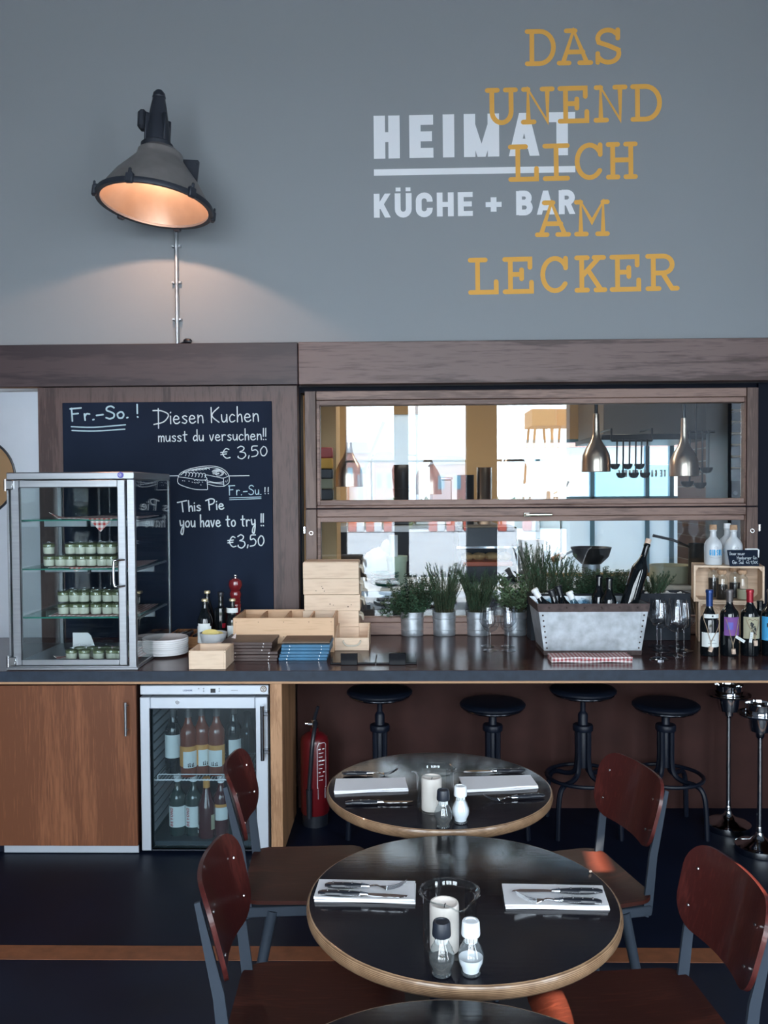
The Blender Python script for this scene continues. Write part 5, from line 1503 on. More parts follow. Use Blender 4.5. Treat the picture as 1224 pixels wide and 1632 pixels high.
for px, py, lab in ((1078, 1045, 'large wine glass standing frontmost beside the wine bottles'), (1053.5, 1037, 'large wine glass nearest the metal tub, front of its pair'), (1047, 1030.5, 'large wine glass behind the one nearest the metal tub'),
                    (1090, 1037.5, 'large wine glass right behind the frontmost, closest to the wine bottles'), (1080, 1031, 'large wine glass rearmost in the middle of the large group')):
    p = C(px, py)
    if wg is None: wg = wineglass('wine_glass', lab, (p.x, p.y, ZC+EPS), .245, rbw, g)
    else: dup(wg, (p.x, p.y, ZC+EPS), 0, lab)
p = C(1050.5, 1051)
o = obj('coaster', MB().lathe([(0, 0), (m(15, p.y), 0), (m(15, p.y), .004), (m(13, p.y), .006), (m(12, p.y), .003), (0, .003)], 32), MT['darkchrome'], None, loc=(p.x, p.y, ZC+EPS)); tag(o, 'small round metal coaster before the large wine glasses', 'coaster')

# ------------------------------------------------------------------ tub with bottles
yb0 = C(944, 1044).y
u0, u1 = X(868, yb0, 1044), X(1021, yb0, 1044)
hB = .235
yt0 = yb0-.02
v0, v1 = X(853, yt0, 970), X(1031, yt0, 970)
tz = Z(963, yt0, 944)-ZC
cxb = (u0+u1)/2
tub = thing('zinc_wine_tub', 'riveted zinc tub with rusty bands full of wine bottles', 'tub', (cxb, yb0, ZC+EPS))
wb, wt = (u1-u0)/2, (v1-v0)/2
db, dt = .25, .32
def shell(off):
    b = [(-wb+off, 0+off), (wb-off, 0+off), (wb-off, db-off), (-wb+off, db-off)]
    t_ = [(-wt+off, -.02+off), (wt-off, -.02+off), (wt-off, -.02+dt-off), (-wt+off, -.02+dt-off)]
    return b, t_
b_, t_ = shell(0); bi, ti = shell(.005)
v = [(x, y, 0) for x, y in b_]+[(x, y, tz) for x, y in t_]+[(x, y, .006) for x, y in bi]+[(x, y, tz) for x, y in ti]
f = [(3, 2, 1, 0), (8, 9, 10, 11)]
for i in range(4):
    j = (i+1) % 4
    f += [(i, j, 4+j, 4+i), (8+j, 8+i, 12+i, 12+j), (4+i, 4+j, 12+j, 12+i)]
obj('tub_body', MB().add(v, f), MT['galv'], tub)
def band(z0, z1, o_, mtl, name):
    mb = MB()
    for (za, zb_) in ((z0, z1),):
        A = []; B_ = []
        for z in (za, zb_):
            k = z/tz; r_ = []
            for i in range(4):
                x = b_[i][0]+(t_[i][0]-b_[i][0])*k; y = b_[i][1]+(t_[i][1]-b_[i][1])*k
                r_.append((x+(o_ if i in (1, 2) else -o_), y+(-o_ if i in (0, 1) else o_), z))
            A.append(r_)
        v = A[0]+A[1]; 
        mb.add(v, [(i, (i+1) % 4, 4+(i+1) % 4, 4+i) for i in range(4)])
        # small top and bottom lips
        k0 = [(x-(o_+.002 if i % 4 in (1, 2) else -o_-.002), y+(o_+.002 if i % 4 in (0, 1) else -o_-.002), z) for i, (x, y, z) in enumerate(v)]
        mb.add(v[4:]+k0[4:], [(i, (i+1) % 4, 4+(i+1) % 4, 4+i) for i in range(4)])
        mb.add(v[:4]+k0[:4], [(i, 4+i, 4+(i+1) % 4, (i+1) % 4) for i in range(4)])
    return obj(name, mb, MT[mtl], tub, smooth=0)
band(tz-.038, tz+.002, .003, 'rust', 'rim_band'); band(.0, .022, .003, 'rust', 'foot_band')
def fpt(k, z): # point on the front face, k in -1..1
    q = z/tz; hw = wb+(wt-wb)*q
    return Vector((k*hw, -.02*q, z))
for sgn in (-1, 1):
    mb = MB()
    p0_, p1_ = fpt(sgn*.90, .02), fpt(sgn*.89, tz-.035)
    e = .004*sgn
    q0_, q1_ = fpt(sgn*.985, .02), fpt(sgn*.985, tz-.035)
    mb.add([(p0_.x, p0_.y-.0025, p0_.z), (q0_.x, q0_.y-.0025, q0_.z), (q1_.x, q1_.y-.0025, q1_.z), (p1_.x, p1_.y-.0025, p1_.z), (p0_.x, p0_.y+.001, p0_.z), (p1_.x, p1_.y+.001, p1_.z)], [(0, 1, 2, 3), (0, 3, 5, 4)])
    obj('corner_strip', mb, MT['galv'], tub, smooth=0)
rv = MB()
for i in range(6): p_ = fpt(-.8+1.6*i/5, tz-.016); rv.blob((p_.x, p_.y-.003, p_.z), (.006, .004, .006), 8, 5)
for i in range(5): p_ = fpt(-.8+1.6*i/4, .011); rv.blob((p_.x, p_.y-.003, p_.z), (.005, .003, .005), 8, 5)
for sgn in (-1, 1):
    for i in range(7): p_ = fpt(sgn*.935, .035+(tz-.09)*i/6); rv.blob((p_.x, p_.y-.003, p_.z), (.0045, .003, .0045), 8, 5)
obj('rivet', rv, MT['rust'], tub)
ic = MB()
for i in range(150):
    c = Vector((rnd.uniform(-wt+.03, wt-.03), rnd.uniform(.01, dt-.05), tz-.045+rnd.uniform(-.02, .028)))
    s_ = rnd.uniform(.010, .016)
    ic.M = Matrix.Translation(c) @ Matrix.Rotation(rnd.uniform(0, 6), 4, Vector((rnd.random()+.1, rnd.random(), rnd.random())).normalized())
    ic.box(-s_, -s_*.9, -s_, s_, s_*.9, s_, .003)
ic.M = Matrix.Identity(4)
o = obj('ice_cubes', ic, MT['ice'], None, loc=(cxb, yb0, ZC)); tag(o, 'clear ice cubes filling the zinc tub', 'ice', kind='stuff')
def tilted(name, label, px, py, Y, h, r, mtl, foil, foilh, leanx, leany, tip, labels=(), group='bottles in the zinc tub'):
    # bottle whose mouth sits at pixel (px, py) at depth Y
    top = at(px, py, Y)
    ax = Vector((leanx, leany, 1)).normalized()
    t = bottle(name, label, (0, 0, 0), h, r, mtl, foil, foilh, group=group, labels=labels)
    t.location = top-ax*h
    t.rotation_euler = ax.to_track_quat('Z', 'Y').to_euler()
    return t
tilted('wine_bottle', 'big dark bottle with pale cork leaning right out of the zinc tub', 1032, 866, yb0+.12, .385, .043, 'darkbottle', 'palecork', .1, .33, .10, 0)
tilted('wine_bottle', 'bottle with long white cap leaning left in the zinc tub', 851, 939, yb0+.08, .30, .037, 'darkbottle', 'white', .16, -.62, .05, 0)
tilted('wine_bottle', 'dark bottle with a pale blue neck band left in the zinc tub', 878, 940, yb0+.13, .30, .037, 'darkbottle', 'plastic', .12, -.30, .06, 0)
tilted('wine_bottle', 'all-dark bottle behind the blue banded one in the zinc tub', 889, 934, yb0+.20, .30, .037, 'darkbottle', 'plastic', .2, -.28, .10, 0)
tilted('wine_bottle', 'bottle with short white cap leaning left near the tub middle', 907, 943, yb0+.12, .29, .037, 'clearbottle', 'white', .14, -.42, .08, 0)
tilted('wine_bottle', 'upright dark bottle left of the pair in the tub middle', 955, 917, yb0+.20, .30, .037, 'darkbottle', 'darkbottle', .2, .04, .08, 0)
tilted('wine_bottle', 'upright dark bottle right of the pair in the tub middle', 971, 921, yb0+.12, .30, .037, 'darkbottle', 'darkbottle', .2, .03, .06, 0)
tilted('wine_bottle', 'dark bottle leaning right beside the corked one in the tub', 1020, 905, yb0+.2, .32, .037, 'darkbottle', 'darkbottle', .2, .25, .08, 0)
# folded checked towel
p = C(877, 1054.5); w = X(1005, p.y, 1050)-p.x
mb = MB()
for i in range(3): mb.panel(lambda u, v, i=i: (u*w+.002*math.sin(13*v+i), v*.11+.0015*math.sin(20*u), .005+i*.0085+.0014*math.sin(11*u+2*i)), 18, 8, .0075)
o = obj('folded_towel', mb, MT['ginghams'], None, loc=(p.x, p.y-.03, ZC+EPS)); tag(o, 'folded red checked towel in front of the zinc tub', 'towel')

# ------------------------------------------------------------------ crates, jars, gin
YCR = 4.56
TH = R(15)
r0, r1 = X(1113, YCR, 990), X(1209, YCR-.09, 990)
s0_, s1_ = X(1105.5, YCR, 930), X(1220, YCR-.10, 930)
zmid = Z(961, YCR-.05, 1160); ztopc = Z(902, YCR-.05, 1160)
def crate(name, label, x0, x1, z0, z1, d):
    t = thing(name, label, 'crate', (x0, YCR, z0), -TH)
    w, h, th = (x1-x0)/math.cos(TH), z1-z0, .011
    obj('side_board', MB().box(0, 0, 0, th, d, h, .0015), MT['pine'], t); obj('side_board', MB().box(w-th, 0, 0, w, d, h, .0015), MT['pine'], t)
    obj('bottom_board', MB().box(th, .003, 0, w-th, d, th, .001), MT['pine'], t)
    obj('top_board', MB().box(th, .003, h-th, w-th, d, h-.0005, .001), MT['pine'], t)
    obj('back_board', MB().box(th, d-.008, th, w-th, d, h-th), MT['pine'], t)
    c = MB()
    for xx in (th, w-th-.016):
        for zz in (th, h-th): c.prism([(xx, th), (xx+.016, th), (xx+(0 if xx == th else .016), th+.018)] if zz == th else [(xx, h-th), (xx+.016, h-th), (xx+(0 if xx == th else .016), h-th-.018)], .01, d-.01, 'Y')
    obj('corner_block', c, MT['pine'], t)
    return t
crate('wooden_crate', 'lower pale wooden crate standing on its side behind the wine bottles', r0, r1, ZC+EPS, zmid, .19)
crate('wooden_crate', 'upper pale wooden crate holding the corked jars', s0_, s1_, zmid+.0008, ztopc, .19)
JRR = m(8.4, YCR)
def cjar(px, Y, label, h, fill, fh):
    t = thing('corked_jar', label, 'jar', (X(px, Y, 950), Y, zmid+.013), 0, 'corked glass jars in the upper crate')
    obj('jar_glass', MB().lathe([(0, .001), (JRR*.95, .001), (JRR, .006), (JRR, h*.70), (JRR*.9, h*.76), (JRR*.62, h*.80), (JRR*.62, h*.86), (JRR*.72, h*.88)], 24), MT['glass'], t)
    obj('filling', MB().lathe([(0, .004), (JRR*.93, .004), (JRR*.95, h*fh), (0, h*fh)], 20), MT[fill], t)
    obj('cork', MB().lathe([(0, h*.84), (JRR*.60, h*.84), (JRR*.62, h*.88), (JRR*.86, h*.885), (JRR*.84, h), (0, h)], 20), MT['cork'], t)
cjar(1137, YCR+.10, 'corked jar behind left in the upper crate', .172, 'kdark', .6)
cjar(1150.5, YCR+.0, 'corked jar front left in the upper crate', .155, 'soil', .5)
cjar(1171, YCR+.06, 'corked jar behind right in the upper crate', .165, 'kdark', .5)
cjar(1183, YCR-.01, 'corked jar of pale grains front right in the upper crate', .155, 'cream_label', .35)
# gin bottles
GH = .30
def ginb(px, Y, label, capm, lab):
    s = m(65, Y)/.30*1.0
    H = m(55, Y); r = m(13.6, Y)
    t = thing('stoneware_bottle', label, 'bottle', (X(px, Y, 880), Y, ztopc+.001), 0, 'white stoneware bottles on the crate')
    obj('bottle_body', MB().lathe([(0, 0), (r*.96, 0), (r, .004), (r, H*.52), (r*.96, H*.59), (r*.80, H*.68), (r*.48, H*.765), (r*.36, H*.81), (r*.34, H*.95), (r*.40, H*.96), (r*.40, H), (0, H)], 32), MT['stoneware'], t)
    obj('stopper', MB().lathe([(r*.30, H), (r*.42, H*1.0), (r*.40, H*1.14), (0, H*1.145)], 20), MT[capm], t)
    if lab:
        W_ = r*1.5
        q = [[(a-W_/2, b) for a, b in p_] for p_ in block('GIN SUL', W_, H*.17, r*.11, {}, r*.06, .3)]
        ink(t, q, r-.001, H*.27, -PI/2, 'ginblue', 'label_lettering')
        ink(t, [[(-W_*.53, 0), (W_*.53, 0), (W_*.53, H*.012), (-W_*.53, H*.012)]], r-.001, H*.47, -PI/2, 'ink', 'label_line')
        ink(t, ribbon([(x_*W_*.5, H*.03*(x_*x_)) for x_ in [-1+.2*i for i in range(11)]], H*.008)+ribbon(arc(0, H*.26+H*.03, r*.2, H*.03, 0, 360, 10), H*.01), r-.001, H*.20, -PI/2, 'greyink', 'label_print')
ginb(1136.5, YCR+.04, 'white stoneware bottle with blue lettering and cork on the left of the crate', 'cork', True)
ginb(1169, YCR+.02, 'white stoneware bottle with cork behind the little chalk sign', 'cork', True)
ginb(1159, YCR+.12, 'white stoneware bottle with white stopper at the back of the crate', 'white', True)
# little chalk sign with holder
YSG = YCR-.075
sgx = X(1161, YSG, 885); sw = X(1210, YSG, 885)-sgx; sh_ = m(26, YSG)
sgn = thing('small_chalk_sign', 'small black handwritten sign propped before the white bottles', 'sign', (sgx, YSG, ztopc+.001)); sgn.rotation_euler = (R(-12), 0, 0)
obj('sign_board', MB().prism([(m(2.5, YSG), 0), (sw, 0), (sw-m(1, YSG), sh_), (0, sh_)], 0, .004, 'Y'), MT['chalkboard'], sgn)
for txt, x_, z_, h_, wd in (('Unser neuer', .06, .68, .20, .50), ('Hamburger Gin', .30, .42, .20, .64), ('Gin Sul', .14, .14, .22, .36), ('4cl 9,50€', .58, .14, .18, .38)):
    q, W0 = hand(txt, 1, .10)
    kx, ky = sw*wd/W0, sh_*h_
    obj('sign_line', MB().quads([[(sw*x_+a*kx, sh_*z_+b*ky) for a, b in p_] for p_ in q], lambda a, b: (a, -.0008, b)), MT['chalk'], sgn, smooth=0)
obj('sign_holder', MB().tube([(sw*.62, .012, sh_*1.06), (sw*1.02, .012, sh_*1.06), (sw*1.06, .012, sh_*1.0), (sw*1.02, .010, sh_*.55)], .004, 8).box(sw*.75, .006, 0, sw*.80, .014, sh_*1.05), MT['white'], sgn)
# wine bottles in front
YWB = C(1130, 1044).y
WBL = (('blue foil', 1130.5, 'bluefoil', .165, ((.046, .115, 1.2, 'label'),), m(105, YWB)/1.0),)
def corktag(name, label, x, y, z, r, cork_dx, tag_=None, drop=.16, w_=.030):
    t = thing(name, label, 'cork tag', (x, y, z))
    pts = [(0, .026, 0), (-w_*.85, 0, -.01), (-w_, -.022, -.05), (-w_*.8, -r-.004, -.09), (-.003+cork_dx, -r-.008, -drop+.012), (cork_dx, -r-.008, -drop)]
    pts2 = [(0, .026, 0), (w_*.85, 0, -.01), (w_, -.022, -.05), (w_*.8, -r-.004, -.09), (.003+cork_dx, -r-.008, -drop+.012), (cork_dx, -r-.008, -drop)]
    obj('twine_loop', MB().tube(smooth(pts), .0017, 6).tube(smooth(pts2), .0017, 6).tube([(cork_dx, -r-.008, -drop), (cork_dx, -r-.009, -drop-.016)], .0022, 6).blob((w_*.95, -.024, -.055), .0042, 8, 6), MT['twine'], t)
    cm = MB(); cm.M = Matrix.Translation((cork_dx, -r-.012, -drop-.016)) @ Matrix.Rotation(R(18 if cork_dx < 0 else -6), 4, 'Y')
    cm.lathe([(0, -.024), (.0095, -.024), (.0105, 0), (0, 0)], 14)
    obj('cork', cm, MT['palecork'], t)
    if tag_:
        tm = MB(); tm.M = Matrix.Translation((tag_[0], -r-.016, tag_[1])) @ Matrix.Rotation(R(tag_[2]), 4, 'Y')
        tm.box(-.007, -.0008, -.05, .007, .0008, 0, .0004)
        pt = obj('paper_tag', tm, MT['label'], t)
        tm2 = MB(); tm2.M = tm.M.copy()
        for i in range(4): tm2.box(-.004, -.0013, -.012-i*.008, .004, -.0009, -.0135-i*.008)
        obj('tag_writing', tm2, MT['greyink'], pt)
HB = m(104, YWB)
def wineb(px, label, foil, fh, labels, sh, slope, pr=None):
    return bottle('wine_bottle', label, on(px, YWB), HB, m(14, YWB), 'darkbottle', foil, fh, labels=labels, group='wine bottles before the crates', sh=sh, slope=slope)
t = wineb(1130.5, 'wine bottle with blue foil and white label before the crates', 'bluefoil', .27, ((.045, .115, 1.25, 'label'), (.185, .205, .95, 'label')), .52, .72)
rW = m(14, YWB)
ink(t, [[(-.004, 0), (.004, 0), (.004, .008), (-.004, .008)]], rW, .191, -PI/2, 'ink', 'label_emblem')
ink(t, [[(-.012+i*.005, 0), (-.0085+i*.005, 0), (-.0085+i*.005, .004), (-.012+i*.005, .004)] for i in range(5)], rW, .078, -PI/2, 'greyink', 'label_print')
ink(t, [[(-.02+i*.006, 0), (-.0155+i*.006, 0), (-.0155+i*.006, .0035), (-.02+i*.006, .0035)] for i in range(7)], rW, .062, -PI/2, 'greyink', 'label_print')
corktag('cork_necklace', 'twine loop with cork hanging on the blue foil wine bottle', t.location.x, t.location.y, ZC+.235, rW*.9, -.008, None, .17, .036)
t = wineb(1162.5, 'wine bottle with grey foil and purple label before the crates', 'greyfoil', .24, ((.10, .19, .95, 'purple'), (.13, .165, .35, 'violet', -.3)), .62, .78)
corktag('cork_necklace', 'twine loop with cork and white tag on the purple label bottle', t.location.x, t.location.y, ZC+.245, rW*.9, .0, (.010, -.145, -58), .19, .030)
t = wineb(1195, 'wine bottle with red foil and beige label before the crates', 'redfoil', .28, ((.085, .19, 1.1, 'cream_label'),), .62, .78)
q = ribbon(smooth([(-.025, .085), (-.015, .09), (-.005, .083), (.006, .09), (.015, .084), (.024, .089)]), .0024)
ink(t, q, rW, .09, -PI/2, 'kraft', 'label_lettering')
gr = []
for i in range(22): gr += ribbon(arc(.006+rnd.uniform(-.012, .008)-i*.0004, .012+i*.0026, .0036, .0032, 0, 360, 6), .0026)
ink(t, gr, rW, .095, -PI/2, 'galvdark', 'label_drawing')
corktag('cork_necklace', 'twine loop with cork and white tag on the red foil bottle', t.location.x, t.location.y, ZC+.245, rW*.9, .006, (-.012, -.125, 8), .15, .030)
t = wineb(1228, 'wine bottle with bright blue label cut off by the picture edge', 'greyfoil', .24, ((.075, .19, 1.5, 'bluelabel'),), .62, .78)
ink(t, [[(a-.034, b) for a, b in p_] for p_ in block('PÜ', .030, .020, .005, {}, .004)], rW, .140, -PI/2, 'ink', 'label_lettering')
ink(t, [[(-.036, .0), (-.020, 0), (.012, .045), (.0, .05)]], rW, .082, -PI/2, 'label', 'label_stripe')
bottle('wine_bottle', 'dark bottle standing behind between red foil and blue label bottles', on(1211, YWB+.12), .25, .036, 'darkbottle', None, .2, sh=.66, slope=.8)
# ------------------------------------------------------------------ under the counter
p = on(500, 4.22)
fe = thing('fire_extinguisher', 'red fire extinguisher with black hose standing under the counter beside the oak post', 'fire extinguisher', (p[0], 4.22, .0))
rE = m(23, 4.22)
zE = Z(1166, 4.22, 500); zb0 = .055
obj('cylinder', MB().lathe([(0, zb0), (rE*.9, zb0), (rE, zb0+.012), (rE, zE-.05), (rE*.92, zE-.025), (rE*.6, zE-.006), (rE*.3, zE), (rE*.28, zE+.02), (0, zE+.02)], 32), MT['extred'], fe)
obj('base_ring', MB().lathe([(rE*.82, 0), (rE*.9, 0), (rE*.92, zb0+.01), (0, zb0+.012)], 28), MT['plastic'], fe)
obj('valve', MB().lathe([(0, zE+.02), (.014, zE+.02), (.014, zE+.05), (.018, zE+.052), (.018, zE+.062), (0, zE+.064)], 16).box(-.035, -.012, zE+.034, .02, .012, zE+.048, .003).tube([(-.045, 0, zE+.041), (-.03, 0, zE+.041)], .012, 10), MT['chrome'], fe)
obj('lever', MB().box(-.006, -.008, zE+.05, .012, .008, zE+.06, .002).tube([(-.004, 0, zE+.05), (.006, -.01, zE+.085), (.02, -.02, zE+.13)], [.008, .010, .008], 8), MT['plastic'], fe)
obj('hose', MB().tube(smooth([(.0, -.012, zE+.04), (.008, -.03, zE+.05), (-.002, -rE-.01, zE-.03), (-.016, -rE-.012, zE-.2), (-.02, -rE-.012, .20), (-.02, -rE-.014, .14)]), .0105, 10).tube([(-.02, -rE-.014, .20), (-.02, -rE-.016, .06)], [.016, .013], 10), MT['plastic'], fe)
lbq = ribbon([(-.02, 0), (-.02, .20), (-.012, .22), (.02, .22), (.028, .21), (.028, 0), (-.02, 0)], .0024)
for i in range(9): lbq += ribbon([(-.012, .19-i*.019), (.018-(i % 3)*.006, .19-i*.019)], .005 if i % 3 == 0 else .0026)
a0_ = -PI/2+.55
obj('instruction_print', MB().quads(lbq, wrap(rE+.0008, .20, a0_)), MT['label'], fe, smooth=0)
obj('round_print', MB().quads([[(-.018, .0), (.024, 0), (.024, .05), (-.018, .05)]], wrap(rE+.0006, .145, a0_)), MT['greyink'], fe, smooth=0)

# bar stools
st0 = None
YST = 4.17
for px, py, lab in ((605, 1093, 'black round bar stool under the counter, first from the oak post'), (785, 1113, 'black round bar stool under the counter, second from the oak post, set low'),
                    (929, 1090, 'black round bar stool under the counter, third from the oak post, set high'), (1061, 1114, 'black round bar stool under the counter, last before the chrome stands, set low')):
    zs_ = Z(py+7, YST, px)
    RS = m(52.5, YST)
    x_ = X(px, YST, 1100)
    t = thing('bar_stool', lab, 'stool', (x_, YST, 0), 0, 'bar stools under the counter')
    seat = MB().lathe([(0, zs_-.022), (RS*.5, zs_-.024), (RS*.93, zs_-.022), (RS, zs_-.012), (RS, zs_-.004), (RS*.95, zs_+.004), (RS*.8, zs_+.007), (0, zs_+.004)], 40)
    obj('seat', seat, MT['rubber'], t)
    obj('seat_plate', MB().lathe([(0, zs_-.032), (RS*.90, zs_-.032), (RS*.94, zs_-.026), (RS*.94, zs_-.022), (0, zs_-.022)], 40), MT['darkchrome'], t)
    low_ = zs_ < .62
    obj('screw_post', MB().lathe([(.013, .50), (.013, zs_-.03)], 14).lathe([(.024 if not low_ else .02, .30), (.024 if not low_ else .02, .56 if not low_ else zs_-.05), (.017, .57 if not low_ else zs_-.045), (.013, .575 if not low_ else zs_-.04)], 16), MT['blackmetal'], t)
    for k in range(4):
        a = PI/4+k*PI/2
        def rp(r_, z): return (r_*math.cos(a), r_*math.sin(a), z)
        obj('leg', MB().tube(smooth([rp(.033, .50), rp(.033, .42), rp(.033, .34), rp(.045, .275), (*rp(.09, .25)[:2], .25), rp(.155, .245), rp(.19, .22), rp(.205, .15), rp(.212, .0)], 4), .0125, 8), MT['blackmetal'], t)
    obj('foot_ring', MB().tube([(.175*math.cos(2*PI*i/36), .175*math.sin(2*PI*i/36), .258) for i in range(36)], .0095, 8, True), MT['blackmetal'], t)
    obj('collar', MB().lathe([(.047, .48), (.049, .485), (.049, .505), (.046, .51), (.02, .512)], 20), MT['blackmetal'], t)
# chrome wine cooler stands
for px, Y_, pyt, lab in ((1161, 4.16, 1091, 'chrome wine cooler stand under the right end of the counter'), (1211, 3.90, 1121, 'chrome wine cooler stand nearest the right picture edge')):
    zt__ = Z(pyt, Y_, px); k = 1.0
    t = thing('wine_cooler_stand', lab, 'wine cooler stand', (X(px, Y_, 1200), Y_, 0), 0, 'chrome wine cooler stands')
    rc = m(22, Y_)
    obj('holder_ring', MB().lathe([(rc*1.0, zt__), (rc*.98, zt__-.004), (rc*.96, zt__-.045), (rc*1.05, zt__-.048), (rc*1.55, zt__-.044), (rc*1.58, zt__-.048), (rc*1.55, zt__-.053), (rc*.86, zt__-.056), (rc*.78, zt__-.10), (rc*.70, zt__-.125), (rc*.34, zt__-.13), (rc*.32, zt__-.15), (.016, zt__-.155), (.013, zt__-.16)], 36), MT['chrome'], t)
    obj('pole', MB().lathe([(.011, .10), (.011, zt__-.158)], 16).lathe([(.014, .085), (.015, .10), (.012, .115)], 16), MT['chrome'], t)
    obj('base', MB().lathe([(0, 0), (.104, 0), (.107, .006), (.105, .03), (.085, .042), (.04, .055), (.018, .075), (.014, .09), (0, .09)], 40), MT['chrome'], t)

# ------------------------------------------------------------------ tables
ZTB = .75
def G(px, py, z=ZTB): return ground(px, py, z)
RT = .345
def table(name, label, cx, cy, rt=RT):
    t = thing(name, label, 'table', (cx, cy, 0), 0, 'round cafe tables')
    obj('tabletop', MB().lathe([(0, ZTB), (rt-.008, ZTB), (rt-.006, ZTB-.0006)], 96), MT['tabletop'], t)
    obj('plywood_edge', MB().lathe([(rt-.006, ZTB-.0004), (rt-.002, ZTB-.002), (rt, ZTB-.006), (rt+.001, ZTB-.014), (rt-.001, ZTB-.024), (rt-.006, ZTB-.030), (rt-.012, ZTB-.032), (0, ZTB-.032)], 96), MT['plyedge'], t)
    obj('column', MB().lathe([(.12, ZTB-.036), (.12, ZTB-.042), (.035, ZTB-.05), (.032, .06), (.05, .04)], 20), MT['blackmetal'], t)
    obj('table_foot', MB().lathe([(0, 0), (.21, 0), (.21, .008), (.05, .03), (.045, .045), (0, .045)], 36), MT['blackmetal'], t)
    return t
fa, fb = G(737, 1331.5), G(737, 1569)
ba, bb = G(700, 1199), G(700, 1322)
TF = ((fa.x+fb.x)/2, (fa.y+fb.y)/2); TBk = ((ba.x+bb.x)/2, (ba.y+bb.y)/2)
rF = (fa.y-fb.y)/2; rB = (ba.y-bb.y)/2
xF0, xF1 = X(485.5, TF[1], 1450), X(990, TF[1], 1450)
TF = ((xF0+xF1)/2, TF[1]); RF = (xF1-xF0)/2
xB0, xB1 = X(517.5, TBk[1], 1260), X(882, TBk[1], 1260)
TBk = ((xB0+xB1)/2, TBk[1]); RB = (xB1-xB0)/2
print('tables', TF, rF, RF, TBk, rB, RB)
RT = (rF+RF+rB+RB)/4
table('cafe_table', 'round black cafe table with plywood edge nearest the bar counter', TBk[0], TBk[1], (rB+RB)/2)
table('cafe_table', 'round black cafe table with plywood edge in the middle, with cutlery lying on the napkins', TF[0], TF[1], (rF+RF)/2)
t3 = G(712, 1590)
table('cafe_table', 'round black cafe table cut off by the bottom picture edge', t3.x, t3.y-RT, RT)

# ------------------------------------------------------------------ table ware
ZE = ZTB+.0006
def shaker(name, label, px, py, capm, fill, fh, grp):
    p = G(px, py)
    t = thing(name, label, 'shaker', (p.x, p.y, ZE), 0, grp); t.scale = (1, 1, .89)
    obj('glass_body', MB().lathe([(0, .001), (.017, .0005), (.0185, .003), (.017, .010), (.0185, .014), (.0235, .026), (.0245, .036), (.0235, .046), (.0205, .053), (.0205, .056), (.016, .064), (.0125, .073), (.0118, .080), (.0118, .088)], 28), MT['shakerglass'], t)
    obj('filling', MB().lathe([(0, .006), (.0155, .007), (.0165, .013), (.0218, .026), (.0228, .036), (.0218, .0445), (.017, .056), (.0115, .07), (.0108, .08)][:(9 if fh > .07 else 5)] + [(0, fh)], 24), MT[fill], t)
    obj('cap', MB().lathe([(.0125, .083), (.0172, .083), (.0178, .086), (.0165, .110), (.0150, .1135), (.011, .114), (.010, .112), (0, .112)], 28), MT[capm], t)
    lb = obj('neck_label', label_mesh(.0126, .069, .0825, PI*.95, 0, 28), MT['label'], t)
    q = [[(-.010+i*.0022+(i % 3)*.0003, 0), (-.010+i*.0022+.0009, 0), (-.010+i*.0022+.0009, .011), (-.010+i*.0022+(i % 3)*.0003, .011)] for i in range(8)] + [[(-.019, .006), (-.013, .006), (-.013, .012), (-.019, .012)]]
    ob_ = obj('barcode_print', MB().quads(q, wrap(.0129, .0702, -PI/2)), MT['ink'], lb, smooth=0)
    return t
gs = 'pepper and salt shakers'
shaker('pepper_shaker', 'glass pepper shaker with black cap on the middle table', 704, 1553, 'navycap', 'peppergrain', .030, gs)
shaker('salt_shaker', 'half empty glass salt shaker with white cap on the middle table', 750.5, 1552, 'whitecap', 'saltgrain', .027, gs)
shaker('pepper_shaker', 'glass pepper shaker with black cap on the table nearest the counter', 706.5, 1318, 'navycap', 'peppergrain', .032, gs)
shaker('salt_shaker', 'full glass salt shaker with white cap on the table nearest the counter', 734, 1311, 'whitecap', 'saltgrain', .080, gs)
def beaker(label, cl, p, spout, H=.115, r=.0525):
    t = thing('glass_beaker', label, 'candle glass', (p.x, p.y, ZE), 0, 'glass beakers with candles')
    prof = [(0, .002), (r*.9, .001), (r*.98, .008), (r, .02), (r, H*.86), (r*1.02, H*.93), (r*1.10, H*.985), (r*1.13, H), (r*1.10, H*1.005), (r*1.0, H*.95)]
    mb = MB().lathe(prof, 48)
    for i, (x, y, z) in enumerate(mb.v):
        if z > H*.8:
            a = math.atan2(y, x)-spout
            a = (a+PI) % (2*PI)-PI
            k = math.exp(-(a/.30)**2)*((z-H*.8)/(H*.2))**1.5
            mb.v[i] = (x*(1+.14*k), y*(1+.14*k), z-.010*k)
    obj('beaker_glass', mb, MT['glass'], t)
    obj('rim_edge', MB().tube([((r*1.125*(1+.14*math.exp(-(((2*PI*i/60-spout+PI) % (2*PI)-PI)/.30)**2)))*math.cos(2*PI*i/60), (r*1.125*(1+.14*math.exp(-(((2*PI*i/60-spout+PI) % (2*PI)-PI)/.30)**2)))*math.sin(2*PI*i/60), H*1.0-.010*math.exp(-(((2*PI*i/60-spout+PI) % (2*PI)-PI)/.30)**2)) for i in range(60)], .0022, 6, True), MT['glass'], t)
    c = thing('pillar_candle', cl, 'candle', (p.x-.011, p.y-.004, ZE+.0025), 0, 'pillar candles in glass beakers')
    rc, hc = .0285, .092
    obj('wax_body', MB().lathe([(0, 0), (rc, 0), (rc*1.01, .003), (rc*1.01, hc-.004), (rc*.97, hc), (rc*.86, hc), (rc*.72, hc-.005), (rc*.35, hc-.010), (0, hc-.011)], 32), MT['wax'], c)
    obj('wick', MB().tube([(0, 0, hc-.012), (.0005, 0, hc-.006), (.0025, 0, hc-.002)], .0011, 6), MT['ink'], c)
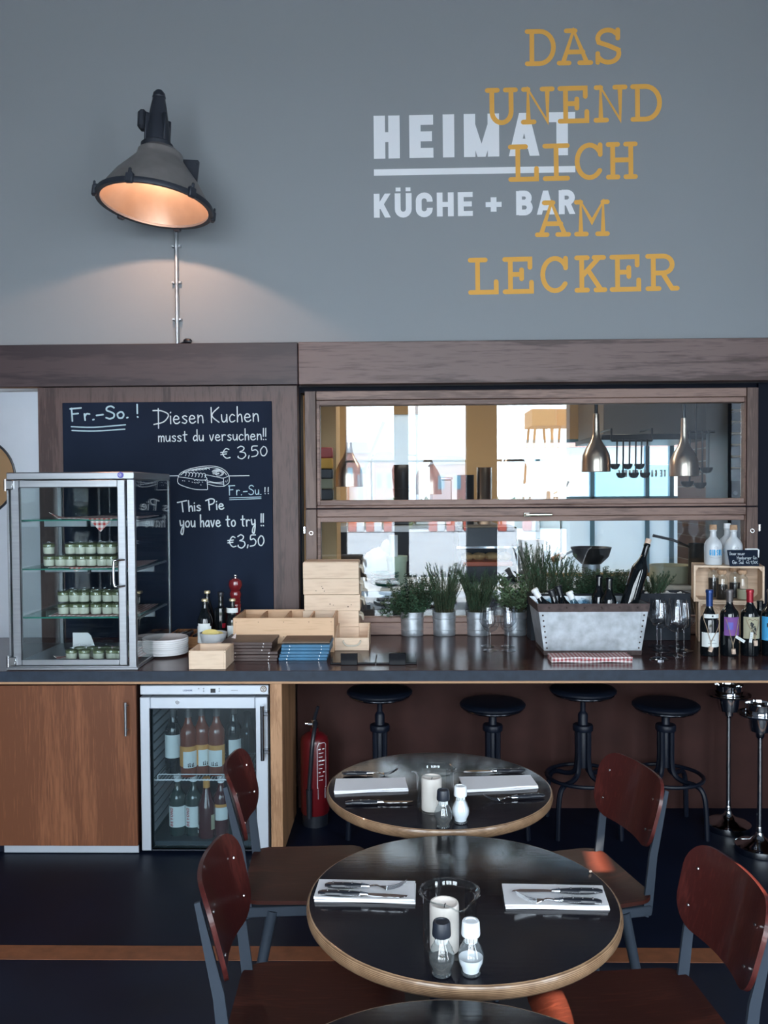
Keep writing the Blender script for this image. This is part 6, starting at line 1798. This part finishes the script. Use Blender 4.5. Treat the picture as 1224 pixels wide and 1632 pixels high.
beaker('glass beaker with pouring lip holding a candle on the middle table', 'cream pillar candle in the beaker on the middle table', G(717, 1512), R(-72))
beaker('glass beaker with pouring lip holding a candle on the table nearest the counter', 'cream pillar candle in the beaker on the table nearest the counter', G(694, 1290), R(170))
def napkin(label, corners):
    P4 = [G(*c) for c in corners]   # far-left, far-right, near-right, near-left
    c = sum(P4, Vector())/4
    t = thing('paper_napkin', label, 'napkin', (c.x, c.y, ZE), 0, 'folded white napkins')
    L = [q-c for q in P4]
    for k, (za, zb_, e) in enumerate(((0, .0042, 0), (.0046, .0095, .0015))):
        mb = MB()
        ph = rnd.uniform(0, 6)
        def fn(u, v, ph=ph, za=za, zb_=zb_, e=e):
            a = L[3].lerp(L[2], u); b = L[0].lerp(L[1], u); q = a.lerp(b, v)
            return (q.x-e, q.y, (za+zb_)/2+.0007*math.sin(6*u+ph)*(1-v))
        mb.panel(fn, 16, 6, zb_-za)
        obj('napkin_fold', mb, MT['napkin'], t)
    return t
napkin('folded white napkin on the left of the table nearest the counter', [(536, 1246), (646, 1244), (651, 1261), (533, 1266)])
napkin('folded white napkin on the right of the table nearest the counter', [(732, 1243), (846, 1240), (858, 1257), (741, 1264)])
napkin('folded white napkin on the left of the middle table', [(510, 1408), (663, 1411), (662, 1441), (501, 1437)])
napkin('folded white napkin on the right of the middle table', [(801, 1415), (961, 1418), (972, 1451), (806, 1449)])
def make_handle(t, L=.105):
    hp = []
    mb = MB(); n = 10; v = []; f = []
    for i in range(n+1):
        k = i/n; x = k*L
        wy = .0085*(.72+.5*math.sin(PI*min(1, k*1.05))**.8)*(1-.35*k) + .0012; wz = .0062*(.8+.3*math.sin(PI*k))
        if i == 0: wy *= .55; wz *= .55
        for j in range(10):
            a = 2*PI*j/10; v.append((x, wy*math.cos(a), .007+wz*math.sin(a)))
    for i in range(n):
        for j in range(10): f.append((i*10+j, i*10+(j+1) % 10, (i+1)*10+(j+1) % 10, (i+1)*10+j))
    f.append(tuple(range(10))[::-1]); f.append(tuple(n*10+j for j in range(10)))
    h = obj('handle', mb.add(v, f), MT['plastic'], t)
    rv = MB()
    for k in (.22, .48, .72): rv.tube([(L*k, 0, .0125), (L*k, 0, .0143)], .0024, 10)
    rv.box(.001, -.0095, .0062, L, .0095, .0078, .0006)
    obj('rivet', rv, MT['rivet'], h)
    obj('bolster', MB().tube([(L-.002, 0, .0072), (L+.006, 0, .007), (L+.016, 0, .0065)], [.0068, .0055, .0045], 10), MT['chrome'], t)
def knife(label, a, b, z):
    pa, pb_ = ground(a[0], a[1], z), ground(b[0], b[1], z)
    d = pb_-pa; ang = math.atan2(d.y, d.x); Lk = d.length
    t = thing('steak_knife', label, 'knife', (pa.x, pa.y, z), ang, 'steak knives')
    make_handle(t, Lk*.48)
    L0, L1 = Lk*.48+.012, Lk
    pts = [(L0, -.0045), (L0+.02, -.0075), (L1-.02, -.0085), (L1-.004, -.003), (L1, .003), (L1-.03, .0055), (L0, .0055)]
    mb = MB().prism(pts, .0058, .0076, 'Z')
    obj('blade', mb, MT['chrome'], t)
def fork(label, a, b, z):
    pa, pb_ = ground(a[0], a[1], z), ground(b[0], b[1], z+.02)
    pb_ = ground(b[0], b[1], z+.018)
    d = pb_-pa; ang = math.atan2(d.y, d.x); Lk = math.hypot(d.x, d.y)
    t = thing('steak_fork', label, 'fork', (pa.x, pa.y, z), ang, 'steak forks')
    make_handle(t, Lk*.46)
    L0 = Lk*.46+.012
    mb = MB()
    mb.panel(lambda u, v: (L0+(Lk*.76-L0)*u, (v-.5)*(.006+.016*max(0, (u-.62)/.38)**1.2), .0062+.004*math.sin(PI*u)*(1 if u < .6 else .6) - .003*u), 12, 4, .0016)
    x0, x1 = Lk*.755, Lk
    for i in range(4):
        y = (-.0082+.00547*i)
        pts = []
        for k in range(6):
            s_ = k/5
            pts.append((x0+(x1-x0)*s_, y, .0038+.016*s_**1.8))
        mb.tube(pts, [.0013, .0012, .0011, .0011, .0010, .0007], 6)
    obj('fork_head', mb, MT['chrome'], t)
zN = ZE+.0098
fork('steak fork lying behind the left napkin of the table nearest the counter', (545, 1236), (634, 1226), ZE)
knife('steak knife lying before the left napkin of the table nearest the counter', (550, 1283), (659, 1281), ZE)
knife('steak knife lying behind the right napkin of the table nearest the counter', (837, 1231), (739, 1233), ZE)
fork('steak fork lying before the right napkin of the table nearest the counter', (868, 1271), (771, 1268), ZE)
fork('steak fork on the left napkin of the middle table', (518, 1415), (648, 1406), zN)
knife('steak knife on the left napkin of the middle table', (507, 1427), (650, 1433), zN)
knife('steak knife on the right napkin of the middle table', (960, 1425), (815, 1425), zN)
fork('steak fork on the right napkin of the middle table', (959, 1442), (822, 1424), zN)
cr = G(941, 1391)
o = obj('crumb', MB().blob((0, 0, .003), (.004, .003, .003), 8, 6, .2), MT['palecork'], None, loc=(cr.x, cr.y, ZE)); tag(o, 'tiny pale crumb near the right rim of the middle table', 'crumb')

# ------------------------------------------------------------------ chairs (local frame: faces +x)
def corner_w(v, L, r):
    t_ = min(v, 1-v)*L
    return r-math.sqrt(max(0, r*r-(r-t_)**2)) if t_ < r else 0
def chair(label, x, y, rot, bh=.20, bz=.615, lean=.055):
    t = thing('cafe_chair', label, 'chair', (x, y, 0), rot, 'red-brown plywood cafe chairs')
    # seat
    def seat(u, v):
        L = .40; hw = .20-.012*(1-u) - corner_w(u, L, .055)
        yy = (v-.5)*2*hw
        xx = -.19+L*u
        zz = .452-.030*max(0, (u-.80)/.2)**2 - .010*math.sin(PI*min(1, max(0, u)))*(1-(2*v-1)**2) + .006*(1-u)
        return (xx, yy, zz)
    obj('seat', MB().panel(seat, 22, 16, .011), MT['chairseat'], t)
    def back(u, v):
        hw = .192-.012*(1-v) - corner_w(v, bh, .07)
        s_ = (u-.5)*2
        yy = s_*hw
        xx = -.218+.020-lean*v+.040*(yy/.19)**2
        return (xx, yy, bz+bh*v)
    obj('backrest', MB().panel(back, 20, 18, .010), MT['chairply'], t)
    sc = MB()
    for s_ in (-1, 1):
        for v in (.28, .72):
            xx = back(.5, v)[0]+.040*(.155/.19)**2
            sc.tube([(xx+.0045, s_*.135, bz+bh*v), (xx+.0075, s_*.135, bz+bh*v)], .0042, 8)
    obj('screw', sc, MT['rivet'], t)
    for s_ in (-1, 1):
        yy = s_*.158
        zt_ = bz+bh*.86
        obj('back_support', MB().prism([(-.212-lean*.86+.018, zt_), (-.200-lean*.86+.018, zt_+.004), (-.180, bz-.01), (-.160, .425), (-.158, .404), (-.175, .396), (-.188, .410), (-.204, bz-.02)], yy-.004, yy+.004, 'Y'), MT['chairmetal'], t)
        obj('seat_rail', MB().box(-.185, yy-.009, .402, .185, yy+.009, .432, .003), MT['chairmetal'], t)
        obj('leg', MB().tube([(-.10, yy, .42), (-.135, yy*1.02, .25), (-.19, yy*1.1, .0)], [.017, .015, .009], 10), MT['chairmetal'], t)
        obj('leg', MB().tube([(.12, yy, .42), (.14, yy*1.02, .25), (.175, yy*1.1, .0)], [.017, .015, .009], 10), MT['chairmetal'], t)
    obj('cross_bar', MB().box(-.11, -.158, .404, -.09, .158, .43, .003).box(.11, -.158, .404, .13, .158, .43, .003), MT['chairmetal'], t)
    return t
def chair_at(label, far, near, face, **k):
    """far / near: pixels of the two top corners of the backrest (world depth order)"""
    zt_ = k.get('bz', .615)+k.get('bh', .20)
    a = ground(far[0], far[1], zt_); b = ground(near[0], near[1], zt_)
    c = (a+b)/2; d = (a-b); d.z = 0
    # chair faces +x in its own frame, backrest runs along its y axis
    ang = math.atan2(d.y, d.x)-PI/2
    if face < 0: ang += PI
    off = Vector((math.cos(ang), math.sin(ang), 0))*.245
    print('chair', label[:30], [round(q, 3) for q in (c.x, c.y)], round(math.degrees(ang), 1), round(d.length, 3))
    return chair(label, c.x+off.x, c.y+off.y, ang, **k)
chair('red-brown plywood chair left of the table nearest the counter', -.298, 2.66, R(4))
chair('red-brown plywood chair left of the middle table with pale metal back supports', -.208, 1.955, R(2), bh=.215, bz=.600)
chair('red-brown plywood chair right of the table nearest the counter with sun on its seat', .51, 2.62, R(180+14), bz=.592)
chair('red-brown plywood chair right of the middle table in the lower right corner', .525, 1.92, R(180+6), bz=.590)
# ------------------------------------------------------------------ kitchen behind the window
kl = thing('added_ceiling_light', 'unseen light added under the kitchen ceiling to brighten the kitchen', 'ceiling light', (.0, 6.2, KZ-.001))  # added fixture out of view, carries the fill light for the kitchen
obj('added_light_housing', MB().box(-1.6, -.12, -.05, 1.6, .12, 0, .004), MT['kwhite'], kl)
ka = bpy.data.lights.new('kitchen_fill_light', 'AREA'); ka.shape = 'RECTANGLE'; ka.size = 3.1; ka.size_y = .2; ka.energy = 75; ka.color = (1.0, .86, .68)
kao = bpy.data.objects.new('kitchen_fill_light', ka); COL.objects.link(kao); kao.location = (0, 6.2, KZ-.06)
YL2 = 5.15
hl = None
for px, pyb, pyn, w, lab in ((1090, 759, 668, 45, 'copper coloured bell heat lamp hanging in the kitchen, first from the right'), (950, 752, 662, 41, 'bell heat lamp hanging in the kitchen, second from the right'),
                        (819, 771, 695, 42, 'bell heat lamp hanging in the kitchen, third from the right'), (682, 788, 712, 40, 'bell heat lamp hanging in the kitchen, fourth from the right'), (556, 776, 700, 34, 'bell heat lamp hanging in the kitchen, last before the left wall')):
    x_, zb_ = X(px, YL2, 740), Z(pyb, YL2, px)
    r_ = m(22.5, YL2)
    H = .345
    if hl is None:
        hl = thing('heat_lamp', lab, 'heat lamp', (x_, YL2, zb_), 0, 'bell heat lamps over the kitchen pass')
        obj('lamp_bell', MB().lathe([(r_*.95, .0), (r_, .002), (r_*.99, .06), (r_*.93, .10), (r_*.72, .14), (r_*.45, .175), (r_*.30, .205), (r_*.24, .24), (r_*.22, .30), (r_*.20, .345), (r_*.10, .348), (0, .348)], 32), MT['copper'], hl)
        obj('cord', MB().tube([(0, 0, .345), (0, 0, 1.6)], .011, 8), MT['plastic'], hl)
    else: dup(hl, (x_, YL2, zb_), 0, lab)
o = obj('ceiling_rail', MB().box(KX0+.2, YL2-.03, 2.98, KX1-.2, YL2+.03, 3.09), MT['steelm'], None); tag(o, 'steel ceiling rail carrying the kitchen heat lamps', 'rail')
# hood and rails
h0, h1 = X(962, 6.3, 680), X(1131, 6.3, 680)
zh = Z(692, 6.3, 1040)
hd = thing('extractor_hood', 'brown steel extractor hood over the kitchen stove', 'extractor hood', (h0, 6.3, zh))
obj('hood_body', MB().box(0, 0, 0, h1-h0, .9, .75, .004), MT['khood'], hd)
obj('hood_rim', MB().box(-.02, -.02, -.04, h1-h0+.02, .92, .0, .003), MT['kdark'], hd)
def ladle(name, label, px, pyt, pyb, Y, mtl, group, br=.035):
    x_, z0, z1 = X(px, Y, 740), Z(pyb, Y, px), Z(pyt, Y, px)
    t = thing(name, label, 'ladle', (x_, Y, z1), 0, group)
    L = z1-z0
    obj('handle', MB().tube([(0, .012, .015), (0, .0, .022), (0, -.008, .01), (0, -.006, -.03), (0, 0, -L+.02)], .006, 8), MT[mtl], t)
    b = MB().lathe([(0, 0), (br*.6, .006), (br*.95, .026), (br, .04), (br*.92, .038), (br*.55, .012), (0, .008)], 16, (-br*.5, -.02, -L-.02))
    obj('bowl', b, MT[mtl], t)
YRA = 6.0
for i, (px, pb) in enumerate(((983, 744), (993, 758), (1003, 744), (1013, 758), (1022, 744), (1031, 758))):
    ladle('ladle', 'steel ladle hanging from the kitchen rail, %s from the left' % ('first', 'second', 'third', 'fourth', 'fifth', 'sixth')[i], px, 706, pb, YRA, 'kdark', 'ladles on the kitchen rail', .036)
o = obj('utensil_rail', MB().tube([(X(975, YRA, 705), YRA+.012, Z(705, YRA, 1000)+.012), (X(1040, YRA, 705), YRA+.012, Z(705, YRA, 1000)+.012)], .008, 8).tube([(X(975, YRA, 705), YRA+.012, Z(705, YRA, 1000)+.012), (X(975, YRA, 705), YRA+.012, zh+.02), (X(975, YRA, 705), 6.32, zh+.02)], .007, 6).tube([(X(1040, YRA, 705), YRA+.012, Z(705, YRA, 1000)+.012), (X(1040, YRA, 705), YRA+.012, zh+.02), (X(1040, YRA, 705), 6.32, zh+.02)], .007, 6), MT['kdark'], None); tag(o, 'dark rail with ladles under the extractor hood', 'rail')
for i, (px, pb) in enumerate(((1090, 748), (1099, 772), (1109, 750), (1119, 774), (1129, 750))):
    ladle('serving_spoon', 'big dark serving spoon hanging behind the rightmost heat lamp, %s from the left' % ('first', 'second', 'third', 'fourth', 'fifth')[i], px, 692, pb, 5.76, 'kdark', 'big spoons behind the heat lamp', .043)
o = obj('utensil_rail', MB().tube([(X(1085, 5.76, 690), 5.775, Z(691, 5.76, 1100)+.012), (X(1140, 5.76, 690), 5.775, Z(691, 5.76, 1100)+.012)], .008, 8).tube([(X(1110, 5.76, 690), 5.775, Z(691, 5.76, 1100)+.012), (X(1110, 5.76, 690), 5.775, 3.09)], .007, 6), MT['kdark'], None); tag(o, 'dark rail with big spoons behind the rightmost heat lamp', 'rail')
# rack on the right
rk0, rk1 = X(1160, 5.6, 700), X(1186, 5.6, 700)
rk = thing('bread_rack', 'tall rack with orange shelf edges at the right end of the kitchen window', 'rack', (rk0, 5.6, 0))
obj('rack_side', MB().box(0, 0, 1.0706, .02, .4, 2.6).box(rk1-rk0, 0, 1.0706, rk1-rk0+.02, .4, 2.6), MT['kdark'], rk)
for i in range(7):
    obj('rack_shelf', MB().box(.02, .02, 1.78+i*.075, rk1-rk0, .4, 1.79+i*.075, .001), MT['ktan'], rk)
obj('rack_front', MB().box(-.0, -.004, 1.0706, rk1-rk0+.02, .0, 1.70), MT['kdark'], rk)
obj('round_sign', MB().tube([(X(1171, 5.6, 786)-rk0, -.012, Z(786, 5.6, 1171)), (X(1171, 5.6, 786)-rk0, -.004, Z(786, 5.6, 1171))], .014, 14), MT['fargrey'], rk)
# worktop and stove
wk = thing('kitchen_worktop', 'steel worktop of the kitchen pass behind the window', 'worktop', (0, 0, 0))
obj('worktop', MB().box(KX0+.01, 4.97, 1.03, KX1-.01, 5.75, 1.07, .003), MT['steelm'], wk)
obj('cabinet_front', MB().box(KX0+.01, 5.0, 0, KX1-.01, 5.7, 1.03), MT['kdark'], wk)
bw = thing('back_worktop', 'steel worktop along the kitchen back wall', 'worktop', (0, 0, 0))
zbw = Z(786, 7.4, 700)-.28
obj('worktop', MB().box(KX0+.01, 7.35, zbw-.05, kx0-.1, KY1-.01, zbw), MT['steelm'], bw)
obj('cabinet_front', MB().box(KX0+.01, 7.4, 0, kx0-.1, KY1-.01, zbw-.05), MT['kdark'], bw)
def KP(px, Y, z): return (X(px, Y, 800), Y, z)
ZK = 1.0706
def pot_(name, label, px, pyt, Y, wpx, mtl, hdl=None, z=ZK, cat='pot'):
    r_ = m(wpx/2, Y); zt_ = Z(pyt, Y, px)-z
    t = thing(name, label, cat, KP(px, Y, z))
    obj('pot_body', MB().lathe([(0, .002), (r_*.95, 0), (r_, .006), (r_, zt_-.004), (r_*1.04, zt_), (r_*.96, zt_), (r_*.94, .01), (0, .008)], 28), MT[mtl], t)
    if hdl: obj('handle', MB().tube([(hdl[0]*r_, -.01, zt_-.02), (hdl[0]*(r_+.10), -.015, zt_+hdl[1]*.45), (hdl[0]*(r_+hdl[2]), -.02, zt_+hdl[1])], [.007, .008, .009], 8), MT[mtl], t)
    return t
pot_('saucepan', 'tall dark saucepan with long handle in the kitchen behind the wooden crates', 1112, 866, 5.2, 28, 'kdark', (-1, .05, .22))
pot_('saucepan', 'small steel saucepan with raised handle on the kitchen shelf', 868, 783, 6.9, 27, 'steelm', (1, .08, .12), z=Z(795, 6.9, 868))
sh_ = obj('kitchen_shelf', MB().box(X(790, 6.9, 796), 6.72, Z(795, 6.9, 868)-.02, X(900, 6.9, 796), 7.1, Z(795, 6.9, 868)-.0005, .002).box(X(795, 6.9, 796), 6.9, 0, X(797, 6.9, 796), 6.94, Z(795, 6.9, 868)-.02).box(X(894, 6.9, 796), 6.9, 0, X(896, 6.9, 796), 6.94, Z(795, 6.9, 868)-.02), MT['steelm'], None); tag(sh_, 'steel kitchen shelf with small saucepan', 'shelf')
pn = thing('frying_pan', 'dark wok pan with wooden handle end in the kitchen behind the herbs', 'pan', KP(942, 5.45, ZK))
zt_ = Z(872, 5.45, 942)-ZK; r_ = m(32, 5.45)
obj('pan_bowl', MB().lathe([(0, zt_-.11), (r_*.5, zt_-.105), (r_*.85, zt_-.06), (r_, zt_), (r_*.96, zt_), (r_*.5, zt_-.095), (0, zt_-.1)], 28), MT['kdark'], pn)
obj('pan_ring', MB().lathe([(r_*.42, 0), (r_*.44, 0), (r_*.44, zt_-.10), (r_*.42, zt_-.10)], 24), MT['steelm'], pn)
obj('handle', MB().tube([(-r_*.9, 0, zt_-.02), (-r_-.05, 0, zt_-.05), (-r_-.07, 0, zt_-.06)], .01, 8), MT['steelm'], pn)
obj('handle_grip', MB().tube([(-r_-.05, -.01, zt_-.05), (-r_-.12, -.02, zt_-.08)], .022, 10), MT['pinedark'], pn)
pot_('cream_bowl', 'wide cream bowl in the kitchen left of the wooden crates', 1068, 900, 5.35, 62, 'cream_label', None, cat='bowl')
# lime bucket, roll, bag, plates
bk_ = thing('plastic_bucket', 'pale lime plastic bucket behind the lower window pane', 'bucket', KP(632, 5.35, ZK))
r_ = m(16, 5.35); hB_ = Z(886, 5.35, 632)-ZK
obj('bucket_body', MB().lathe([(0, .002), (r_*.85, 0), (r_*.88, .004), (r_*.97, hB_*.8), (r_*1.05, hB_*.81), (r_*1.06, hB_), (r_*.98, hB_), (r_*.9, hB_*.3), (0, hB_*.2)], 28), MT['bucket'], bk_)
rl = thing('paper_roll', 'white paper roll standing in the lime bucket', 'paper roll', (X(627, 5.35, 860), 5.36, ZK+hB_*.24))
obj('roll_body', MB().lathe([(.012, 0), (m(7, 5.3), 0), (m(7, 5.3), Z(853, 5.35, 627)-ZK-hB_*.24), (.012, Z(853, 5.35, 627)-ZK-hB_*.24)], 20), MT['napkin'], rl)
pl0 = None
for i in range(4):
    loc_ = KP(612, 5.25, ZK+.04+i*.022)
    if pl0 is None:
        pl0 = thing('glass_plate', 'lowest green-edged plate stacked behind the leftmost herb', 'plate', KP(612, 5.25, ZK), 0, 'green plates in the kitchen')
        obj('plate_body', MB().lathe([(0, 0), (.06, 0), (.085, .014), (.088, .018), (.06, .006), (0, .005)], 28), MT['greenedge'], pl0)
    else: dup(pl0, KP(612+i*.3, 5.25, ZK+i*.021), 0, ('', 'second green-edged plate from the bottom behind the leftmost herb', 'third green-edged plate from the bottom behind the leftmost herb', 'topmost green-edged plate behind the leftmost herb')[i])
bgm = MB(); bgm.blob((0, 0, .10), (.11, .09, .11), 16, 12, .09); bgm.blob((.05, 0, .20), (.04, .04, .06), 12, 8, .12)
o = obj('plastic_bag', bgm, MT['saltgrain'], None, loc=KP(603, 5.55, ZK)); tag(o, 'crumpled white plastic bag left of the lime bucket', 'bag')
# toaster trolley with red tray
x0, x1 = X(727, 5.6, 860), X(818, 5.6, 860)
z0_, z1_ = Z(905, 5.6, 770), Z(838, 5.6, 770)
tq = thing('salamander_grill', 'dark kitchen grill with a red tray of bread behind the third herb pot', 'grill', (x0, 5.42, ZK))
w = x1-x0; za, zb_ = Z(892, 5.5, 770)-ZK, Z(872, 5.5, 770)-ZK
obj('grill_body', MB().box(0, .0, zb_, w, .40, z1_-ZK, .006).box(0, 0, 0, .02, .4, zb_).box(w-.02, 0, 0, w, .4, zb_).box(0, .38, 0, w, .4, zb_).box(0, 0, 0, w, .4, max(.01, za-.035)), MT['kdark'], tq)
obj('grill_front', MB().box(-.01, -.006, zb_-.004, w+.01, .0, zb_+.012, .002), MT['chrome'], tq)
rt_ = obj('food_tray', MB().box(.03, -.02, max(.012, za-.034), w-.03, .36, za-.005, .004), MT['redtray'], None, loc=(x0, 5.42, ZK)); tag(rt_, 'red tray inside the dark kitchen grill', 'tray')
for i in range(4):
    b = obj('bread_piece', MB().blob((0, 0, .02), (.05, .06, .028), 12, 8, .1), MT['toast'], None, loc=(x0+.06+i*.083, 5.56, ZK+za-.004)); tag(b, 'toasted piece of bread on the red tray in the grill, %s from the left' % ('first', 'second', 'third', 'fourth')[i], 'bread', 'bread on the red grill tray')
cbx = obj('cardboard_box', MB().box(-.07, -.05, 0, .07, .05, .26, .003), MT['cardboard'], None, loc=KP(846, 5.55, ZK)); cbx.rotation_euler = (0, 0, .5); tag(cbx, 'upright brown cardboard box behind the sage', 'box')
# left of the kitchen: bright boxes on a shelf by the tan wall, blender, jars
YK = 5.9
sx0, sx1 = X(505, YK, 760), X(531, YK, 760)
tn = obj('tan_cupboard', MB().box(X(470, 5.5, 740), 5.5, 1.0706, X(536, 5.5, 740), 5.85, 2.6, .003), MT['ktan'], None); tag(tn, 'tall tan cupboard at the left end of the kitchen window', 'cupboard')
zz_ = [797, 779, 763, 747, 730, 713]
cols = ['kdark', 'cream_label', 'kdark', 'orange', 'redbox']
labs = ['dark jar, lowest of the little stack before the tan cupboard', 'cream carton, second from the bottom of the little stack before the tan cupboard', 'dark tin, middle of the little stack before the tan cupboard', 'orange tin, second from the top of the little stack before the tan cupboard', 'red tin, topmost of the little stack before the tan cupboard']
hs = .09
zsh = Z(797, 5.3, 520)
o = obj('wall_shelf', MB().box(X(498, 5.3, 800), 5.2, zsh-.02, X(532, 5.3, 800), 5.5, zsh-.0006, .002).box(X(500, 5.3, 800), 5.44, 1.0706, X(503, 5.3, 800), 5.49, zsh-.02), MT['steelm'], None); tag(o, 'small steel shelf holding the little stack of tins', 'shelf')
zc_ = zsh
for i in range(5):
    zt_ = Z(zz_[i+1], 5.3, 520)
    o = obj(('jar', 'carton', 'tin', 'tin', 'tin')[i], MB().box(-.042, -.035, 0, .042, .035, zt_-zc_-.001, .006), MT[cols[i]], None, loc=(X(520, 5.3, 760), 5.3, zc_)); tag(o, labs[i], ('jar', 'carton', 'tin', 'tin', 'tin')[i], 'tins on the little kitchen shelf'); zc_ = zt_
bl = thing('blender', 'dark ribbed kitchen blender jug between the heat lamps', 'blender', KP(642, 7.6, zbw+.0006))
hz_ = Z(741, 7.6, 642)-zbw
obj('motor_base', MB().box(-.09, -.09, 0, .09, .09, hz_*.3, .01), MT['kdark'], bl)
obj('jug', MB().lathe([(.075, hz_*.3), (.085, hz_*.45), (.080, hz_*.46), (.088, hz_*.60), (.083, hz_*.61), (.092, hz_*.78), (.095, hz_*.92), (.08, hz_), (0, hz_)], 20), MT['kdark'], bl)
mx = thing('steel_container', 'steel food container right of the kitchen blender', 'container', KP(690, 7.6, zbw+.0006))
obj('container_body', MB().box(-.16, -.12, 0, .16, .12, Z(765, 7.6, 690)-zbw, .01), MT['steelm'], mx)
obj('container_lid', MB().box(-.165, -.125, Z(765, 7.6, 690)-zbw, .165, .125, Z(765, 7.6, 690)-zbw+.02, .004), MT['chrome'], mx)
pot_('stock_pot', 'dark stock pot on the kitchen back worktop', 742, 757, 7.6, 27, 'kdark', None, z=zbw+.0006)
cpp = pot_('copper_pot', 'copper coloured pot on the kitchen back worktop', 772, 745, 7.6, 24, 'copper', None, z=zbw+.0006)

# mirrored window lettering on the kitchen back window
lp = X(985, KY1+.02, 755); lw_ = X(1062, KY1+.02, 755)-lp
q = [[(lw_-a, b) for a, b in p_] for p_ in block('TE GASTRONOMIE', lw_, m(11, KY1), .014, {}, .012, .35)]
o = obj('window_lettering', MB().quads(q, lambda a, b: (lp+a, KY1+.027, Z(760, KY1, 1020)+b)), MT['white'], None, smooth=0); tag(o, 'white window lettering reading mirrored from inside the kitchen', 'window lettering')

# ------------------------------------------------------------------ yard behind the kitchen and street in front
struct('yard_light_blocker', MB().box(-6, KY1+.15, 3.25, 12, 11.6, 3.4), MT['fargrey'])  # unseen slab added to cut the daylight in the yard
struct('yard_ground', MB().box(-30, KY1+.3, -.12, 40, 60, -.02), MT['pavement'])
bld = thing('street_building', 'pale building with blue bands across the yard behind the kitchen', 'building', (0, 12.5, 0))
obj('facade', MB().box(-2, 0, 0, 12, 6, 3.1).box(-2, -.1, 3.1, 12, 6, 3.4), MT['kwhite'], bld)
for i in range(7):
    obj('window', MB().box(-.8+i*1.8, -.05, .9, .3+i*1.8, .02, 2.0, .01), MT['farblue'], bld)
obj('brick_band', MB().box(-2, -.06, 2.25, 12, .0, 2.62), MT['farbrick'], bld)
obj('blue_band', MB().box(-2, -.09, 2.75, 12, .0, 2.95), MT['farblue'], bld)
# things seen reflected in the panes (across the street, behind the camera)
def RV(px, py, D):   # a point on the far side whose mirror image in the window falls on this pixel
    q = at(px, py, 2*(YN+.039)+D); return Vector((q.x, -D, q.z))
def brick_building(px0, px1, pyt, D, mtl, lab):
    a = RV(px0, pyt, D); b = RV(px1, pyt, D)
    x0, x1 = min(a.x, b.x), max(a.x, b.x)
    t = thing('harbour_building', lab, 'building', ((x0+x1)/2, -D, 0)); w = (x1-x0)/2; h = a.z
    obj('walls', MB().box(-w, -8, -.02, w, 0, h), MT[mtl], t)
    obj('roof', MB().prism([(-w-.2, h), (w+.2, h), (w*.8, h+h*.18), (-w*.8, h+h*.18)], -8.2, .2, 'Y'), MT['fargrey'], t)
    n = max(2, int(w))
    for i in range(n): obj('window', MB().box(-w+2*w*(i+.3)/n, -.0, h*.45, -w+2*w*(i+.7)/n, .06, h*.75), MT['farblue'], t)
brick_building(548, 588, 722, 55, 'farbrick', 'low brick harbour building far across the street, mirrored at the left of the window')
brick_building(596, 628, 735, 58, 'farbrick', 'lower brick harbour building beside the first, mirrored left of the window middle')
brick_building(690, 742, 740, 60, 'farbrick', 'brick harbour shed far across the street, mirrored in the window middle')
def crane(px, pyt, D, lab):
    b = RV(px, 790, D); tp_ = RV(px, pyt, D).z
    t = thing('harbour_crane', lab, 'crane', (b.x, -D, 0))
    w = tp_*.075
    for sx in (-1, 1):
        obj('crane_leg', MB().tube([(sx*w*1.9, 0, 0), (sx*w*1.0, 0, tp_*.86)], tp_*.012, 6).tube([(sx*w*1.9, -3, 0), (sx*w*1.0, -3, tp_*.86)], tp_*.012, 6), MT['craneorange'], t)
    obj('crane_bridge', MB().box(-w*1.5, -3.2, tp_*.84, w*1.5, .2, tp_*1.0), MT['craneorange'], t)
crane(866, 652, 48, 'orange harbour gantry crane, mirrored in the upper window left of a heat lamp')
crane(905, 652, 52, 'orange harbour gantry crane beside the first, mirrored behind a heat lamp')
b = RV(576, 780, 45); tp_ = RV(612, 672, 45)
jc = thing('jib_crane', 'slender grey jib crane across the street, mirrored leftmost in the upper window', 'crane', (b.x, -45, 0))
obj('crane_tower', MB().tube([(0, 0, 0), (0, 0, 2.6)], .25, 6), MT['cranegrey'], jc)
obj('crane_jib', MB().tube([(0, 0, 2.4), (tp_.x-b.x, 0, tp_.z)], .11, 6), MT['cranegrey'], jc)
b = RV(665, 780, 40)
mp_ = thing('street_mast', 'tall thin grey mast across the street, mirrored right of a facade post', 'mast', (b.x, -40, 0))
obj('mast_pole', MB().tube([(0, 0, 0), (0, 0, 7.5)], .09, 8), MT['cranegrey'], mp_)
obj('mast_arm', MB().tube([(0, 0, 3.6), (-.9, 0, 3.7)], .05, 6), MT['cranegrey'], mp_)
# barriers across the street
bar0 = None
zb0_ = -.02
D = 24.0
for i, px in enumerate((535, 562, 590, 618, 690, 718, 745, 800, 840)):
    q = RV(px, 846, D)
    lab = 'red and white street barrier mirrored in the lower window, %s from the left' % ('first', 'second', 'third', 'fourth', 'fifth', 'sixth', 'seventh', 'eighth', 'ninth')[i]
    if bar0 is None:
        bar0 = thing('street_barrier', lab, 'barrier', (q.x, -D, 0), 0, 'red and white street barriers')
        obj('red_block', MB().box(-.16, -.2, 0, .16, .2, .40, .03), MT['barrierred'], bar0)
        obj('white_block', MB().box(.16, -.2, 0, .46, .2, .40, .03), MT['barrierwhite'], bar0)
    else: dup(bar0, (q.x, -D, 0), 0, lab)
hg = MB()
for i in range(40): hg.blob((-10+i*.62+rnd.uniform(-.2, .2), -27+rnd.uniform(-.6, .6), .45), (.7, .6, rnd.uniform(.5, .8)), 9, 6, .18)
o = obj('hedge', hg, MT['hedge'], None); tag(o, 'low green hedge behind the street barriers', 'hedge', kind='stuff')
